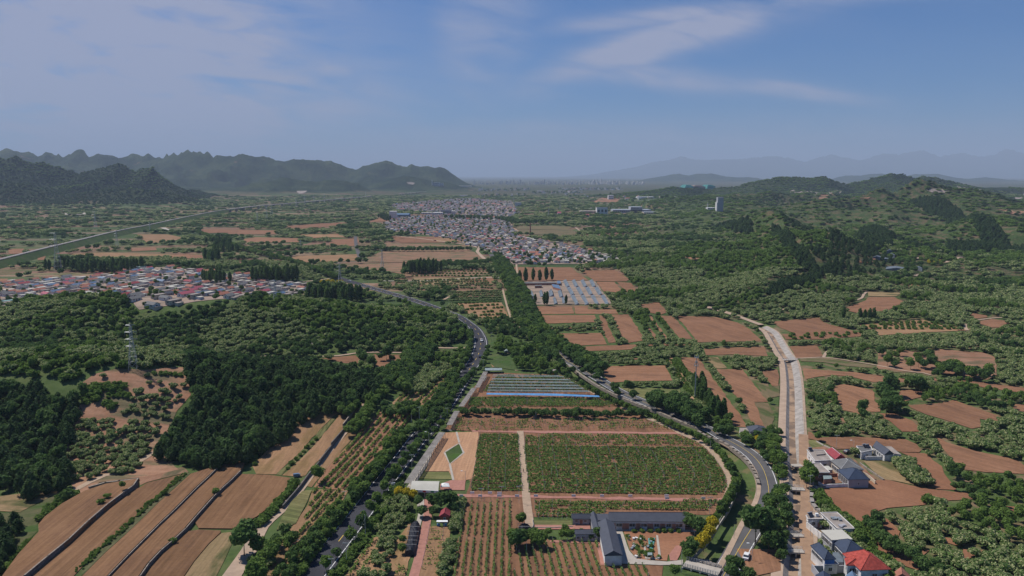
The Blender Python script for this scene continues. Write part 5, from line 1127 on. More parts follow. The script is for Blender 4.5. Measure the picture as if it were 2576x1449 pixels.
vine_field(TP(2,2, "-560,1330 1370,1330 1620,1430 -600,1440"), vrow, 2.3, 'sparse young vine row above the red path', 'front', 'sparse vine rows', h=1.4, dens=6, gapn=.46, leaf=.24)
vine_field(TP(2,2, "-420,1110 890,1110 1100,1200 -450,1200"), vrow, 1.9, 'thin vine row in front of the blue netting', 'front', 'thin vine rows by the netting', h=1.4, dens=15, gapn=.28, leaf=.24)
vine_field(TP(2,2, "-150,890 500,890 870,1050 -300,1050"), vrow, 2.6, 'thin vine row under the pale netting', 'front', 'thin vine rows by the netting', h=1.4, dens=15, gapn=.28, leaf=.24)
vine_field(TP(2,3, "-560,690 10,690 10,820 -20,1130 60,1120 -20,1520 -600,1520"), ang(2,3, "-200,700 -250,1449"), 2.35, 'narrow green vine row in the brown field at the bottom', 'left', 'vine rows running towards the viewer', h=1.45, w=.35, dens=9, gapn=.25, post=True)
vine_field(TP(2,3, "80,1200 180,1100 860,1115 890,1360 1350,1350 1380,1520 0,1520"), ang(2,3, "500,1110 600,1449"), 2.35, 'narrow green vine row beside the white-gabled shed', 'left', 'vine rows by the white-gabled shed', h=1.5, w=.35, dens=9, gapn=.2)
fa = ang(1,3, "1400,0 940,540")
vine_field(TP(1,3, "1040,10 1230,-190 1590,-170 1430,20 990,470 880,580 620,550 720,400"), fa, 3.1, 'bushy orchard row left of the main road, upper plot', 'left', 'orchard rows of the upper plot', h=1.5, w=.4, dens=12, gapn=.3, post=False, leaf=.3, name='orchard_row', cat='orchard row')
vine_field(TP(1,3, "590,570 900,590 780,820 600,1060 300,1449 180,1449 330,1180 470,960 540,720"), fa, 2.9, 'bushy orchard row left of the main road, lower plot', 'left', 'orchard rows of the lower plot', h=1.5, w=.4, dens=12, gapn=.25, post=False, leaf=.3, name='orchard_row', cat='orchard row')
vine_field(TP(1,2, "1400,1150 1500,1055 1690,1050 1870,860 1950,860 1890,1000 1700,1170"), fa, 3.1, 'bushy orchard row in the far plot beside the main road', 'left', 'orchard rows of the far plot', h=1.5, w=.4, dens=11, gapn=.3, post=False, leaf=.3, name='orchard_row', cat='orchard row')
vine_field(TP(1,3, "930,1449 1150,1080 1250,1080 1080,1449"), fa, 2.8, 'bushy row right of the main road near the bottom', 'left', 'orchard rows right of the main road', h=1.6, w=.6, dens=8, gapn=.3, post=False, leaf=.28, name='orchard_row', cat='orchard row')
vine_field(TP(1,3, "1380,1449 1440,1250 1540,1250 1520,1449"), fa*.5+.8, 2.6, 'low bushy row before the black net tunnel', 'left', 'low rows before the black net tunnel', h=1.4, w=.5, dens=8, gapn=.3, post=False, name='orchard_row', cat='orchard row')
vine_field(TP(1,3, "1740,960 1900,960 1870,1400 1650,1400"), 0.02, 2.6, 'short low trellis row right of the red path', 'front', 'short trellis rows by the red path', h=.9, w=.5, dens=5, gapn=.35, leaf=.2)
# ------------------------------------------------------------------ buildings
def gz(p): return hz(p.x, p.y)
class Frame:
    "local frame: +Y along a->b"
    def __init__(s, c, a): s.c = c; s.a = a
def quadmid(q): return (q[0]+q[1]+q[2]+q[3])/4
def pane(mb_glass, mb_frame, x, y, z, w, h, nx, ny):
    "a window on a wall whose outward normal is (nx, ny)"
    tx, ty = -ny, nx; a = math.atan2(ty, tx)
    mb_frame.box(x+nx*.03, y+ny*.03, z, w+.24, .10, h+.24, a); mb_glass.box(x+nx*.07, y+ny*.07, z, w, .10, h, a)
def building(name, label, cat, foot, hw, roof, rh, wallm, roofm, over=.45, ridge=None, windows=(), doors=(), group=None, parapet=0, base=None, inset=0.35, z0=None, trim='wall_white', panel=None):
    """foot: 4 world corners (A,B,C,D) around the plan; the ridge runs from mid(A,B) to mid(C,D).
    roof: gable / hip / flat / shed. windows: (edge 0-3, t along it, z, w, h)"""
    foot = [Vector((p[0], p[1])) for p in foot]; c = sum(foot, Vector((0, 0)))/4; g = hz(c.x, c.y) if z0 is None else z0
    a0 = math.atan2((foot[2]+foot[3]-foot[0]-foot[1]).y, (foot[2]+foot[3]-foot[0]-foot[1]).x)
    e = empty(name, (c.x, c.y, g), a0); ca, sa = math.cos(-a0), math.sin(-a0)
    q = [((p-c).x*ca-(p-c).y*sa, (p-c).x*sa+(p-c).y*ca) for p in foot]
    ar = sum(q[i][0]*q[(i+1) % 4][1]-q[(i+1) % 4][0]*q[i][1] for i in range(4)); flip = ar < 0
    m01 = ((q[0][0]+q[1][0])/2, (q[0][1]+q[1][1])/2); m23 = ((q[2][0]+q[3][0])/2, (q[2][1]+q[3][1])/2)
    mb = MB(); mb.prism(q, -1.0, hw)
    if roof == 'gable':
        for (p0, p1, m_) in ((q[0], q[1], m01), (q[2], q[3], m23)):
            mb.face([(p0[0], p0[1], hw), (p1[0], p1[1], hw), (m_[0], m_[1], hw+rh)]); 
    mb.build('wall', M[wallm], e)
    def ex(p, k):
        L_ = math.hypot(*p); return (p[0]+math.copysign(k, p[0]), p[1]+math.copysign(k, p[1]))
    r = MB(); o = [ex(p, over) for p in q]; th = .16
    if roof == 'flat':
        r.prism(o if over > 0 else q, hw+.01, hw+.22)
        if parapet:
            for i in range(4):
                p0, p1 = o[i], o[(i+1) % 4]; L_ = math.hypot(p1[0]-p0[0], p1[1]-p0[1]); r.box((p0[0]+p1[0])/2, (p0[1]+p1[1])/2, hw+.22+parapet/2, L_-.12, .2, parapet, math.atan2(p1[1]-p0[1], p1[0]-p0[0]), 1)
    else:
        drop = rh*over/(math.hypot(q[0][0]-q[1][0], q[0][1]-q[1][1])/2); ze = hw-drop; zr = hw+rh
        mo01 = ((o[0][0]+o[1][0])/2, (o[0][1]+o[1][1])/2); mo23 = ((o[2][0]+o[3][0])/2, (o[2][1]+o[3][1])/2)
        if roof == 'hip':
            R0 = (mo01[0]*(1-inset)+mo23[0]*inset, mo01[1]*(1-inset)+mo23[1]*inset); R1 = (mo23[0]*(1-inset)+mo01[0]*inset, mo23[1]*(1-inset)+mo01[1]*inset)
        else: R0, R1 = mo01, mo23
        for dz in (0, -th):
            A, B, C_, D = [(p[0], p[1], ze+dz+.05) for p in o]; E = (*R0, zr+dz+.05); G = (*R1, zr+dz+.05)
            r.face([B, C_, G, E]); r.face([D, A, E, G])
            if roof == 'hip' or dz: r.face([A, B, E]); r.face([C_, D, G])
        n = len(r.v)
        for i in range(4):
            p0, p1 = o[i], o[(i+1) % 4]
            if roof == 'gable' and i in (0, 2):
                m_ = mo01 if i == 0 else mo23
                for a_, b_ in ((p0, m_), (m_, p1)):
                    za = zr if a_ is m_ else ze; zb = zr if b_ is m_ else ze
                    r.face([(a_[0], a_[1], za+.05), (b_[0], b_[1], zb+.05), (b_[0], b_[1], zb+.05-th), (a_[0], a_[1], za+.05-th)])
            else: r.face([(p0[0], p0[1], ze+.05), (p1[0], p1[1], ze+.05), (p1[0], p1[1], ze+.05-th), (p0[0], p0[1], ze+.05-th)])
        # ridge cap
        r.bar((*R0, zr+.09), (*R1, zr+.09), .11, 1)
        if roof == 'hip':
            for p_, R_ in ((o[0], R0), (o[1], R0), (o[2], R1), (o[3], R1)): r.bar((p_[0], p_[1], ze+.10), (*R_, zr+.09), .08, 1)
    r.build('roof', [M[roofm], M[roofm if trim is None else trim]], e)
    sg = -1 if flip else 1
    if panel:
        ed, pm, pz = panel; p0, p1 = q[ed], q[(ed+1) % 4]; L_ = math.hypot(p1[0]-p0[0], p1[1]-p0[1]); nx, ny = sg*(p1[1]-p0[1])/L_, -sg*(p1[0]-p0[0])/L_
        MB().box((p0[0]+p1[0])/2+nx*.06, (p0[1]+p1[1])/2+ny*.06, pz, L_*.96, .1, 2.2, math.atan2(p1[1]-p0[1], p1[0]-p0[0])).build('panel', M[pm], e)
    for kind, lst in (('window', windows), ('door', doors)):
        for (ed, t, z, w, h) in lst:
            p0, p1 = q[ed], q[(ed+1) % 4]; dx, dy = p1[0]-p0[0], p1[1]-p0[1]; L_ = math.hypot(dx, dy); nx, ny = sg*dy/L_, -sg*dx/L_
            x, y = p0[0]+dx*t, p0[1]+dy*t; a = math.atan2(dy, dx)
            wm = MB().box(x+nx*.03, y+ny*.03, z, w, .12, h, a).build(kind, M['glass_dark' if kind == 'window' else 'wall_brick'], e)
            f = MB()
            for s_ in (-1, 1):
                f.box(x+nx*.05+s_*dx/L_*w/2, y+ny*.05+s_*dy/L_*w/2, z, .1, .16, h+.1, a)
            f.box(x+nx*.05, y+ny*.05, z+h/2, w, .15, .1, a); f.box(x+nx*.05, y+ny*.05, z-h/2, w, .17, .1, a)
            if kind == 'window': f.box(x+nx*.06, y+ny*.06, z, .06, .14, h-.1, a)
            f.build('frame', M['wall_white'], wm)
    tag(e, label, cat, group); EXC.append(np.array([(p.x, p.y) for p in foot]))
    return e
def tb(c, r, s, zr): return TP(c, r, s, zr)      # corners seen at roof height
rb = lambda c, r, s, z: [Vector((p.x, p.y)) for p in TP(c, r, s, z)]
def rect3(c, r, s, z, depth_w=None):
    return rb(c, r, s, z)

# --- farm buildings by the vineyard. eaves traced at eave height
e = building('warehouse', 'long shed with dark slate roof and white front behind the courtyard', 'shed', rb(2,3, "1745,893 1720,812 985,812 985,886", 3.6)[0:4], 3.6, 'gable', 1.5, 'wall_white', 'slate', over=.45, trim='slate',
    windows=[(3, t, 1.9, 2.2, 1.2) for t in (.12, .30, .45, .62, .78, .92)], doors=[(3, t, 1.35, 2.4, 2.5) for t in (.04, .21, .38, .54, .70, .86)])
p0, p1 = [P(*q, .2) for q in TD(2,3, "990,948 1750,952")]; bpy.context.view_layer.update(); iw = e.matrix_world.inverted()
for i in range(7):
    p = iw @ Vector((*p0.lerp(p1, i/6).xy, 1.7)); MB().box(p.x, p.y, p.z, .18, .18, 3.4).build('post', M['rust'], e)
building('gabled_shed', 'shed with slate gable roof and white end wall facing the viewer', 'shed', rb(2,3, "935,1237 1105,1232 1020,912 868,908", 3.8), 3.8, 'gable', 1.4, 'wall_white', 'slate', over=.25, trim='slate', windows=[(1, t, 2.2, 1.2, 1.0) for t in (.2, .4, .6, .8)], doors=[])
building('slate_wing', 'narrow slate-roofed wing linking the small house to the gabled shed', 'shed', rb(2,3, "835,1010 905,1010 850,828 785,828", 3.0), 3.0, 'gable', 1.1, 'wall_grey', 'slate', over=.2, trim='slate')
building('slate_lean_to', 'low slate-roofed link between the wing and the long shed', 'shed', rb(2,3, "870,893 983,890 970,830 856,830", 3.0), 3.0, 'flat', 0, 'wall_grey', 'slate', over=.15)
building('small_house', 'small grey house with slate roof and two white-framed windows', 'house', rb(2,3, "612,862 612,834 780,834 780,862", 2.7), 2.7, 'gable', .9, 'wall_grey', 'slate', over=.35, trim='slate', windows=[(3, .25, 1.5, .9, 1.0), (3, .78, 1.5, .9, 1.0)], doors=[(3, .5, 1.1, 1.2, 2.0)])
building('small_house', 'grey building with flat slate roof behind the little trees', 'house', rb(2,3, "640,1022 640,985 855,985 862,1018", 2.9), 2.9, 'gable', .7, 'wall_grey', 'slate', over=.3, trim='slate', windows=[(3, t, 1.5, 1.0, 1.0) for t in (.15, .4, .65, .88)])
# cream canopy with its sign board
c4 = rb(1,3, "1835,585 1848,488 1578,484 1552,572", 3.6); cc = sum(c4, Vector((0, 0)))/4; e = empty('canopy', (cc.x, cc.y, 0))
mb = MB(); n_ = 8
A_, B_, C_, D_ = [p-cc for p in c4]
for i in range(n_):
    t0, t1 = i/n_, (i+1)/n_; z = lambda t: 3.3+1.1*math.sin(math.pi*t)
    q0 = D_.lerp(C_, t0); q1 = A_.lerp(B_, t0); q2 = A_.lerp(B_, t1); q3 = D_.lerp(C_, t1)
    mb.face([(q0.x, q0.y, z(t0)), (q1.x, q1.y, z(t0)), (q2.x, q2.y, z(t1)), (q3.x, q3.y, z(t1))]); mb.face([(q3.x, q3.y, z(t1)-.1), (q2.x, q2.y, z(t1)-.1), (q1.x, q1.y, z(t0)-.1), (q0.x, q0.y, z(t0)-.1)])
mb.build('canopy_roof', M['roof_cream'], e)
w_ = (A_-D_); sg = MB(); sg.box((A_+D_).x/2, (A_+D_).y/2-.15, 2.95, w_.length, .12, .95, math.atan2(w_.y, w_.x), 0)
for i, k in enumerate((0, 1, 0, 2, 0, 1, 0)):
    p = D_.lerp(A_, (i+.5)/7)
    if k: sg.box(p.x, p.y-.24, 2.95, w_.length/9, .06, .62, math.atan2(w_.y, w_.x), k)
sg.build('sign_board', [M['sign_white'], M['sign_green'], M['sign_red']], e)
for p in (A_, D_, A_.lerp(D_, .25), A_.lerp(D_, .5), A_.lerp(D_, .75), B_, C_, B_.lerp(C_, .5)): MB().box(p.x, p.y+.1, 1.6, .14, .14, 3.2).build('post', M['metal_pale'], e)
tag(e, 'open canopy with curved cream roof and white sign board beside the red paving', 'canopy')
c4 = rb(1,3, "1950,540 1938,505 1868,505 1856,540", 2.6); cc = sum(c4, Vector((0, 0)))/4; e = empty('tent', (cc.x, cc.y, 0)); q = [p-cc for p in c4]; mb = MB()
for i in range(4): mb.face([(q[i].x, q[i].y, 2.2), (q[(i+1) % 4].x, q[(i+1) % 4].y, 2.2), (0, 0, 3.1)][::-1]); 
mb.prism([(p.x, p.y) for p in q], 2.0, 2.2); mb.build('tent_roof', M['paint_white'], e)
for p in q: MB().box(p.x*.95, p.y*.95, 1.0, .1, .1, 2.0).build('post', M['metal_pale'], e)
tag(e, 'small white peaked tent standing next to the cream canopy', 'tent')
building('hut', 'little orange wooden hut with maroon roof near the red path', 'hut', rb(1,3, "1945,838 1848,842 1870,790 1948,790", 2.6), 2.6, 'gable', 1.1, 'wood_orange', 'roof_maroon', over=.3, trim='roof_maroon', windows=[(0, .5, 1.5, .8, .8)], doors=[(1, .5, 1.0, .9, 1.9)])
c4 = rb(1,3, "1815,905 1930,905 1928,888 1818,888", 1.8); cc = sum(c4, Vector((0, 0)))/4; e = empty('tarp_shelter', (cc.x, cc.y, 0)); q = [p-cc for p in c4]
MB().prism([(p.x, p.y) for p in q], 1.7, 1.85).build('tarp', M['paint_white'], e)
for p in q: MB().box(p.x*.96, p.y*.96, .85, .08, .08, 1.7).build('post', M['metal_pale'], e)
MB().box(-1.2, -.2, .5, 1.0, .8, .8).box(1.0, 0, .4, 1.2, .8, .6, .2).build('stack', M['blue_sheet'], e)
tag(e, 'low white tarp shelter with blue bundles in front of the orange hut', 'shelter')
# black net tunnel
def net_tunnel(name, label, pts, z, hh, bars):
    A, B, C_, D = pts; cc = sum(pts, Vector((0, 0)))/4; e = empty(name, (cc.x, cc.y, 0)); mb = MB(); nu, nv = 10, 26; rs = np.random.RandomState(4)
    g = [[None]*(nu+1) for _ in range(nv+1)]
    for j in range(nv+1):
        for i in range(nu+1):
            u, v = i/nu, j/nv; l = D.lerp(A, v); r_ = C_.lerp(B, v); p = l.lerp(r_, u)-cc; k = math.sin(math.pi*u)**.45 if 0 < u < 1 else 0
            g[j][i] = (p.x+rs.uniform(-.08, .08), p.y+rs.uniform(-.08, .08), max(0, hh*k*(.92+.16*rs.rand())*(1 if 0 < j < nv else .9)))
    for j in range(nv):
        for i in range(nu): mb.face([g[j][i], g[j][i+1], g[j+1][i+1], g[j+1][i]])
    mb.face([g[0][i] for i in range(nu+1)]); mb.face([g[nv][i] for i in range(nu+1)][::-1])
    mb.build('net', M['net_black'], e)
    for k in bars:
        p = D.lerp(A, k)-cc; q = C_.lerp(B, k)-cc; d = (q-p)*.08
        f = MB(); f.bar((p.x-d.x, p.y-d.y, hh+.12), (q.x+d.x, q.y+d.y, hh+.12), .07); f.bar((p.x, p.y, 0), (p.x, p.y, hh+.1), .06); f.bar((q.x, q.y, 0), (q.x, q.y, hh+.1), .06); f.build('hoop', M['pole'], e)
    tag(e, label, 'shade tunnel')
net_tunnel('shade_tunnel', 'long tunnel draped in black netting with pale bars beside the red path', rb(1,3, "1490,1225 1600,1225 1655,930 1550,925", 1.0), 0, 2.6, (.25, .42, .58, .72, .86))
net_tunnel('shade_tunnel', 'short black netted shelter behind the round trees left of the pale path', rb(2,3, "65,990 195,990 190,945 65,940", 1.0), 0, 2.0, (.2, .8))
# slatted walkway roofs (pergolas) along the vineyard
def pergola(label, a, b, w):
    a = Vector((a.x, a.y)); b = Vector((b.x, b.y)); d = (b-a).normalized(); n = Vector((-d.y, d.x)); L_ = (b-a).length; e = empty('pergola', (a.x, a.y, 0), math.atan2(d.y, d.x)); sl = MB(); k = int(L_/.42)
    for i in range(k): sl.box((i+.5)*L_/k, 0, 3.02+.02*math.sin(i*1.7), .27, w*(.96+.05*math.sin(i*2.3)), .07)
    for s_ in (-1, 1): sl.box(L_/2, s_*w*.42, 2.93, L_, .14, .1)
    sl.build('slats', M['concrete_old'], e); ps = MB(); m_ = max(2, int(L_/3.4))
    for i in range(m_+1):
        for s_ in (-1, 1): ps.box(i*L_/m_, s_*w*.42, 1.4, .2, .2, 2.9)
    ps.build('posts', M['concrete'], e); MB().box(L_/2, 0, .16, L_, w*.8, .1).build('floor', M['concrete'], e)
    tag(e, label, 'pergola', 'slatted walkway roofs beside the vineyard')
def mid(c, r, s, z=3.0): a, b = TP(c, r, s, z); return (a+b)/2
pergola('long grey slatted walkway roof from the canopy towards the road', mid(1,3, "1492,512 1562,520"), mid(1,3, "1832,5 1915,0"), 3.1)
pergola('short middle section of the grey slatted walkway roof', mid(1,2, "1920,1372 1972,1385"), mid(1,2, "2005,1236 2040,1240"), 2.9)
pergola('upper section of the grey slatted walkway roof below the blue netting', mid(1,2, "2035,1192 2092,1192"), mid(1,2, "2175,1008 2215,1003"), 2.8)
pergola('farthest section of the grey slatted walkway roof beside the pale netting', mid(1,2, "2208,1002 2245,1002"), mid(1,2, "2290,842 2330,842"), 2.8)
# nets and blue sheet over the upper vineyard
def strip(name, label, cat, c, r, s, z, m_, grp=None, thick=.05):
    p = rb(c, r, s, z); cc = sum(p, Vector((0, 0)))/len(p); mb = MB(); mb.prism([(q.x-cc.x, q.y-cc.y) for q in p], z, z+thick); e = empty(name, (cc.x, cc.y, 0)); mb.build('sheet', M[m_], e)
    f = MB()
    for a, b in zip(p, p[1:]+p[:1]):
        k = max(1, int((b-a).length/6))
        for i in range(k): q = a.lerp(b, i/k)-cc; f.box(q.x, q.y, z/2, .1, .1, z)
    f.build('posts', M['pole'], e); tag(e, label, cat, grp)
strip('blue_cover', 'long bright blue sheet covering one row across the upper vineyard', 'cover', 2,2, "-258,1072 -252,1056 400,1062 870,1082 886,1098 400,1084", 2.0, 'blue_sheet')
for i, (y0, xl, xr) in enumerate(((872,-190,470),(884,-195,520),(909,-200,560),(916,-202,585),(937,-210,610),(945,-214,625),(968,-225,660),(976,-230,672),(996,-236,705),(1004,-240,720),(1024,-246,760),(1033,-250,778))):
    strip('netting', '%s rolled white net strip above the blue sheet, counted from the back' % ordn(i), 'netting', 2,2, "%d,%d %d,%d %d,%d %d,%d" % (xl, y0+3, xl, y0, xr, y0+8, xr+5, y0+12), 2.0, 'net_white', 'white net strips over the upper vineyard')
strip('panel_fence', 'pale blue-grey panel roof at the far left corner of the upper vineyard', 'shed', 1,2, "2305,832 2305,808 2475,808 2475,830", 2.0, 'net_white', None, .2)
building('kiosk', 'small bright yellow hut at the far edge of the upper vineyard', 'hut', rb(2,2, "445,835 398,838 392,824 440,822", 2.6), 2.6, 'flat', 0, 'yellow_wall', 'roof_flat', over=.15)
building('polytunnel', 'small white half-round tunnel left of the dry gully', 'shed', rb(1,2, "2495,635 2550,640 2545,625 2500,622", 1.5), 1.2, 'gable', .8, 'film', 'net_white', over=.1, trim=None)
building('shack', 'tiny brick shack with flat grey roof on the wooded slope', 'hut', rb(1,2, "560,640 622,638 622,628 562,628", 2.4), 2.4, 'flat', 0, 'wall_brick', 'roof_flat', over=.2, doors=[(0, .5, 1.0, .9, 1.8)])
# --- houses right of the canal
VW = 'wall_white'
building('flat_house', 'white house with flat grey roof and solar heater left of the red roof', 'house', rb(3,3, "475,300 640,290 560,190 395,188", 3.4), 3.4, 'flat', 0, VW, 'roof_flat', over=.15, parapet=.3, windows=[(3, .3, 1.8, 1.1, 1.1), (3, .6, 1.8, 1.1, 1.1), (0, .6, 1.8, 1.4, 1.2)], doors=[(3, .9, 1.1, 1.2, 2.1)])
building('flat_house', 'small ochre outbuilding in the yard of the red-roofed house', 'house', rb(3,3, "490,232 570,222 560,190 480,196", 3.9), 3.9, 'flat', 0, 'wall_beige', 'roof_flat', over=.2, windows=[(0, .5, 2.2, 1.2, 1.0)])
building('gabled_house', 'long house with dull red metal roof and white ridge', 'house', rb(3,3, "680,270 770,250 700,188 585,192", 3.6), 3.6, 'gable', 1.5, VW, 'roof_maroon', over=.3, windows=[(3, .3, 1.8, 1.2, 1.2), (3, .6, 1.8, 1.2, 1.2)], doors=[(3, .8, 1.1, 1.0, 2.1)])
building('hipped_house', 'large house with grey tiled hip roof and white ridge lines', 'house', rb(3,3, "740,365 955,372 830,268 640,285", 4.2), 4.2, 'hip', 2.0, 'wall_beige', 'roof_grey', over=.4, inset=.42, windows=[(3, t, 2.1, 1.5, 1.6) for t in (.2, .42, .64, .86)])
building('hipped_house', 'grey-walled house with navy blue hip roof beside the big red field', 'house', rb(3,3, "815,470 1015,468 905,372 710,380", 4.0), 4.0, 'hip', 2.2, 'wall_grey', 'slate_blue', over=.4, inset=.40, trim='slate_blue', windows=[(0, .5, 2.0, .7, 1.0)]+[(3, t, 1.9, 1.3, 2.4) for t in (.2, .4, .6, .8)])
building('flat_house', 'low flat-roofed brick house between the canal and the grey hip roof', 'house', rb(3,3, "490,412 615,412 520,322 392,322", 3.2), 3.2, 'flat', 0, 'wall_brick', 'roof_flat', over=.25, parapet=.2, windows=[(0, .3, 1.7, 1.2, 1.0), (0, .7, 1.7, 1.2, 1.0)])
def yard_wall(label, c, r, s, h, m_='wall_white', w=.28, name='yard_wall', cat='wall', z=None, cap=None):
    pts = TP(c, r, s, z if z is not None else h); mb = MB()
    if w >= 1: pts = smooth_line(pts, 3.0)
    o = pts[0]
    for a, b in zip(pts[:-1], pts[1:]):
        L_ = math.hypot(b.x-a.x, b.y-a.y); g = min(hz(a.x, a.y), hz(b.x, b.y)); mx_ = max(hz(a.x, a.y), hz(b.x, b.y))
        mb.box((a.x+b.x)/2-o.x, (a.y+b.y)/2-o.y, (g-.5+mx_+h)/2-0, L_+w*.9, w, mx_+h-g+.5, math.atan2(b.y-a.y, b.x-a.x))
        if cap: mb.box((a.x+b.x)/2-o.x, (a.y+b.y)/2-o.y, mx_+h+.06, L_+w*.9, w*.95, .12, math.atan2(b.y-a.y, b.x-a.x), 1)
    q = mb.build(name, [M[m_], M[cap or m_]]); q.location = (o.x, o.y, 0); tag(q, label, cat); return q
yard_wall('white yard wall in front of the blue hip-roofed house by the red field', 3,3, "510,500 560,528 760,520 815,520", 1.6)
yard_wall('brick-red yard wall between the flat brick roof and the blue roof', 3,3, "500,428 700,415 705,440", 1.6, 'wall_brick')
yard_wall('long slanting white wall behind the blue hip-roofed house', 3,3, "960,400 1010,430 1080,490", 1.6, 'wall_beige')
building('carport', 'small pale lean-to roof in the yard left of the blue roof', 'shed', rb(3,3, "565,478 640,470 630,440 560,445", 2.2), 2.2, 'flat', 0, 'wall_brick', 'net_white', over=.2)
building('carport', 'cream sunroof over the yard between the grey and brick roofs', 'shed', rb(3,3, "600,388 650,382 605,345 568,348", 2.6), 2.6, 'flat', 0, 'wall_beige', 'roof_cream', over=.1)
building('gabled_house', 'house with dark slate gable roof and white end wall in the upper field', 'house', rb(3,3, "1175,222 1262,215 1120,115 1062,140", 3.4), 3.4, 'gable', 1.6, VW, 'slate', over=.3, trim='slate', windows=[(3, t, 1.7, 1.2, 1.4) for t in (.2, .4, .6, .8)])
building('flat_house', 'slanting pale roof leaning on the slate-roofed house in the upper field', 'house', rb(3,3, "1268,222 1340,232 1240,150 1170,148", 2.6), 2.6, 'flat', 0, VW, 'roof_flat', over=.05)
building('flat_house', 'ruined flat-roofed white outbuilding left of the slate-roofed house', 'house', rb(3,3, "940,215 1050,190 1030,150 892,152", 2.8), 2.8, 'flat', 0, VW, 'roof_grey', over=.1, parapet=.35, windows=[(0, .5, 1.4, 1.2, .9)])
yard_wall('white yard wall of the slate-roofed house in the upper field', 3,3, "945,218 990,245 1165,243", 1.7, 'wall_white')
building('flat_house', 'long house with flat grey-brown roof beside the rubble retaining wall', 'house', rb(3,3, "705,975 860,975 690,818 540,822", 4.0), 4.0, 'flat', 0, VW, 'roof_flat', over=.3, parapet=.15, windows=[(3, t, 2.0, 1.3, 1.8) for t in (.2, .4, .6, .8)]+[(0, .7, 2.0, 1.0, 1.2)])
building('flat_house', 'small white flat-roofed house with solar heater by the dirt road', 'house', rb(3,3, "405,880 550,878 530,842 388,848", 3.2), 3.2, 'flat', 0, VW, 'roof_flat', over=.2, parapet=.15, windows=[(0, .4, 1.7, 1.1, 1.2), (3, .5, 1.7, 1.0, 1.0)], doors=[(0, .75, 1.1, 1.0, 2.1)])
yard_wall('white yard wall along the dirt road below the solar heater', 3,3, "392,905 460,960 540,1020 590,1020", 2.4, 'wall_white')
building('flat_house', 'tall house with flat cream roof above the navy roofs', 'house', rb(3,3, "645,1088 838,1080 740,990 545,997", 5.6), 5.6, 'flat', 0, 'wall_grey', 'roof_cream', over=.3, windows=[(3, t, 3.8, 1.5, 1.5) for t in (.2, .45, .7, .9)])
building('hipped_house', 'house with navy hip roof just above the big red roof', 'house', rb(3,3, "780,1222 985,1198 835,1085 655,1092", 5.0), 5.0, 'hip', 2.0, 'wall_grey', 'slate_blue', over=.3, inset=.40, trim='slate_blue', windows=[(3, t, 3.2, 1.6, 1.6) for t in (.2, .4, .6, .8)])
building('hipped_house', 'narrow navy-roofed house with bright blue end wall by the dirt road', 'house', rb(3,3, "572,1272 672,1266 530,1135 440,1138", 5.2), 5.2, 'hip', 1.6, 'wall_white', 'slate_blue', over=.3, inset=.2, trim='slate_blue', panel=(0, 'wall_blue', 3.9), windows=[(3, t, 3.6, 1.6, 1.2) for t in (.15, .35, .55, .75)])
building('flat_house', 'white house with flat roof in front of the blue end wall', 'house', rb(3,3, "580,1340 700,1335 660,1300 560,1312", 3.0), 3.0, 'flat', 0, VW, 'roof_flat', over=.2, parapet=.2, windows=[(0, .4, 1.6, 1.2, 1.2)])
building('glass_yard', 'glazed grey yard roof between the blue end wall and the red roof', 'shed', rb(3,3, "680,1320 760,1316 740,1215 650,1218", 2.8), 2.8, 'flat', 0, 'wall_grey', 'film', over=.05)
building('villa', 'large white two-storey house with bright red hip roof and white cornice', 'house', rb(3,3, "940,1372 1215,1362 1028,1210 775,1220", 6.8), 6.8, 'hip', 2.6, VW, 'roof_red', over=.55, inset=.36, trim='roof_red', windows=[(0, .5, 4.6, 1.5, .8), (3, .2, 4.6, 1.6, 1.6), (3, .45, 4.6, 1.6, 1.6), (3, .75, 4.6, 1.6, 1.6), (3, .3, 1.6, 1.6, 1.6), (3, .65, 1.6, 1.6, 1.6)])
building('villa_wing', 'lower front wing of the large red-roofed house', 'house', rb(3,3, "800,1330 960,1325 930,1268 790,1275", 6.3), 6.3, 'hip', 1.2, VW, 'roof_red', over=.5, inset=.3, trim='roof_red', windows=[(0, .3, 4.2, 1.6, 1.6), (0, .7, 4.2, 1.6, 1.6), (3, .5, 4.2, 1.4, 1.6)])
yard_wall('grey walled terrace left of the large red-roofed house', 3,3, "445,1330 520,1430 600,1500", 2.6, 'wall_grey'); yard_wall('pale wall across the yard below the blue end wall', 3,3, "450,1345 760,1342", 2.4, 'wall_grey')
building('gabled_house', 'house with bright orange roof cut by the bottom edge', 'house', rb(3,3, "1240,1480 1450,1480 1400,1420 1270,1420", 4.0), 4.0, 'gable', 1.8, VW, 'roof_orange', over=.3, trim='roof_orange')
building('gabled_house', 'dark navy roof at the bottom edge beside the yard wall', 'house', rb(3,3, "480,1500 650,1500 620,1440 490,1440", 3.6), 3.6, 'gable', 1.2, VW, 'slate_blue', over=.3, trim=None)
building('gabled_house', 'pale blue roof at the bottom edge under the red-roofed house', 'house', rb(3,3, "790,1500 940,1500 890,1440 800,1440", 3.6), 3.6, 'gable', 1.2, VW, 'roof_blue', over=.3, trim=None)
building('hipped_house', 'slate hip-roofed house beside the middle road bend', 'house', rb(2,2, "2400,1449 2590,1449 2530,1392 2365,1395", 3.4), 3.4, 'hip', 1.5, 'wall_grey', 'slate', over=.3, inset=.3, trim='slate', windows=[(3, .5, 1.7, 1.4, 1.2), (0, .5, 1.7, 1.4, 1.2)])
building('flat_house', 'pale flat-roofed annex left of the slate hip roof at the road', 'house', rb(2,2, "2300,1449 2390,1446 2370,1410 2290,1412", 2.8), 2.8, 'flat', 0, VW, 'roof_flat', over=.1, windows=[(0, .5, 1.4, 1.2, 1.0)])
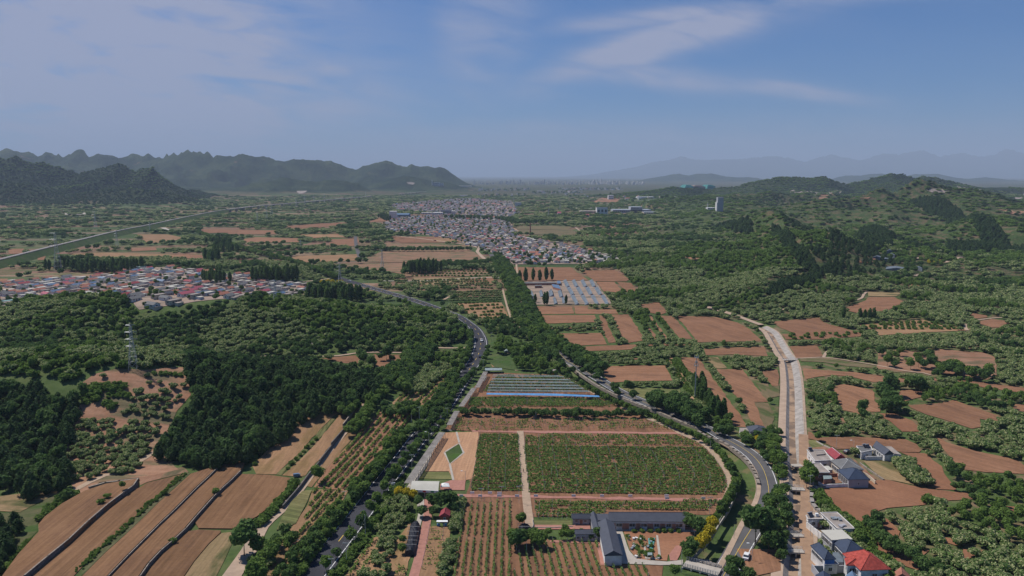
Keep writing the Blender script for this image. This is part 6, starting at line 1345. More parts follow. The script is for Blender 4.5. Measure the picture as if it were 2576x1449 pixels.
building('gabled_house', 'pink-roofed shed among the trees left of the canal', 'shed', rb(3,3, "40,965 110,965 95,945 45,945", 2.6), 2.6, 'gable', .7, VW, 'roof_pink', over=.2, trim=None)
building('shack', 'dark flat shack at the lower edge of the chestnut orchard', 'hut', rb(3,3, "1610,1370 1700,1365 1690,1342 1612,1348", 2.2), 2.2, 'flat', 0, 'dark', 'slate', over=.1)
# solar water heaters
def heater(label, c, r, s, z):
    p = P(*TD(c, r, s)[0], z); e = empty('solar_heater', p, .4); mb = MB(); mb.face([(-.9, -.6, .2), (.9, -.6, .2), (.9, .5, 1.2), (-.9, .5, 1.2)]); mb.face([(.9, -.6, .12), (-.9, -.6, .12), (-.9, .5, 1.12), (.9, .5, 1.12)]); mb.build('collector', M['car_dark'], e)
    MB().bar((-1.0, .6, 1.3), (1.0, .6, 1.3), .28, 0, None, 8).build('tank', M['metal_pale'], e); f = MB()
    for x in (-.8, .8): f.bar((x, .55, 0), (x, .55, 1.2), .04); f.bar((x, -.55, 0), (x, -.55, .25), .04)
    f.build('stand', M['metal_grey'], e); tag(e, label, 'solar heater')
heater('solar water heater on the flat roof left of the red roof', 3,3, "430,192", 3.7); heater('solar water heater on the small flat roof by the dirt road', 3,3, "430,852", 3.5); heater('solar water heater on the ruined flat roof of the upper white house', 3,3, "975,155", 3.1); heater('second solar water heater on the ruined flat roof', 3,3, "1005,158", 3.1)
tag(MB().box(0, 0, .5, 1.0, .8, 1.0).build('water_tank', M['paint_white']), 'white box tank on the small flat roof by the dirt road', 'tank').location = P(*TD(3,3, "490,845")[0], 3.45)
for i, (s, m_, lb) in enumerate((("690,885", 'metal_grey', 'grey tarpaulin bundle lying on the long flat roof'), ("750,950", 'wall_grey', 'pale rubble heap on the near end of the long flat roof'))):
    rs = np.random.RandomState(i); mb = MB(); 
    for j in range(7): mb.box(rs.uniform(-1.1, 1.1), rs.uniform(-1.6, 1.6) if i == 0 else rs.uniform(-.6, .6), .2+.2*rs.rand(), .9, 1.0, .35, rs.rand()*3)
    o = mb.build('bundle', M[m_]); o.location = P(*TD(3,3, s)[0], 4.25); tag(o, lb, 'bundle')
# retaining walls
yard_wall('light rubble retaining wall curving below the big red-brown field', 3,3, "640,528 560,535 500,540 460,552 440,600 438,650 450,710 490,760 560,800 620,815 700,825 780,850 850,930 870,985 900,1060", 1.1, 'concrete_old', 1.3, 'retaining_wall', 'retaining wall', z=1.1)
yard_wall('light rubble wall below the steep bank right of the red roof', 3,3, "1180,1320 1260,1350 1330,1400 1360,1480", 1.2, 'concrete_old', 2.0, 'retaining_wall', 'retaining wall', z=1.2)
yard_wall('long shaded stone retaining wall under the first terrace field', 0,3, "1390,468 1340,540 1240,610 1090,720 880,900 690,1080 480,1250 240,1449 140,1530", 3.8, 'stone_shaded', .45, 'retaining_wall', 'retaining wall', z=3.7, cap='stone')
yard_wall('thin pale-topped stone wall between the third and fourth terraces', 0,3, "2260,290 2110,440 1980,560 1760,780 1600,930 1440,1090 1290,1240 1090,1449 1010,1530", 2.0, 'stone_shaded', .3, 'retaining_wall', 'retaining wall', z=1.95, cap='stone')
yard_wall('shaded stone retaining wall under the fourth terrace field', 0,3, "2420,390 2330,480 2230,570 2150,650 1980,840 1870,970 1740,1090 1620,1190 1500,1320 1410,1449 1350,1530", 1.5, 'stone_shaded', .35, 'retaining_wall', 'retaining wall', z=1.45, cap='stone')
yard_wall('shaded wall along the sunken lane below the sandy strips', 1,3, "270,735 440,540 520,430 640,290 760,140 880,0 935,-70", 1.6, 'stone_shaded', .4, 'retaining_wall', 'retaining wall', z=1.6)
yard_wall('narrow pale ditch wall climbing beside the dark wood', 1,2, "880,1449 990,1300 1100,1170 1180,1090 1290,990", 1.0, 'stone', .5, 'ditch_wall', 'wall', z=1.0)
yard_wall('pale boulder wall at the head of the first terrace', 0,3, "900,545 1060,500 1200,485 1390,465", .9, 'stone', .8, 'retaining_wall', 'retaining wall', z=1.0)
yard_wall('rough stone retaining wall along the inner side of the middle road', 2,3, "1880,0 1960,45 2130,112 2230,180 2330,262 2400,340 2450,430 2480,520", 1.2, 'stone', 1.2, 'retaining_wall', 'retaining wall', z=.6)
yard_wall('pale stone retaining wall between the gully and the upper middle road', 2,2, "570,785 700,880 860,985 1000,1060 1180,1140 1400,1225 1560,1290 1720,1360 1880,1420", 1.0, 'stone', 1.4, 'retaining_wall', 'retaining wall', z=.4)
yard_wall('concrete kerb wall along the grassy gully beside the vineyard', 2,3, "2270,560 2240,650 2180,780 2080,930 2010,1050 1930,1140 1830,1250 1770,1310", .8, 'concrete', .35, 'kerb_wall', 'wall')
yard_wall('low retaining wall along the grassy strip right of the upper field', 3,3, "490,90 560,130 640,165", .7, 'concrete', .5, 'kerb_wall', 'wall')
yard_wall('curved earth bank wall beside the pale tan field', 3,3, "930,310 1000,360 1100,430 1160,470", .7, 'stone', .6, 'retaining_wall', 'retaining wall')
# bridges
def bridge(label, c, r, s, w, z=.55, th=.5, pier=True, rail=True):
    a, b = TP(c, r, s, z); d = Vector((b.x-a.x, b.y-a.y)); L_ = d.length; e = empty('bridge', ((a.x+b.x)/2, (a.y+b.y)/2, hz(a.x, a.y)), math.atan2(d.y, d.x))
    MB().box(0, 0, z-th/2, L_, w, th).build('deck', M['concrete'], e)
    if pier: MB().box(0, 0, -1.0, .5, w*.9, 2.4).build('pier', M['concrete_old'], e)
    if rail:
        for s_ in (-1, 1):
            f = MB(); f.box(0, s_*(w/2-.1), z+.8, L_, .08, .08); f.box(0, s_*(w/2-.1), z+.4, L_, .06, .06); k = max(2, int(L_/1.5))
            for i in range(k+1): f.box(-L_/2+L_*i/k, s_*(w/2-.1), z+.4, .1, .1, .85)
            f.build('railing', M['wall_white'], e)
    tag(e, label, 'bridge', 'bridges over the canal')
bridge('narrow bridge where the footpath crosses the upper canal', 3,2, "150,722 285,715", 3.0, rail=True)
bridge('plain slab bridge over the canal near the brick-roofed house', 3,3, "235,335 340,332", 2.8, rail=False)
bridge('pale bridge with railings below the large canal-side trees', 3,3, "185,562 365,572", 3.0)
bridge('thin slab bridge level with the flat cream roof', 3,3, "242,1035 350,1035", 2.4)
bridge('bridge with central pier above the canal pool', 3,3, "190,1188 355,1195", 2.6)
# culvert bridge at the bottom
a, b = TP(2,3, "1720,1345 2075,1440", 1.0); d = Vector((b.x-a.x, b.y-a.y)); L_ = d.length; e = empty('culvert_bridge', ((a.x+b.x)/2, (a.y+b.y)/2, 0), math.atan2(d.y, d.x))
MB().box(0, 1.9, .8, L_, 4.6, .5).build('deck', M['concrete'], e); mb = MB()
for i in range(5): mb.box(-L_/2+L_*i/4, 1.5, -.9, .45, 4.0, 3.0)
mb.build('pier', M['concrete'], e); MB().box(0, 3.2, -.9, L_-.3, .2, 2.9).build('culvert_shade', M['dark'], e)  # dark sheet painted as the shade inside the culvert openings
for y in (-.3, 4.1):
    f = MB(); 
    for z in (1.35, 1.75, 2.1): f.box(0, y, z, L_, .07, .07)
    for i in range(15): f.box(-L_/2+L_*i/14, y, 1.6, .12, .12, 1.1)
    f.build('railing', M['metal_pale'], e)
tag(e, 'concrete culvert bridge with three dark openings and railings over the grassy gully', 'bridge')
o = MB(); rs = np.random.RandomState(3)
for i in range(60):
    t = rs.rand(); p = TP(2,3, "1870,1300 2080,1370", 0)[0].lerp(TP(2,3, "1870,1300 2080,1370", 0)[1], t); o.box(p.x+rs.uniform(-1, 1), p.y+rs.uniform(-.8, .8), .3+rs.rand()*.3, .5+rs.rand()*.6, .5+rs.rand()*.5, .5, rs.rand()*3)
tag(o.build('rubble', M['stone']), 'heap of pale rubble on the lip of the culvert bridge', 'rubble')
# road railings
def railing(label, c, r, s, h=1.0, m_='metal_pale', sp=2.5):
    pts = smooth_line(TP(c, r, s), sp); mb = MB(); o = pts[0]
    for i, p in enumerate(pts):
        z = hz(p.x, p.y); mb.box(p.x-o.x, p.y-o.y, z+h/2, .12, .12, h)
        if i: q = pts[i-1]; [mb.bar((q.x-o.x, q.y-o.y, hz(q.x, q.y)+h*k), (p.x-o.x, p.y-o.y, z+h*k), .05) for k in (.55, .95)]
    q = mb.build('railing', M[m_]); q.location = (o.x, o.y, 0); tag(q, label, 'railing')
railing('white railing on the left of the middle road above the stone wall', 2,2, "1770,1365 1800,1375 1840,1400", 1.1, 'wall_white')
railing('white railing on the right of the middle road bridge', 2,2, "1895,1368 1930,1378 1970,1405", 1.1, 'wall_white')
railing('grey guard rail along the upper middle road', 2,2, "580,760 680,840 780,910 880,970 1000,1035 1200,1110 1400,1200 1600,1285 1750,1345", .8, 'metal_grey', 4)
railing('pale wire fence along the gully beside the vineyard hedge', 2,3, "2275,545 2235,640 2160,790 2070,935", 1.1, 'pole', 3)
railing('guard rail on the outside of the main road bend', 1,2, "1905,220 2010,255 2130,320 2230,400 2285,480 2305,590", .8, 'metal_pale', 4)
# greenhouses
def greenhouse(q, label, z=0):
    "q: near-left, near-right, far-right, far-left on the ground (tile 2,2 px)"
    p = [Vector((v.x, v.y)) for v in TP(*q)]; cc = sum(p, Vector((0, 0)))/4; e = empty('greenhouse', (cc.x, cc.y, hz(cc.x, cc.y))); A, B, C_, D = [v-cc for v in p]; mb = MB(); n = 7; w = (B-A).length; hh = min(3.0, w*.36)
    prf = [(math.sin(math.pi*.5*i/n)**.9*.8, hh*math.sin(math.pi*.5*i/n)) for i in range(n+1)]; k = 6
    def pt(u, v, zz): l = A.lerp(D, v); r_ = B.lerp(C_, v); q_ = l.lerp(r_, u); return (q_.x, q_.y, zz)
    for j in range(k):
        for i in range(n): mb.face([pt(prf[i][0], j/k, prf[i][1]), pt(prf[i+1][0], j/k, prf[i+1][1]), pt(prf[i+1][0], (j+1)/k, prf[i+1][1]), pt(prf[i][0], (j+1)/k, prf[i][1])])
    mb.build('film', M['film'], e)
    wl = MB(); wl.face([pt(.8, 0, hh), pt(.8, 0, -.3), pt(.8, 1, -.3), pt(.8, 1, hh)]); wl.face([pt(.8, 0, hh), pt(.8, 1, hh), pt(.95, 1, -.3), pt(.95, 0, -.3)][::-1])
    for v in (0, 1): wl.face([pt(prf[i][0], v, prf[i][1]) for i in range(n+1)]+[pt(.95, v, -.3), pt(0, v, -.3)])
    wl.build('back_wall', M['wall_grey'], e)
    rb_ = MB()
    for j in range(k+1):
        for i in range(n): rb_.bar(pt(prf[i][0], j/k, prf[i][1]+.05), pt(prf[i+1][0], j/k, prf[i+1][1]+.05), .07, 0, None, 3)
    rb_.build('ribs', M['metal_pale'], e); tag(e, label, 'greenhouse', 'plastic greenhouses by the middle road')
gh = []
for col in range(4):
    x = 575+col*101; gh.append("%d,170 %d,170 %d,82 %d,82" % (x+55, x+105, x+60, x))
    x2 = 540+col*93; gh.append("%d,76 %d,74 %d,2 %d,2" % (x2+42, x2+95, x2+55, x2))
    x3 = 505+col*88; gh.append("%d,-6 %d,-6 %d,-72 %d,-72" % (x3+30, x3+82, x3+48, x3))
for s in ("150,106 188,106 172,36 130,38","190,90 228,90 205,36 175,36","275,96 320,92 305,32 266,36","368,92 425,86 408,30 360,34","468,100 520,96 500,32 452,36","180,156 222,154 218,96 174,98","415,168 462,164 440,102 405,106","500,162 545,160 535,100 488,104"): gh.append(s)
for i, s in enumerate(gh):
    nm = ('near', 'middle', 'far')[i % 3]+' row, '+ordn(i//3)+' from the left of the main array' if i < 12 else ordn(i-12)+' in the loose group left of the array'
    greenhouse((2, 2, s), 'blue-grey plastic greenhouse, '+nm)
for s, lb in (("2,1|415,1440 490,1460 470,1420 400,1412", 'bright blue flat roof behind the greenhouses'), ("2,1|455,1405 490,1405 485,1378 455,1378", 'small blue shed roof at the back of the greenhouse yard'), ("2,1|90,1405 450,1400 450,1390 90,1394", 'long low dark-roofed shed behind the greenhouse yard'), ("2,1|230,1430 300,1428 298,1420 232,1421", 'low brick shed in the greenhouse yard')):
    cr, s = s.split('|'); c, r = map(int, cr.split(',')); building('shed', lb, 'shed', rb(c, r, s, 2.5), 2.5, 'flat', 0, 'wall_brick', 'roof_blue' if 'blue' in lb else 'roof_grey', over=.1)
for i, s in enumerate(("3,1|1045,1250 1120,1250 1130,1240 1060,1240","3,1|1125,1245 1235,1242 1225,1230 1130,1232","3,1|1180,1300 1395,1302 1380,1285 1190,1275","3,1|1175,1188 1245,1180 1255,1168 1190,1176","3,1|1200,1200 1270,1208 1265,1195 1210,1188","3,1|1480,1265 1550,1280 1545,1272 1490,1262")):
    cr, s = s.split('|'); c, r = map(int, cr.split(',')); building('greenhouse', 'low blue greenhouse in the hollow among the right hills, %s from the left' % ordn(i), 'greenhouse', rb(c, r, s, 3), 3, 'gable', 1.5, 'film', 'film', over=.1, trim=None, group='far greenhouses in the right hills')
# ------------------------------------------------------------------ villages
HP = {}
RC = {'orange': ('roof_orange', 'gable'), 'red': ('roof_maroon', 'gable'), 'blue': ('roof_blue', 'gable'), 'dark': ('slate', 'gable'), 'grey': ('roof_grey', 'gable'), 'flat': ('roof_flat', 'flat'), 'pink': ('roof_pink', 'gable'), 'green': ('roof_green', 'flat'), 'pale': ('roof_cream', 'flat')}
def house_proto(col, wall, L_, w, hw, rh, det=True):
    rm, ty = RC[col]; parts = []
    mb = MB(); mb.box(0, 0, hw/2-.5, w, L_, hw+1)
    if ty == 'gable':
        for s_ in (-1, 1): mb.face([(-w/2, s_*L_/2, hw), (w/2, s_*L_/2, hw), (0, s_*L_/2, hw+rh)][::-s_])
    parts.append(('wall', mb, wall)); r = MB(); ov = .45
    if ty == 'gable':
        k = rh/(w/2)*ov
        for s_ in (-1, 1):
            r.face([(0, -L_/2-ov, hw+rh+.05), (s_*(w/2+ov), -L_/2-ov, hw-k+.05), (s_*(w/2+ov), L_/2+ov, hw-k+.05), (0, L_/2+ov, hw+rh+.05)][::-s_]); r.face([(0, -L_/2-ov, hw+rh-.12), (s_*(w/2+ov), -L_/2-ov, hw-k-.12), (s_*(w/2+ov), L_/2+ov, hw-k-.12), (0, L_/2+ov, hw+rh-.12)][::s_])
            for y in (-L_/2-ov, L_/2+ov): r.face([(0, y, hw+rh+.05), (s_*(w/2+ov), y, hw-k+.05), (s_*(w/2+ov), y, hw-k-.12), (0, y, hw+rh-.12)])
            r.face([(s_*(w/2+ov), -L_/2-ov, hw-k+.05), (s_*(w/2+ov), L_/2+ov, hw-k+.05), (s_*(w/2+ov), L_/2+ov, hw-k-.12), (s_*(w/2+ov), -L_/2-ov, hw-k-.12)])
    else:
        r.box(0, 0, hw+.1, w+.5, L_+.5, .22)
        for s_ in (-1, 1): r.box(s_*(w/2+.15), 0, hw+.35, .2, L_+.4, .3); r.box(0, s_*(L_/2+.15), hw+.35, w+.1, .2, .3)
    parts.append(('roof', r, rm))
    if det:
        for x, y, a in ((w/2, -L_/4, 0), (w/2, L_/4, 0), (-w/2, -L_/4, 0), (0, -L_/2, 1)):
            parts.append(('window', MB().box(x, y, 1.8, .16 if not a else 1.3, 1.4 if not a else .16, 1.2), 'glass_dark'))
        parts.append(('door', MB().box(w/2, 0, 1.1, .18, 1.1, 2.1), 'wall_brick'))
    out = []
    for nm, m_, mt in parts:
        o = m_.build(nm, M[mt]); out.append((nm, o.data)); bpy.data.objects.remove(o)
    return out
HOUSES = []
def village(poly, a0, su, sv, cols, where, pv=.9, wing=.5, tree=.12, size=1.0):
    po = np.array([(p.x, p.y) for p in poly]); c = po.mean(0); ca, sa = math.cos(a0), math.sin(a0)
    rad = int(np.hypot(*(po-c).T).max()/min(su, sv))+2
    for i in range(-rad, rad+1):
        for j in range(-rad, rad+1):
            u = i*su+R.uniform(-.12, .12)*su+(j % 2)*su*.2; v = j*sv+R.uniform(-.12, .12)*sv+math.sin(i*.9)*3
            x = c[0]+u*ca-v*sa; y = c[1]+u*sa+v*ca
            if not inpoly(np.array([x]), np.array([y]), po)[0]: continue
            if R.random() > pv:
                if R.random() < .8: add_tree(R.choice(['dark', 'broad']), x, y, R.uniform(.6, 1.1)*size, 'among the houses of '+where)
                continue
            col = R.choices([q for q, _ in cols], [w for _, w in cols])[0]
            HOUSES.append((col, x, y, a0+R.uniform(-.06, .06)+(math.pi/2 if R.random() < .08 else 0), R.uniform(.85, 1.12)*size, R.uniform(.8, 1.3), where))
            if R.random() < wing: HOUSES.append((R.choice(['flat', 'flat', 'grey', 'pale']), x+ca*su*.5, y+sa*su*.5, a0+math.pi/2*R.choice([0, 1]), .62*size, R.uniform(.8, 1.2), where))
            if R.random() < tree: add_tree(R.choice(['dark', 'broad']), x-ca*su*.5, y-sa*su*.5, R.uniform(.5, .8)*size, 'among the houses of '+where)
cl = [('orange', 20), ('red', 4), ('blue', 8), ('dark', 6), ('grey', 18), ('flat', 26), ('pale', 20), ('pink', 2), ('green', 3)]
cc_ = [('orange', 22), ('red', 4), ('blue', 5), ('dark', 6), ('grey', 20), ('flat', 22), ('pale', 26), ('pink', 2)]
village(VL, math.radians(-28), 12.0, 14.5, cl, 'the left village', .76, .5, .3, .84)
village(DP("345,678 388,674 392,690 350,692"), math.radians(-20), 13, 15, cl, 'the left village', .9, .3)
village(VC, math.radians(-6), 15, 17, cc_, 'the central village', .76, .45, .4, 1.0)
village(VR, math.radians(8), 13, 17, cc_, 'the central village', .62, .5, .2)
village(VU, math.radians(0), 22, 24, cc_, 'the village beyond the white silo', .8, .4, .2, 1.35)
village(DP("1430,520 1560,522 1560,530 1440,530"), 0, 26, 30, cc_, 'the village beyond the white silo', .35, .3, .3, 1.3)
for q_ in ("1550,494 1690,492 1700,500 1560,502", "1200,476 1330,474 1330,479 1210,481", "1400,474 1560,473 1560,478 1410,479", "1330,482 1450,481 1460,486 1340,487"): village(DP(q_), 0, 50, 60, cc_, 'the hamlets on the far plain', .55, .2, .1, 2.2)
village(DP("1200,490 1330,488 1330,493 1210,495"), 0, 40, 45, cc_, 'the hamlets on the far plain', .5, .2, .2, 1.9); village(DP("1420,488 1580,486 1620,492 1430,494"), 0, 45, 50, cc_, 'the hamlets on the far plain', .5, .2, .2, 1.9)
def place_houses():
    hs = sorted(HOUSES, key=lambda q: -q[4]/math.hypot(q[1], q[2])); ind = hs[:298]; rest = hs[298:]; cnt = {}; lab = {}
    WL = {'orange': 'wall_white', 'red': 'wall_white', 'blue': 'wall_grey', 'dark': 'wall_grey', 'grey': 'wall_white', 'flat': 'wall_beige', 'pink': 'wall_white', 'green': 'wall_white', 'pale': 'wall_white'}
    for h in ind: lab.setdefault((h[6], h[0]), []).append(h)
    nth = {}
    for k_, l_ in lab.items():
        for i, h in enumerate(sorted(l_, key=lambda q: q[1]/q[2])): nth[id(h)] = i
    DESC = {'orange': 'orange tiled roof', 'red': 'maroon roof', 'blue': 'blue roof', 'dark': 'dark slate roof', 'grey': 'grey tiled roof', 'flat': 'flat brownish roof', 'pink': 'pink roof', 'green': 'pale green roof', 'pale': 'flat cream roof'}
    for h in ind:
        col, x, y, a, s, ls, wh = h; d = math.hypot(x, y); det = d < 1050; key = (col, det)
        if key not in HP: HP[key] = [(nm, me, None) for nm, me in house_proto(col, WL[col], 10.5, 6.6, 3.1, 1.7, det)]
        e = empty('village_house', (x, y, hz(x, y)), a); e.scale = (s, s*ls, s)
        for i, (nm, me, ob) in enumerate(HP[key]):
            o = ob.copy() if ob else bpy.data.objects.new(nm, me)
            if not ob: HP[key][i] = (nm, me, o)
            COL.objects.link(o); o.parent = e
        tag(e, 'house with %s in %s, %s such from the left' % (DESC[col], wh, ordn(nth[id(h)])), 'house', 'houses of '+wh)
    mb = MB(); mats = [M[q] for q in ('wall_white', 'wall_beige', 'roof_orange', 'roof_maroon', 'roof_blue', 'slate', 'roof_grey', 'roof_flat', 'roof_cream', 'roof_pink')]; ri = {'orange': 2, 'red': 3, 'blue': 4, 'dark': 5, 'grey': 6, 'flat': 7, 'pale': 8, 'pink': 9, 'green': 8}
    for col, x, y, a, s, ls, wh in rest:
        w, L_, hw, rh = 6.6*s, 10.5*s*ls, 3.1*s, 1.7*s; z = hz(x, y); mb.box(x, y, z+hw/2-.5, w, L_, hw+1, a, 1 if col == 'flat' else 0); ca, sa = math.cos(a), math.sin(a); T_ = lambda u, v, q: (x+u*ca-v*sa, y+u*sa+v*ca, z+q)
        if RC[col][1] == 'gable':
            for s_ in (-1, 1): mb.face([T_(-w/2, s_*L_/2, hw), T_(w/2, s_*L_/2, hw), T_(0, s_*L_/2, hw+rh)], 0); mb.face([T_(0, -L_/2-.3, hw+rh+.1), T_(s_*(w/2+.4), -L_/2-.3, hw-.1), T_(s_*(w/2+.4), L_/2+.3, hw-.1), T_(0, L_/2+.3, hw+rh+.1)], ri[col])
        else: mb.box(x, y, z+hw+.15, w+.5, L_+.5, .3, a, ri[col])
    o = mb.build('distant_houses', mats); tag(o, 'crowd of small far houses with orange, grey and cream roofs behind the nearer ones', 'houses', None, 'stuff')
    print('HOUSES', len(ind), len(rest))
place_houses()
draped('village_ground', VL, 'yard', 0.3, False, 0.10); draped('village_ground', VC, 'yard', 0.3, False, 0.12); draped('village_ground', VU, 'yard', 0.3, False, 0.1)
# ------------------------------------------------------------------ far works and landmarks
def block(name, label, cat, u, vb, w, d, hgt, wallm, roofm, rz=0, win=None, roof='flat', rh=0, group=None, extra=None):
    p = P(u, vb); dist = p.y; W_ = w*dist/F*1.0; ca, sa = math.cos(rz), math.sin(rz); Hh = hgt*dist/F; q = [Vector((p.x+x*ca-(y+d/2)*sa, p.y+x*sa+(y+d/2)*ca)) for x, y in ((W_/2, -d/2), (W_/2, d/2), (-W_/2, d/2), (-W_/2, -d/2))]
    wn = []
    if win:
        nx, nz = win
        for i in range(nx):
            for j in range(nz): wn.append((3, (i+.5)/nx, Hh*(j+.5)/nz, W_/nx*.55, Hh/nz*.45))
    return building(name, label, cat, q, Hh, roof, rh, wallm, roofm, over=.3 if roof != 'flat' else .2, windows=wn, group=group, trim=None)
block('silo', 'tall plain white windowless silo block beside the blue sheds', 'silo', 988, 549.5, 17, 22, 17.5, 'wall_white', 'wall_white')
block('factory_shed', 'bright blue factory shed right of the white silo', 'factory', 1012, 548, 32, 40, 8, 'roof_blue', 'roof_blue', 0, (8, 1), 'gable', 3)
block('factory_shed', 'small blue lean-to left of the white silo', 'factory', 976, 548, 9, 18, 5, 'roof_blue', 'roof_blue')
block('factory', 'white low factory with a row of windows behind the central village', 'factory', 1075, 540, 30, 25, 5, 'wall_white', 'roof_cream', 0, (8, 1)); block('factory', 'pale long factory hall behind the central village', 'factory', 1122, 538, 26, 35, 9, 'wall_grey', 'slate', 0, (7, 1)); block('factory', 'stepped white factory block behind the central village', 'factory', 1100, 542, 25, 25, 7, 'wall_white', 'wall_white', 0, (5, 1)); block('factory', 'square white workshop at the right end of the factories', 'factory', 1140, 540, 9, 20, 9, 'wall_white', 'wall_white', 0, (2, 2))
block('long_hall', 'long pale pink-roofed hall behind the factories', 'hall', 1185, 521, 60, 25, 3, 'wall_white', 'roof_pink'); block('apartment_block', 'white four-storey block at the edge of the upper village', 'apartment block', 1303, 519, 16, 18, 10, 'wall_white', 'roof_cream', 0, (6, 4)); block('apartment_block', 'low white block left of the four-storey block', 'apartment block', 1280, 518, 20, 18, 5, 'wall_white', 'roof_cream', 0, (7, 2))
block('plant_hall', 'long pale grey works hall of the mine right of the valley', 'factory', 1590, 536, 95, 60, 8, 'wall_grey', 'metal_pale', 0, (18, 1)); block('plant_hall', 'raised grey hall with window bands on the mine works', 'factory', 1601, 536, 29, 45, 15, 'wall_grey', 'metal_pale', 0, (8, 2)); block('plant_office', 'portal office block of the mine with dark overhanging roof', 'office', 1515, 538, 27, 35, 15, 'wall_white', 'slate', 0, (3, 1)); block('plant_hall', 'low brown-grey hall left of the mine portal office', 'factory', 1481, 537, 42, 40, 6, 'wall_beige', 'roof_flat', 0, (10, 1)); block('plant_hall', 'pale low halls at the right end of the mine works', 'factory', 1637, 538, 34, 40, 4, 'wall_beige', 'metal_pale', 0, (6, 1)); block('house', 'red-roofed gatehouse before the mine works', 'house', 1478, 547, 8, 15, 5, 'wall_white', 'roof_pink', 0, (2, 1), 'gable', 4); block('pavilion', 'red pavilion among the trees left of the mine works', 'pavilion', 1407, 541, 9, 15, 5, 'wall_white', 'roof_pink', 0, (3, 1), 'gable', 4)
block('mine_tower', 'tall plain grey winding tower on the green hill', 'tower', 1812, 532, 14, 16, 35, 'wall_grey', 'wall_grey'); block('mine_tower', 'white lower stair block leaning on the grey winding tower', 'tower', 1804.5, 531.5, 4, 14, 22, 'wall_white', 'wall_white'); block('plant_hall', 'low white building left of the grey winding tower', 'factory', 1790, 528, 20, 20, 5, 'wall_white', 'wall_white', 0, (5, 1)); 
block('plant_hall', 'white stepped building on the plain before the hills', 'factory', 1537, 502, 13, 30, 10, 'wall_white', 'wall_white', 0, (3, 2)); block('factory_hall', 'row of low white halls at the foot of the right hills', 'factory', 1624, 499, 42, 40, 3, 'wall_white', 'wall_white'); block('factory_hall', 'white long hall on the plain right of the upper village', 'factory', 1165, 494, 22, 30, 3, 'wall_white', 'roof_cream')
block('power_plant', 'pale works block below the end of the left mountains', 'factory', 1097, 469, 14, 60, 9, 'wall_grey', 'metal_pale', 0, (4, 2)); block('power_plant', 'lower works block beside the mountain-foot chimney', 'factory', 1108, 469, 12, 60, 7, 'metal_pale', 'metal_pale', 0, (3, 2)); block('power_plant', 'row of low sheds at the foot of the left mountains', 'factory', 1165, 470, 40, 60, 2, 'wall_white', 'wall_beige')
def chimney(label, u, vb, vt, r0, m_, m2=None):
    p = P(u, vb); dx, dy, dz = ray(u, vt); hgt = CH+dz*p.y/dy-p.z; mb = MB(); k = 7
    for i in range(k): mb.bar((0, 0, hgt*i/k-(1 if i == 0 else 0)), (0, 0, hgt*(i+1)/k), r0*(1-.4*i/k), 1 if (m2 and i % 2) else 0, r0*(1-.4*(i+1)/k), 10)
    mb.bar((0, 0, hgt), (0, 0, hgt+.6), r0*.72, 0, None, 10); o = mb.build('chimney', [M[m_], M[m2 or m_]]); o.location = p; tag(o, label, 'chimney')
chimney('brick-red tapering chimney behind the central village', 1334, 590, 562, 2.4, 'wall_brick'); chimney('slim pale chimney at the foot of the left mountains', 1087, 466, 452, 7, 'metal_pale'); chimney('slim white chimney left of the grey winding tower', 1780, 526, 510, 2.2, 'wall_white')
for i, u in enumerate((1532, 1547, 1557)): chimney('thin dark stack on the plain before the right hills, %s from the left' % ordn(i), u, 502, 492, 2.6, 'rust')
# the distant city
rs = np.random.RandomState(12)
CB = []
for i in range(170):
    u = 1190+370*rs.rand()**.9 if i < 150 else 1560+60*rs.rand(); vb = rs.uniform(462.0, 464.8); CB.append((u, vb, rs.uniform(1.3, 3.6), rs.uniform(2.5, 8.0)+(4 if rs.rand() < .12 else 0)))
CB.sort(); cm = None; cp = []
for i, (u, vb, w, hh) in enumerate(CB):
    p = P(u, vb, 0.0); W_ = w*p.y/F; Hh = hh*p.y/F
    if cm is None:
        b = MB(); b.box(0, 0, .5, 1, 1, 1); b.box(0, 0, 1.02, .5, .5, .06); b = b.build('block', M['city_pale']); cm = b.data; bpy.data.objects.remove(b)
        s_ = MB(); [s_.box(0, 0, (k+.5)/8, 1.01, 1.01, .045) for k in range(8)]; s_ = s_.build('window_bands', M['wall_grey']); cs = s_.data; bpy.data.objects.remove(s_); first = (bpy.data.objects.new('tower_block', cm), bpy.data.objects.new('window_bands', cs)); a, c_ = first
    else: a, c_ = first[0].copy(), first[1].copy()
    COL.objects.link(a); COL.objects.link(c_); c_.parent = a; a.location = p; a.scale = (W_, 45, Hh); a.rotation_euler = (0, 0, 0)
    tag(a, 'pale tower block on the hazy city skyline, %s from the left' % ordn(i), 'tower block', 'tower blocks of the distant city')
# quarry spoil with green netting beyond the hills
for i, (u, vb, w, hh, m_) in enumerate(((1728, 470, 22, 5, 'teal'), (1752, 470, 30, 4, 'rock_pale'), (1782, 469, 20, 4, 'teal'))):
    p = P(u, vb, 60.0); W_ = w*p.y/F; Hh = hh*p.y/F; mb = MB(); n = 6
    for j in range(n): mb.prism([(-W_/2*(1-.1*j), -60*(1-.1*j)), (W_/2*(1-.1*j), -60*(1-.1*j)), (W_/2*(1-.12*j), 60), (-W_/2*(1-.12*j), 60)], -60 if j == 0 else Hh*j/n, Hh*(j+1)/n)
    o = mb.build('spoil_heap', M[m_]); o.location = p; tag(o, '%s terraced spoil heap beyond the right hills, %s from the left' % ('green-netted' if m_ == 'teal' else 'pale', ordn(i)), 'spoil heap')
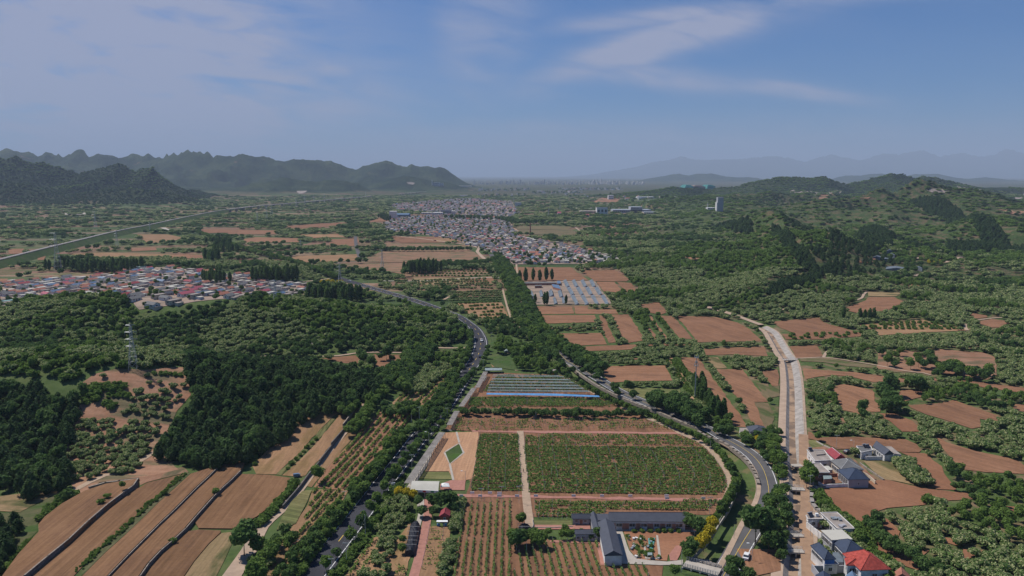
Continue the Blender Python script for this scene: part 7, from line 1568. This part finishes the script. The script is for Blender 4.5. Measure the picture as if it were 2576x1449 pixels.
# pale scars and slabs
def slab(name, label, cat, c, r, s, m_, off=.5):
    pts = TP(c, r, s); o = draped(name, pts, m_, 0, True, off, None); tag(o, label, cat)
for nm, s, m_ in (('quarry', "1,1|1515,385 1560,385 1600,392 1580,412 1530,405", 'rock_pale'), ('quarry', "1,1|410,475 515,472 470,500 430,503", 'rock_pale'), ('quarry', "3,1|175,485 260,462 700,470 820,490 720,503 400,495", 'rock_pale'), ('quarry', "3,1|1590,465 1640,452 1740,455 1830,480 1760,500 1650,490", 'rock_pale'), ('quarry', "3,1|1720,430 1900,425 2150,460 2190,490 2050,490 1850,450", 'rock_pale'), ('quarry', "3,1|2180,490 2576,495 2700,515 2300,520", 'rock_pale'), ('quarry', "3,1|2420,560 2576,545 2700,560 2576,585", 'rock_pale'),
    ('quarry', "3,1|2300,655 2576,680 2700,690 2450,710", 'bare'), ('quarry', "2,1|110,550 290,535 460,550 350,568 150,560", 'soil_tan'), ('quarry', "0,1|630,672 760,680 960,712 660,714", 'concrete'), ('quarry', "2,1|700,800 850,805 1180,795 1150,830 980,855 850,830", 'bare'), ('quarry', "3,1|890,1180 1050,1182 1060,1195 960,1207 900,1200", 'soil'), ('quarry', "3,1|1040,1155 1180,1157 1160,1175 1060,1172", 'soil'), ('quarry', "2,1|1670,1145 1900,1130 2000,1150 1800,1170", 'bare'), ('quarry', "3,1|510,560 620,500 680,505 600,555", 'bare'), ('quarry', "3,1|910,525 1030,540 1010,555 920,550", 'bare'), ('quarry', "3,1|1370,1425 1500,1410 1560,1420 1540,1440 1400,1440", 'soil_red')):
    cr, s = s.split('|'); c, r = map(int, cr.split(',')); draped('bare_ground', TP(c, r, s), m_, 0, False, 0.6)
# railway viaduct
def viaduct(label, pts, z, w):
    ln = smooth_line([P(u, v, z) for u, v in pts], 60); o = ln[0]; e = empty('viaduct', (o.x, o.y, 0)); d_ = MB(); pr = MB()
    for a, b in zip(ln[:-1], ln[1:]):
        L_ = (b-a).length; t = math.atan2(b.y-a.y, b.x-a.x); m_ = (a+b)/2-o; d_.box(m_.x, m_.y, z-1.2, L_+.5, w, 2.4, t); pr.box(m_.x, m_.y, (z-2.4)/2-1.5, 3, w*.7, z-2.4+3, t)
    d_.build('deck', M['concrete_old'], e); pr.build('piers', M['concrete_old'], e); tag(e, label, 'viaduct')
viaduct('nearer stretch of the pale railway viaduct at the foot of the left hills', ((572,526),(640,518),(700,513),(780,506),(860,499),(935,492.5)), 12, 11)
viaduct('farther stretch of the railway viaduct towards the mountain-foot works', ((1005,487),(1060,482.5),(1110,478.5),(1175,474)), 12, 12)
# ------------------------------------------------------------------ pylons, masts, poles
def hgt_of(u, vb, vt):
    p = P(u, vb); dx, dy, dz = ray(u, vt); return p, CH+dz*p.y/dy-p.z
def pylon(label, u, vb, vt, arms=3, aw=.16, thick=.12, rz=.3, style=0):
    p, h = hgt_of(u, vb, vt); e = empty('pylon', p, rz); mb = MB(); b0 = h*.085; b1 = h*.022; k = 8 if h > 20 else 5; t = thick
    lv = [(h*.93*(i/k)**.9, b0+(b1-b0)*min(1, (i/k)*1.35)) for i in range(k+1)]
    cs = ((-1, -1), (1, -1), (1, 1), (-1, 1))
    for (z0, w0), (z1, w1) in zip(lv[:-1], lv[1:]):
        for i in range(4):
            a = cs[i]; b = cs[(i+1) % 4]; mb.bar((a[0]*w0, a[1]*w0, z0-(1 if z0 == 0 else 0)), (a[0]*w1, a[1]*w1, z1), t, 0, None, 3)
            mb.bar((a[0]*w0, a[1]*w0, z0), (b[0]*w1, b[1]*w1, z1), t*.6, 0, None, 3); mb.bar((b[0]*w0, b[1]*w0, z0), (a[0]*w1, a[1]*w1, z1), t*.6, 0, None, 3); mb.bar((a[0]*w1, a[1]*w1, z1), (b[0]*w1, b[1]*w1, z1), t*.6, 0, None, 3)
    for a in cs: mb.bar((a[0]*b1, a[1]*b1, h*.93), (0, 0, h), t*.8, 0, None, 3)
    mb.build('lattice', M['metal_pale'], e)
    for i in range(arms):
        z = h*(.97 if i == 0 else .97-.155*i); w = h*aw*(.8 if i == 0 else 1)
        for s_ in (-1, 1):
            f = MB(); f.bar((0, -b1, z), (s_*w, 0, z+h*.01), t*.8, 0, None, 3); f.bar((0, b1, z), (s_*w, 0, z+h*.01), t*.8, 0, None, 3); f.bar((0, 0, z+h*.03), (s_*w, 0, z+h*.01), t*.8, 0, None, 3)
            f.build('cross_arm', M['metal_pale'], e)
            if i and h > 15: MB().bar((s_*w, 0, z), (s_*w, 0, z-h*.05), t*.9, 0, None, 5).build('insulator', M['net_white'], e)
    tag(e, label, 'pylon', 'lattice pylons of the valley power lines'); return p, h
PYL = {}
PYL[0] = pylon('large near lattice pylon with four arm tiers above the bare slope', 336, 928, 815, 4, .12, .13, .25)
for i, (u, vb, vt, lb) in enumerate(((147,684,584,'tall lattice tower behind the left end of the left village'),(241,576,532,'lattice pylon beyond the railway left of the pale slope'),(295,621,580,'lattice pylon beside the railway embankment'),(378,585,560,'small pylon beyond the railway underpass'),(693,763,704,'lattice pylon at the right end of the left village'),(41,1,0,''),(856,724,660,'lattice pylon standing by the main road in mid valley'),(962,684,628,'wide lattice pylon in the valley fields'),(757,627,604,'lattice pylon among the brown valley fields, left one'),(684,545,510,'lattice pylon near the foot of the hills'),(746,525,500,'pylon at the dark hill foot, left one'),(767,517,492,'pylon at the dark hill foot, middle one'),(817,512,488,'pylon at the dark hill foot, right one'),(790,511,490,'thin pylon between two hill-foot pylons'),(920,496,482,'small pylon beside the pale path on the far hill'),(1380,548,524,'pylon right of the upper village'),(1292,512,497,'pylon beyond the upper village'),(672,556,520,'pylon left of the near hill-foot pylons'),(648,563,535,'small pylon in the hedged fields below the hills'),(1409,530,512,'small pylon before the mine works'),(1088,552,530,'slim pylon right of the blue factory shed'))):
    if lb: PYL[u] = pylon(lb, u, vb, vt, 3, .14, .2 if vb < 640 else .15, .4)
# telecom mast
p, h = hgt_of(1748, 1009.5, 896); e = empty('telecom_mast', p); mb = MB()
for i in range(6): mb.bar((0, 0, h*i/6-.5*(i == 0)), (0, 0, h*(i+1)/6), .55-.05*i, 0, .55-.05*(i+1), 10)
mb.build('pole', M['metal_grey'], e)
for z in (h*.97, h*.79):
    pf = MB(); pf.bar((0, 0, z-.1), (0, 0, z+.05), .9, 0, None, 12); pf.build('platform', M['metal_grey'], e)
    for i in range(4): a = i*math.pi/2+.5; MB().box(math.cos(a)*1.25, math.sin(a)*1.25, z+.4, .22, .25, 1.4, a).build('antenna', M['metal_pale'], e)
for i in range(3): a = i*2.1; MB().box(math.cos(a)*.55, math.sin(a)*.55, h*.87, .3, .3, 1.1, a).build('antenna', M['metal_pale'], e)
tag(e, 'tall grey telecom mast with two rings of antennas among brown fields', 'mast')
building('equipment_cabin', 'small white fenced cabin at the foot of the telecom mast', 'cabin', rb(2,2, "1832,1168 1870,1168 1868,1150 1832,1150", 1.6), 1.6, 'flat', 0, 'wall_white', 'roof_flat', over=.1)
POLES = []
def pole(u, vb, vt, style, label, r=None):
    p, h = hgt_of(u, vb, vt); h = min(max(h, 4), 16); e = empty('utility_pole', p, R.uniform(-.3, .5)); r = r or max(.11, min(.3, p.y*.00022))
    MB().bar((0, 0, -.5), (0, 0, h), r, 0, r*.7, 6).build('shaft', M['pole'], e)
    if style == 'x':
        MB().box(0, 0, h-.25, 2.0, .12, .12).build('cross_arm', M['metal_pale'], e)
        for x in (-.9, 0, .9): MB().bar((x, 0, h-.2), (x, 0, h+.15), .07, 0, None, 5).build('insulator', M['wall_white'], e)
    if style == 'l':
        MB().bar((0, 0, h-.1), (-1.2, -.3, h+.25), .06, 0, None, 4).build('bracket', M['metal_pale'], e); MB().box(-1.4, -.35, h+.2, .8, .3, .16, .2).build('lamp_head', M['paint_white'], e)
    if style == 't':
        MB().box(0, -.1, h-1.2, 1.5, .5, .8).build('transformer', M['metal_pale'], e)
        for x in (-.6, .6): MB().bar((x, 0, h-.8), (x*1.5, 0, h), .06, 0, None, 4).build('bracket', M['metal_pale'], e)
    tag(e, label, 'lamp post' if style == 'l' else 'utility pole'); POLES.append((p, h))
PL = [(1,3,"1102,1080,830,p","right verge of the main road beside the dark car"),(1,3,"912,1335,1110,x","right verge of the main road near bottom"),(1,3,"765,1449,1270,x","right edge of the main road at the bottom"),(1,3,"1570,395,225,x","beside the lower end of the slatted walkway"),(1,3,"1383,630,490,t","beside the yellow trees at the canopy"),(1,3,"1742,155,0,l","between the road and the long slatted walkway"),(1,3,"1208,345,245,p","left of the main road above the lower orchard"),(1,3,"893,695,600,x","left of the main road in the dark belt"),(1,3,"455,1200,1080,x","in the lower orchard rows left of the road"),(1,3,"475,1170,1100,p","just behind the pole in the lower orchard rows"),
 (1,3,"2107,490,395,l","at the corner of the red paving"),(1,3,"2268,695,565,x","at the head of the bottom vine rows, left"),(1,3,"2472,720,545,x","at the head of the bottom vine rows, right"),(2,3,"70,720,540,x","at the crossing of the red and pale paths"),(2,3,"145,1215,1095,p","in the bottom vine rows left of the gabled shed"),(2,3,"1988,830,650,x","behind the long shed near the curved hedge"),(2,3,"1835,1040,905,x","beside the yellow trees at the courtyard"),(2,3,"1702,1420,1190,p","at the left end of the culvert bridge"),(2,3,"2232,1080,940,p","standing in the grassy gully"),(2,3,"2455,650,500,p","on the inner verge of the middle road bend"),(2,3,"1995,195,90,p","in the curved hedge of the vineyard"),(2,3,"2412,1300,1125,l","between the road and the canal near the bottom"),(2,3,"1005,1290,1250,p","before the white gable of the shed"),(2,3,"308,160,85,p","in the big vineyard, back left"),(2,3,"915,190,75,p","in the big vineyard, back middle"),(2,3,"398,440,355,p","in the big vineyard, left"),(2,3,"275,805,705,p","in the vine rows behind the small house"),
 (3,3,"73,255,140,p","in the belt left of the canal, farthest"),(3,3,"137,520,465,p","in the belt left of the canal by the pale bridge"),(3,3,"418,610,435,x","between the dirt road and the village trees"),(3,3,"430,800,700,x","on the dirt road above the small flat house"),(3,3,"100,760,625,x","in the canal-side trees, left of a pair"),(3,3,"148,780,630,x","in the canal-side trees, right of a pair"),(3,3,"686,165,30,x","behind the red-roofed house"),(3,3,"860,175,85,l","before the upper white house"),(3,3,"425,1050,900,x","by the yard wall on the dirt road"),(3,3,"410,380,335,p","beside the flat brick roof"),
 (2,2,"97,990,860,p","in the netted vineyard, left"),(2,2,"152,1180,1120,p","in front of the blue sheet"),(2,2,"222,1390,1285,p","in the sparse vine rows"),(2,2,"240,1320,1280,p","in the hedge row across the vineyard"),(2,2,"152,230,140,x","beside the middle road near the greenhouses"),(2,2,"75,75,25,x","at the top of the middle road"),(1,2,"2288,835,720,x","at the top corner of the netted vineyard"),(1,2,"2195,930,850,x","right of the road above the slatted walkway"),(1,2,"2070,1140,1010,x","right of the road by the middle walkway roof"),(1,2,"1925,1355,1205,x","right of the road by the short walkway roof"),(1,2,"1645,1370,1195,x","left of the main road above the rows"),(1,2,"1643,1075,995,p","above the far orchard plot"),(1,2,"1811,1085,1015,p","between the far plot and the road"),(1,2,"1565,1355,1270,p","at the hedge between two orchard plots"),(1,2,"2052,800,730,p","left of the main road below the bend"),(1,2,"1938,915,865,p","above the far orchard plot near the road"),(1,2,"2148,670,605,x","inside the road bend"),(1,2,"2170,515,405,x","inside the top of the road bend"),(1,2,"2182,585,505,p","on the inner verge of the road bend"),(1,2,"2367,560,450,x","right of the road bend"),(1,2,"2345,605,530,p","right of the bend beside the gully"),(1,2,"2317,705,625,p","right of the main road below the bend"),(1,2,"2312,450,360,p","outside the top of the bend"),(1,2,"2113,350,300,x","on the upper road curve"),(1,2,"2020,320,235,p","on the upper road, second pole up"),(1,2,"1915,260,180,p","on the upper road, third pole up"),(1,2,"1750,195,120,p","on the upper road, fourth pole up"),(1,2,"1458,95,20,p","on the road beyond the near hill"),(1,2,"1935,190,140,p","in the fruit rows"),(1,2,"2165,300,240,p","at the foot of the fruit rows"),(1,2,"2283,350,310,p","in the fruit rows near the road"),(1,2,"1958,140,85,p","on the wooded hill before the village".replace('on the wooded hill before the village','at the head of the fruit rows')),(0,2,"1370,210,140,p","among the nearest left village houses"),(0,2,"1958,145,85,p","on the ridge before the left village"),(0,2,"1350,105,0,p","in the middle of the left village"),(0,2,"1795,40,-40,p","in the right part of the left village"),
 (1,1,"565,1320,1200,x","mid valley beside the road"),(1,1,"1085,1440,1385,x","at the road past the left village"),(1,1,"1135,1430,1380,p","beside the valley road"),(1,1,"1660,1310,1260,p","before the dark tree block"),(1,1,"190,1410,1370,x","at the right end of the left village"),(1,1,"465,1400,1340,p","between the village and the yellow trees"),(1,1,"915,1400,1340,p","beside the yellow trees row"),(1,1,"1610,1000,890,p","at the brown field below the central village"),(2,1,"62,1240,1070,p","at the near end of the central village"),(2,1,"65,1030,960,p","inside the central village"),(2,1,"280,1190,1150,p","on the green below the central village"),(2,1,"430,1190,1150,p","on the green below the central village, right"),(2,1,"1450,1235,1185,p","in the right-hand line of poles, first"),(2,1,"1505,1225,1175,p","in the right-hand line of poles, second"),(2,1,"1695,1250,1200,p","in the right-hand line of poles, third"),(2,1,"1730,1230,1180,p","in the right-hand line of poles, fourth"),(2,1,"1870,1235,1190,p","in the right-hand line of poles, fifth"),(2,1,"1920,1235,1190,p","in the right-hand line of poles, sixth"),(2,1,"2100,1240,1190,p","in the right-hand line of poles, seventh"),(2,1,"2175,1250,1200,p","in the right-hand line of poles, eighth"),(2,1,"2325,1265,1205,p","in the right-hand line of poles, ninth"),(2,1,"2422,1260,1215,p","in the right-hand line of poles, last"),(3,1,"950,1205,1155,p","beside the far brown plot in the hollow, left"),(3,1,"1240,1160,1130,p","beside the far brown plot in the hollow, right"),(3,2,"362,1430,1290,p","right bank of the canal, upper pair"),(3,2,"348,1340,1280,p","right bank of the canal, beside another pole")]
for c, r, s, w in PL:
    x, yb, yt, st = s.split(','); (u, vb), = TD(c, r, "%s,%s" % (x, yb)); (_, vt), = TD(c, r, "%s,%s" % (x, yt))
    pole(u, vb, vt, st, {'x': 'pale pole with cross arm ', 'p': 'plain pale pole ', 'l': 'pale street lamp ', 't': 'pale pole with transformer '}[st]+('at the ' if w.startswith(('right', 'left', 'mid')) else '')+w.replace(', upper pair', ''))
# ------------------------------------------------------------------ vehicles and people
def car(label, c, r, s, ang_, body, kind='car', sc=1.0):
    p = P(*TD(c, r, s)[0]); e = empty(kind, (p.x, p.y, p.z+.2+p.y*.0003), ang_); e.scale = (sc,)*3
    def shape(prof, w0, w1, zs): pass
    mb = MB(); xs = (-2.2, -1.9, -.9, .9, 1.6, 2.2)
    if kind == 'car':
        lo = [(-2.2, .45), (-2.2, .85), (-1.5, .98), (.9, .98), (2.0, .8), (2.25, .5)]
        for s_ in (-.88, .88): mb.face([(x, s_, z) for x, z in [(-2.2, .28)]+lo+[(2.2, .28)]][::int(math.copysign(1, s_))])
        pr = [(-2.2, .28)]+lo+[(2.2, .28)]
        for i in range(len(pr)): a, b = pr[i], pr[(i+1) % len(pr)]; mb.face([(a[0], -.88, a[1]), (b[0], -.88, b[1]), (b[0], .88, b[1]), (a[0], .88, a[1])])
        mb.build('body', M[body], e); g = MB(); pr = [(-1.7, .97), (-1.1, 1.42), (.35, 1.45), (1.15, .97)]
        for i in range(3): a, b = pr[i], pr[i+1]; g.face([(a[0], -.8+.1*(i > 0), a[1]), (b[0], -.72, b[1]), (b[0], .72, b[1]), (a[0], .8-.1*(i > 0), a[1])], 1 if i == 1 else 0)
        for s_ in (-1, 1): g.face([(x, s_*(.8 if z < 1 else .72), z) for x, z in pr])
        g.build('cabin', [M['glass_dark'], M[body]], e)
    else:
        mb.box(-.6, 0, 1.5, 4.4, 2.1, 2.2); mb.box(2.2, 0, 1.15, 1.1, 2.0, 1.6); mb.build('body', M[body], e); MB().box(2.72, 0, 1.5, .1, 1.8, .7).build('windscreen', M['glass_dark'], e); MB().box(2.2, 0, 1.62, .9, 2.04, .5).build('side_window', M['glass_dark'], e)
    for x in (-1.35, 1.4):
        for s_ in (-.82, .82): MB().bar((x, s_-.1, .33), (x, s_+.1, .33), .45, 0, None, 12).build('wheel', M['tyre'], e)
    for s_ in (-.6, .6): MB().box(-2.2 if kind == 'car' else -2.82, s_, .7, .06, .3, .15).build('tail_light', M['sign_red'], e); MB().box(2.16 if kind == 'car' else 2.76, s_, .68, .1, .3, .14).build('headlight', M['paint_white'], e)
    tag(e, label, 'car' if kind == 'car' else 'van')
ra = ang(1,3, "880,1045 1010,880")
car('dark car driving on the main road near the bottom', 1,3, "935,1025", ra, 'car_dark'); car('white car on the main road at the bend', 1,2, "2270,537", ang(1,2, "2262,560 2250,490")+math.pi, 'car_white'); car('dark car on the main road just below the bend', 1,2, "2256,700", ang(1,2, "2210,730 2250,640"), 'car_dark')
car('white car on the road past the left village', 1,1, "940,1386", 2.6, 'car_white'); car('small blue three-wheeled cart parked on the field edge', 1,3, "412,455", .3, 'roof_blue', 'van', .5); car('white delivery van parked at the right end of the long shed', 2,3, "1780,945", .1, 'car_white', 'van', .8); car('white car half hidden under the tree by the road bend', 2,3, "2358,1270", 1.1, 'car_white'); car('white lorry on the middle road between the trees', 2,2, "228,435", ang(2,2, "240,450 200,380"), 'car_white', 'van', 1.2)
car('dark car parked beside the brown bench in the vineyard lane'.replace('brown bench in the vineyard lane', 'white house in the upper field'), 3,3, "800,215", .5, 'car_dark'); car('red car on the lane before the central village', 1,1, "1800,978", 3.0, 'roof_red', 'car', 1.2)
def person(label, c, r, s, cloth, lean=0):
    p = P(*TD(c, r, s)[0]); V = [(0,0,.95),(0,0,1.2),(0,0,1.42),(0,0,1.53),(0,.01,1.66),(-.2,0,1.4),(-.27,.04,1.13),(-.24,.16,.92),(.2,0,1.4),(.27,-.04,1.13),(.24,.06,.9),(-.1,0,.9),(-.12,.04,.5),(-.13,-.1,.06),(.1,0,.9),(.12,.1,.5),(.13,.16,.06)]
    E = [(0,1),(1,2),(2,3),(3,4),(2,5),(5,6),(6,7),(2,8),(8,9),(9,10),(0,11),(11,12),(12,13),(0,14),(14,15),(15,16)]; Rr = [.15,.15,.14,.06,.11,.07,.05,.04,.07,.05,.04,.1,.07,.05,.1,.07,.05]
    me = bpy.data.meshes.new('person'); me.from_pydata(V, E, []); o = bpy.data.objects.new('person', me); COL.objects.link(o); sk = o.modifiers.new('skin', 'SKIN'); ss = o.modifiers.new('sub', 'SUBSURF'); ss.levels = 1; ss.render_levels = 1
    for i, d_ in enumerate(me.skin_vertices[0].data): d_.radius = (Rr[i], Rr[i]); d_.use_root = (i == 0)
    me.materials.append(M[cloth]); o.location = (p.x, p.y, p.z+.25); o.rotation_euler = (0, 0, R.uniform(0, 6))
    h_ = MB(); h_.bar((0, 0, 1.58), (0, 0, 1.78), .125, 0, .09, 8); h_ = h_.build('hair', M['dark'], o); tag(o, label, 'person')
person('person in dark clothes standing at the far end of the pale vineyard path', 2,3, "112,175", 'dark'); person('person in dark clothes on the pale path in mid vineyard', 2,3, "114,412", 'dark'); person('person in white in the courtyard of the small house', 2,3, "768,915", 'paint_white'); person('second person in white at the wall of the small house', 2,3, "782,925", 'paint_white'); person('person in dark clothes in the left vineyard near the sandy field', 1,3, "2263,98", 'dark'); person('person bending over in the striped field right of the canal', 3,2, "628,378", 'paint_white')
# ------------------------------------------------------------------ wires between pylons and poles
def wire(label, pts, sag=2.0, r=.03, offs=((0, 0),)):
    mb = MB(); o = Vector(pts[0])
    for a, b in zip(pts[:-1], pts[1:]):
        a = Vector(a)-o; b = Vector(b)-o; d = (b-a); n = Vector((-d.y, d.x, 0)).normalized()
        for off, dz in offs:
            prev = None
            for i in range(11):
                t = i/10; q = a.lerp(b, t)+n*off; q.z += dz-sag*4*t*(1-t)
                if prev is not None: mb.bar(prev, q, r, 0, None, 3)
                prev = q
    w = mb.build('power_line', M['metal_grey']); w.location = o; tag(w, label, 'power line')
p0, h0 = PYL[0]; p1, h1 = PYL[693]; p2, h2 = PYL[856]; p3, h3 = PYL[962]
wire('bundle of wires from the near pylon past the left village into the valley', [(p0.x, p0.y, p0.z+h0*.8), (p1.x, p1.y, p1.z+h1*.85), (p2.x, p2.y, p2.z+h2*.85), (p3.x, p3.y, p3.z+h3*.85)], 6, .03, ((-4, 0), (4, 0), (-4, -4), (4, -4)))
wire('thin wires strung along the poles on the right verge of the main road', [(p.x, p.y, p.z+h) for p, h in (POLES[2], POLES[1], POLES[0])], .8, .02, ((-.8, 0), (.8, 0)))
# courtyard garden: pots, panels, beds
rs = np.random.RandomState(5); GP = TP(2,3, "1150,1050 1430,1060 1480,1280 1230,1270")
for i in range(46):
    a, b = rs.rand(), rs.rand(); p = GP[0].lerp(GP[1], a).lerp(GP[3].lerp(GP[2], a), b); k = i % 3
    if k == 0:
        e = empty('planter', (p.x, p.y, .12), rs.rand()*3); MB().prism([(-.35, -.25), (.35, -.25), (.35, .25), (-.35, .25)], 0, .45).build('box', M['concrete'], e)
        V, Fq = leaf_cloud(rs.normal(size=(40, 3))*.28+np.array([0, 0, .65]), np.tile([0, 0, 1.], (40, 1)), .14, rs, .6); f = bpy.data.objects.new('foliage', mesh_np('foliage', V, Fq, [M['leaf_broad']], None, {'tone': rs.rand(40), 'bloom': np.zeros(40)})); COL.objects.link(f); f.parent = e
        tag(e, 'small pale planter with green plant in the courtyard garden', 'planter', 'planters in the courtyard garden')
    elif k == 1:
        o = MB().box(0, 0, .3, .9, .6, .6, 0).box(0, 0, .64, 1.0, .7, .08).build('garden_stone', M[('wall_white', 'metal_grey', 'concrete')[i % 2]]); o.location = (p.x, p.y, .12); o.rotation_euler = (0, 0, rs.rand()*3); tag(o, 'small pale garden block among the courtyard plants', 'garden block', 'garden blocks in the courtyard')
    else: add_tree('bush', p.x, p.y, .7, 'in the courtyard garden')
strip('green_netting', 'turquoise netting spread on the ground of the courtyard garden', 'netting', 2,3, "1370,1070 1440,1065 1420,1170 1390,1200 1375,1150", .35, 'teal')
strip('garden_canopy', 'small pale lilac canopy in the courtyard garden', 'canopy', 2,3, "1365,1215 1410,1215 1412,1240 1366,1242", 1.6, 'net_white', None, .1)
draped('path', TP(2,3, "1450,1045 1470,1048 1500,1280 1475,1282"), 'concrete', off=.25); draped('path', TP(2,3, "1325,1160 1345,1160 1355,1270 1480,1275 1480,1285 1340,1282"), 'concrete', off=.24)
yard_wall('low pale wall behind the crop bed left of the small house', 2,3, "205,870 215,930 205,955", .9, 'concrete', .2); yard_wall('low pale kerb wall in front of the crop bed', 2,3, "210,955 400,958 610,945", .5, 'concrete', .2)
draped('field', TP(2,3, "215,895 600,890 605,940 215,950"), 'crop', 0, True, .2)
o = MB()
for i in range(9): t = i/8; a, b = TP(2,3, "220,868 600,872", 0); q = a.lerp(b, t); o.box(q.x, q.y, .9, .14, .14, 1.8)
tag(o.build('fence', M['pole']), 'line of pale concrete fence posts behind the crop bed', 'fence')
for i, (x0, x1) in enumerate(((1040,1140),(1170,1290),(1390,1510))):
    a, b = TP(2,3, "%d,964 %d,966" % (x0, x1), .3); o = MB().box(0, 0, .35, (b-a).length, .5, .12).box(0, 0, .2, (b-a).length*.9, .12, .3).build('bench', M['metal_pale']); o.location = ((a.x+b.x)/2, a.y, .1); tag(o, 'low pale metal trough before the long shed, %s from the left' % ordn(i), 'trough', 'low troughs before the long shed')
for i in range(9):
    a, b = TP(2,3, "1050,940 1720,942", .2); q = a.lerp(b, (i+.4+rs.rand()*.4)/9); m_ = ('blue_sheet', 'roof_orange', 'rust', 'wall_white', 'wood_orange')[i % 5]; o = MB().box(0, 0, .3, .8+rs.rand(), .6, .6).box(.2, .1, .7, .5, .4, .25, .4).build('crate', M[m_]); o.location = (q.x, q.y, .12); tag(o, '%s crates stacked under the eave of the long shed, %s from the left' % ({'blue_sheet': 'blue', 'roof_orange': 'orange', 'rust': 'rusty', 'wall_white': 'white', 'wood_orange': 'brown'}[m_], ordn(i)), 'crates', 'crates under the eave of the long shed')
for i, x in enumerate((2175, 2355, 2450)):
    p = TP(1,3, "%d,%d" % (x, 625 if x < 2400 else 630), .5)[0]; o = MB().box(0, 0, 1.0, 1.6, .1, .9).bar((-.7, 0, 0), (-.7, 0, 1.4), .05).bar((.7, 0, 0), (.7, 0, 1.4), .05).build('notice_board', M['sign_white']); o.location = (p.x, p.y, .1); tag(o, 'white board on the red path behind the bottom vine rows, %s from the left' % ordn(i), 'notice board', 'white boards along the red path')
for i, x in enumerate((-510, -320, -130, 50, 240, 620, 905, 1190, 1555, 1925, 1560)):
    p = TP(2,3, "%d,%d" % (x, 655 if i < 9 else 680), .5)[0]; o = MB().box(0, 0, 1.0, 1.5, .1, .9).bar((-.6, 0, 0), (-.6, 0, 1.4), .05).bar((.6, 0, 0), (.6, 0, 1.4), .05).build('notice_board', M['sign_white']); o.location = (p.x, p.y, .1); tag(o, 'small white board under the vines of the red path, %s from the left' % ordn(i), 'notice board', 'white boards under the vines')
auto()
place_trees()
# ------------------------------------------------------------------ air
def haze():
    mb = MB(); mb.box(0, 30000, 798.0, 90000, 66000, 1604)
    m_ = bpy.data.materials.new('haze'); m_.use_nodes = True; t = m_.node_tree; t.nodes.clear()
    v = t.nodes.new('ShaderNodeVolumePrincipled'); o = t.nodes.new('ShaderNodeOutputMaterial'); t.links.new(v.outputs[0], o.inputs['Volume'])
    v.inputs['Color'].default_value = (0.66, 0.80, 1.0, 1); v.inputs['Density'].default_value = HAZE_D; v.inputs['Anisotropy'].default_value = 0.0
    v.inputs['Density Attribute'].default_value = ''
    try: m_.cycles.homogeneous_volume = True
    except Exception: pass
    h = mb.build('haze', m_); tag(h, kind='stuff')
HAZE_D = 0.000060
haze()
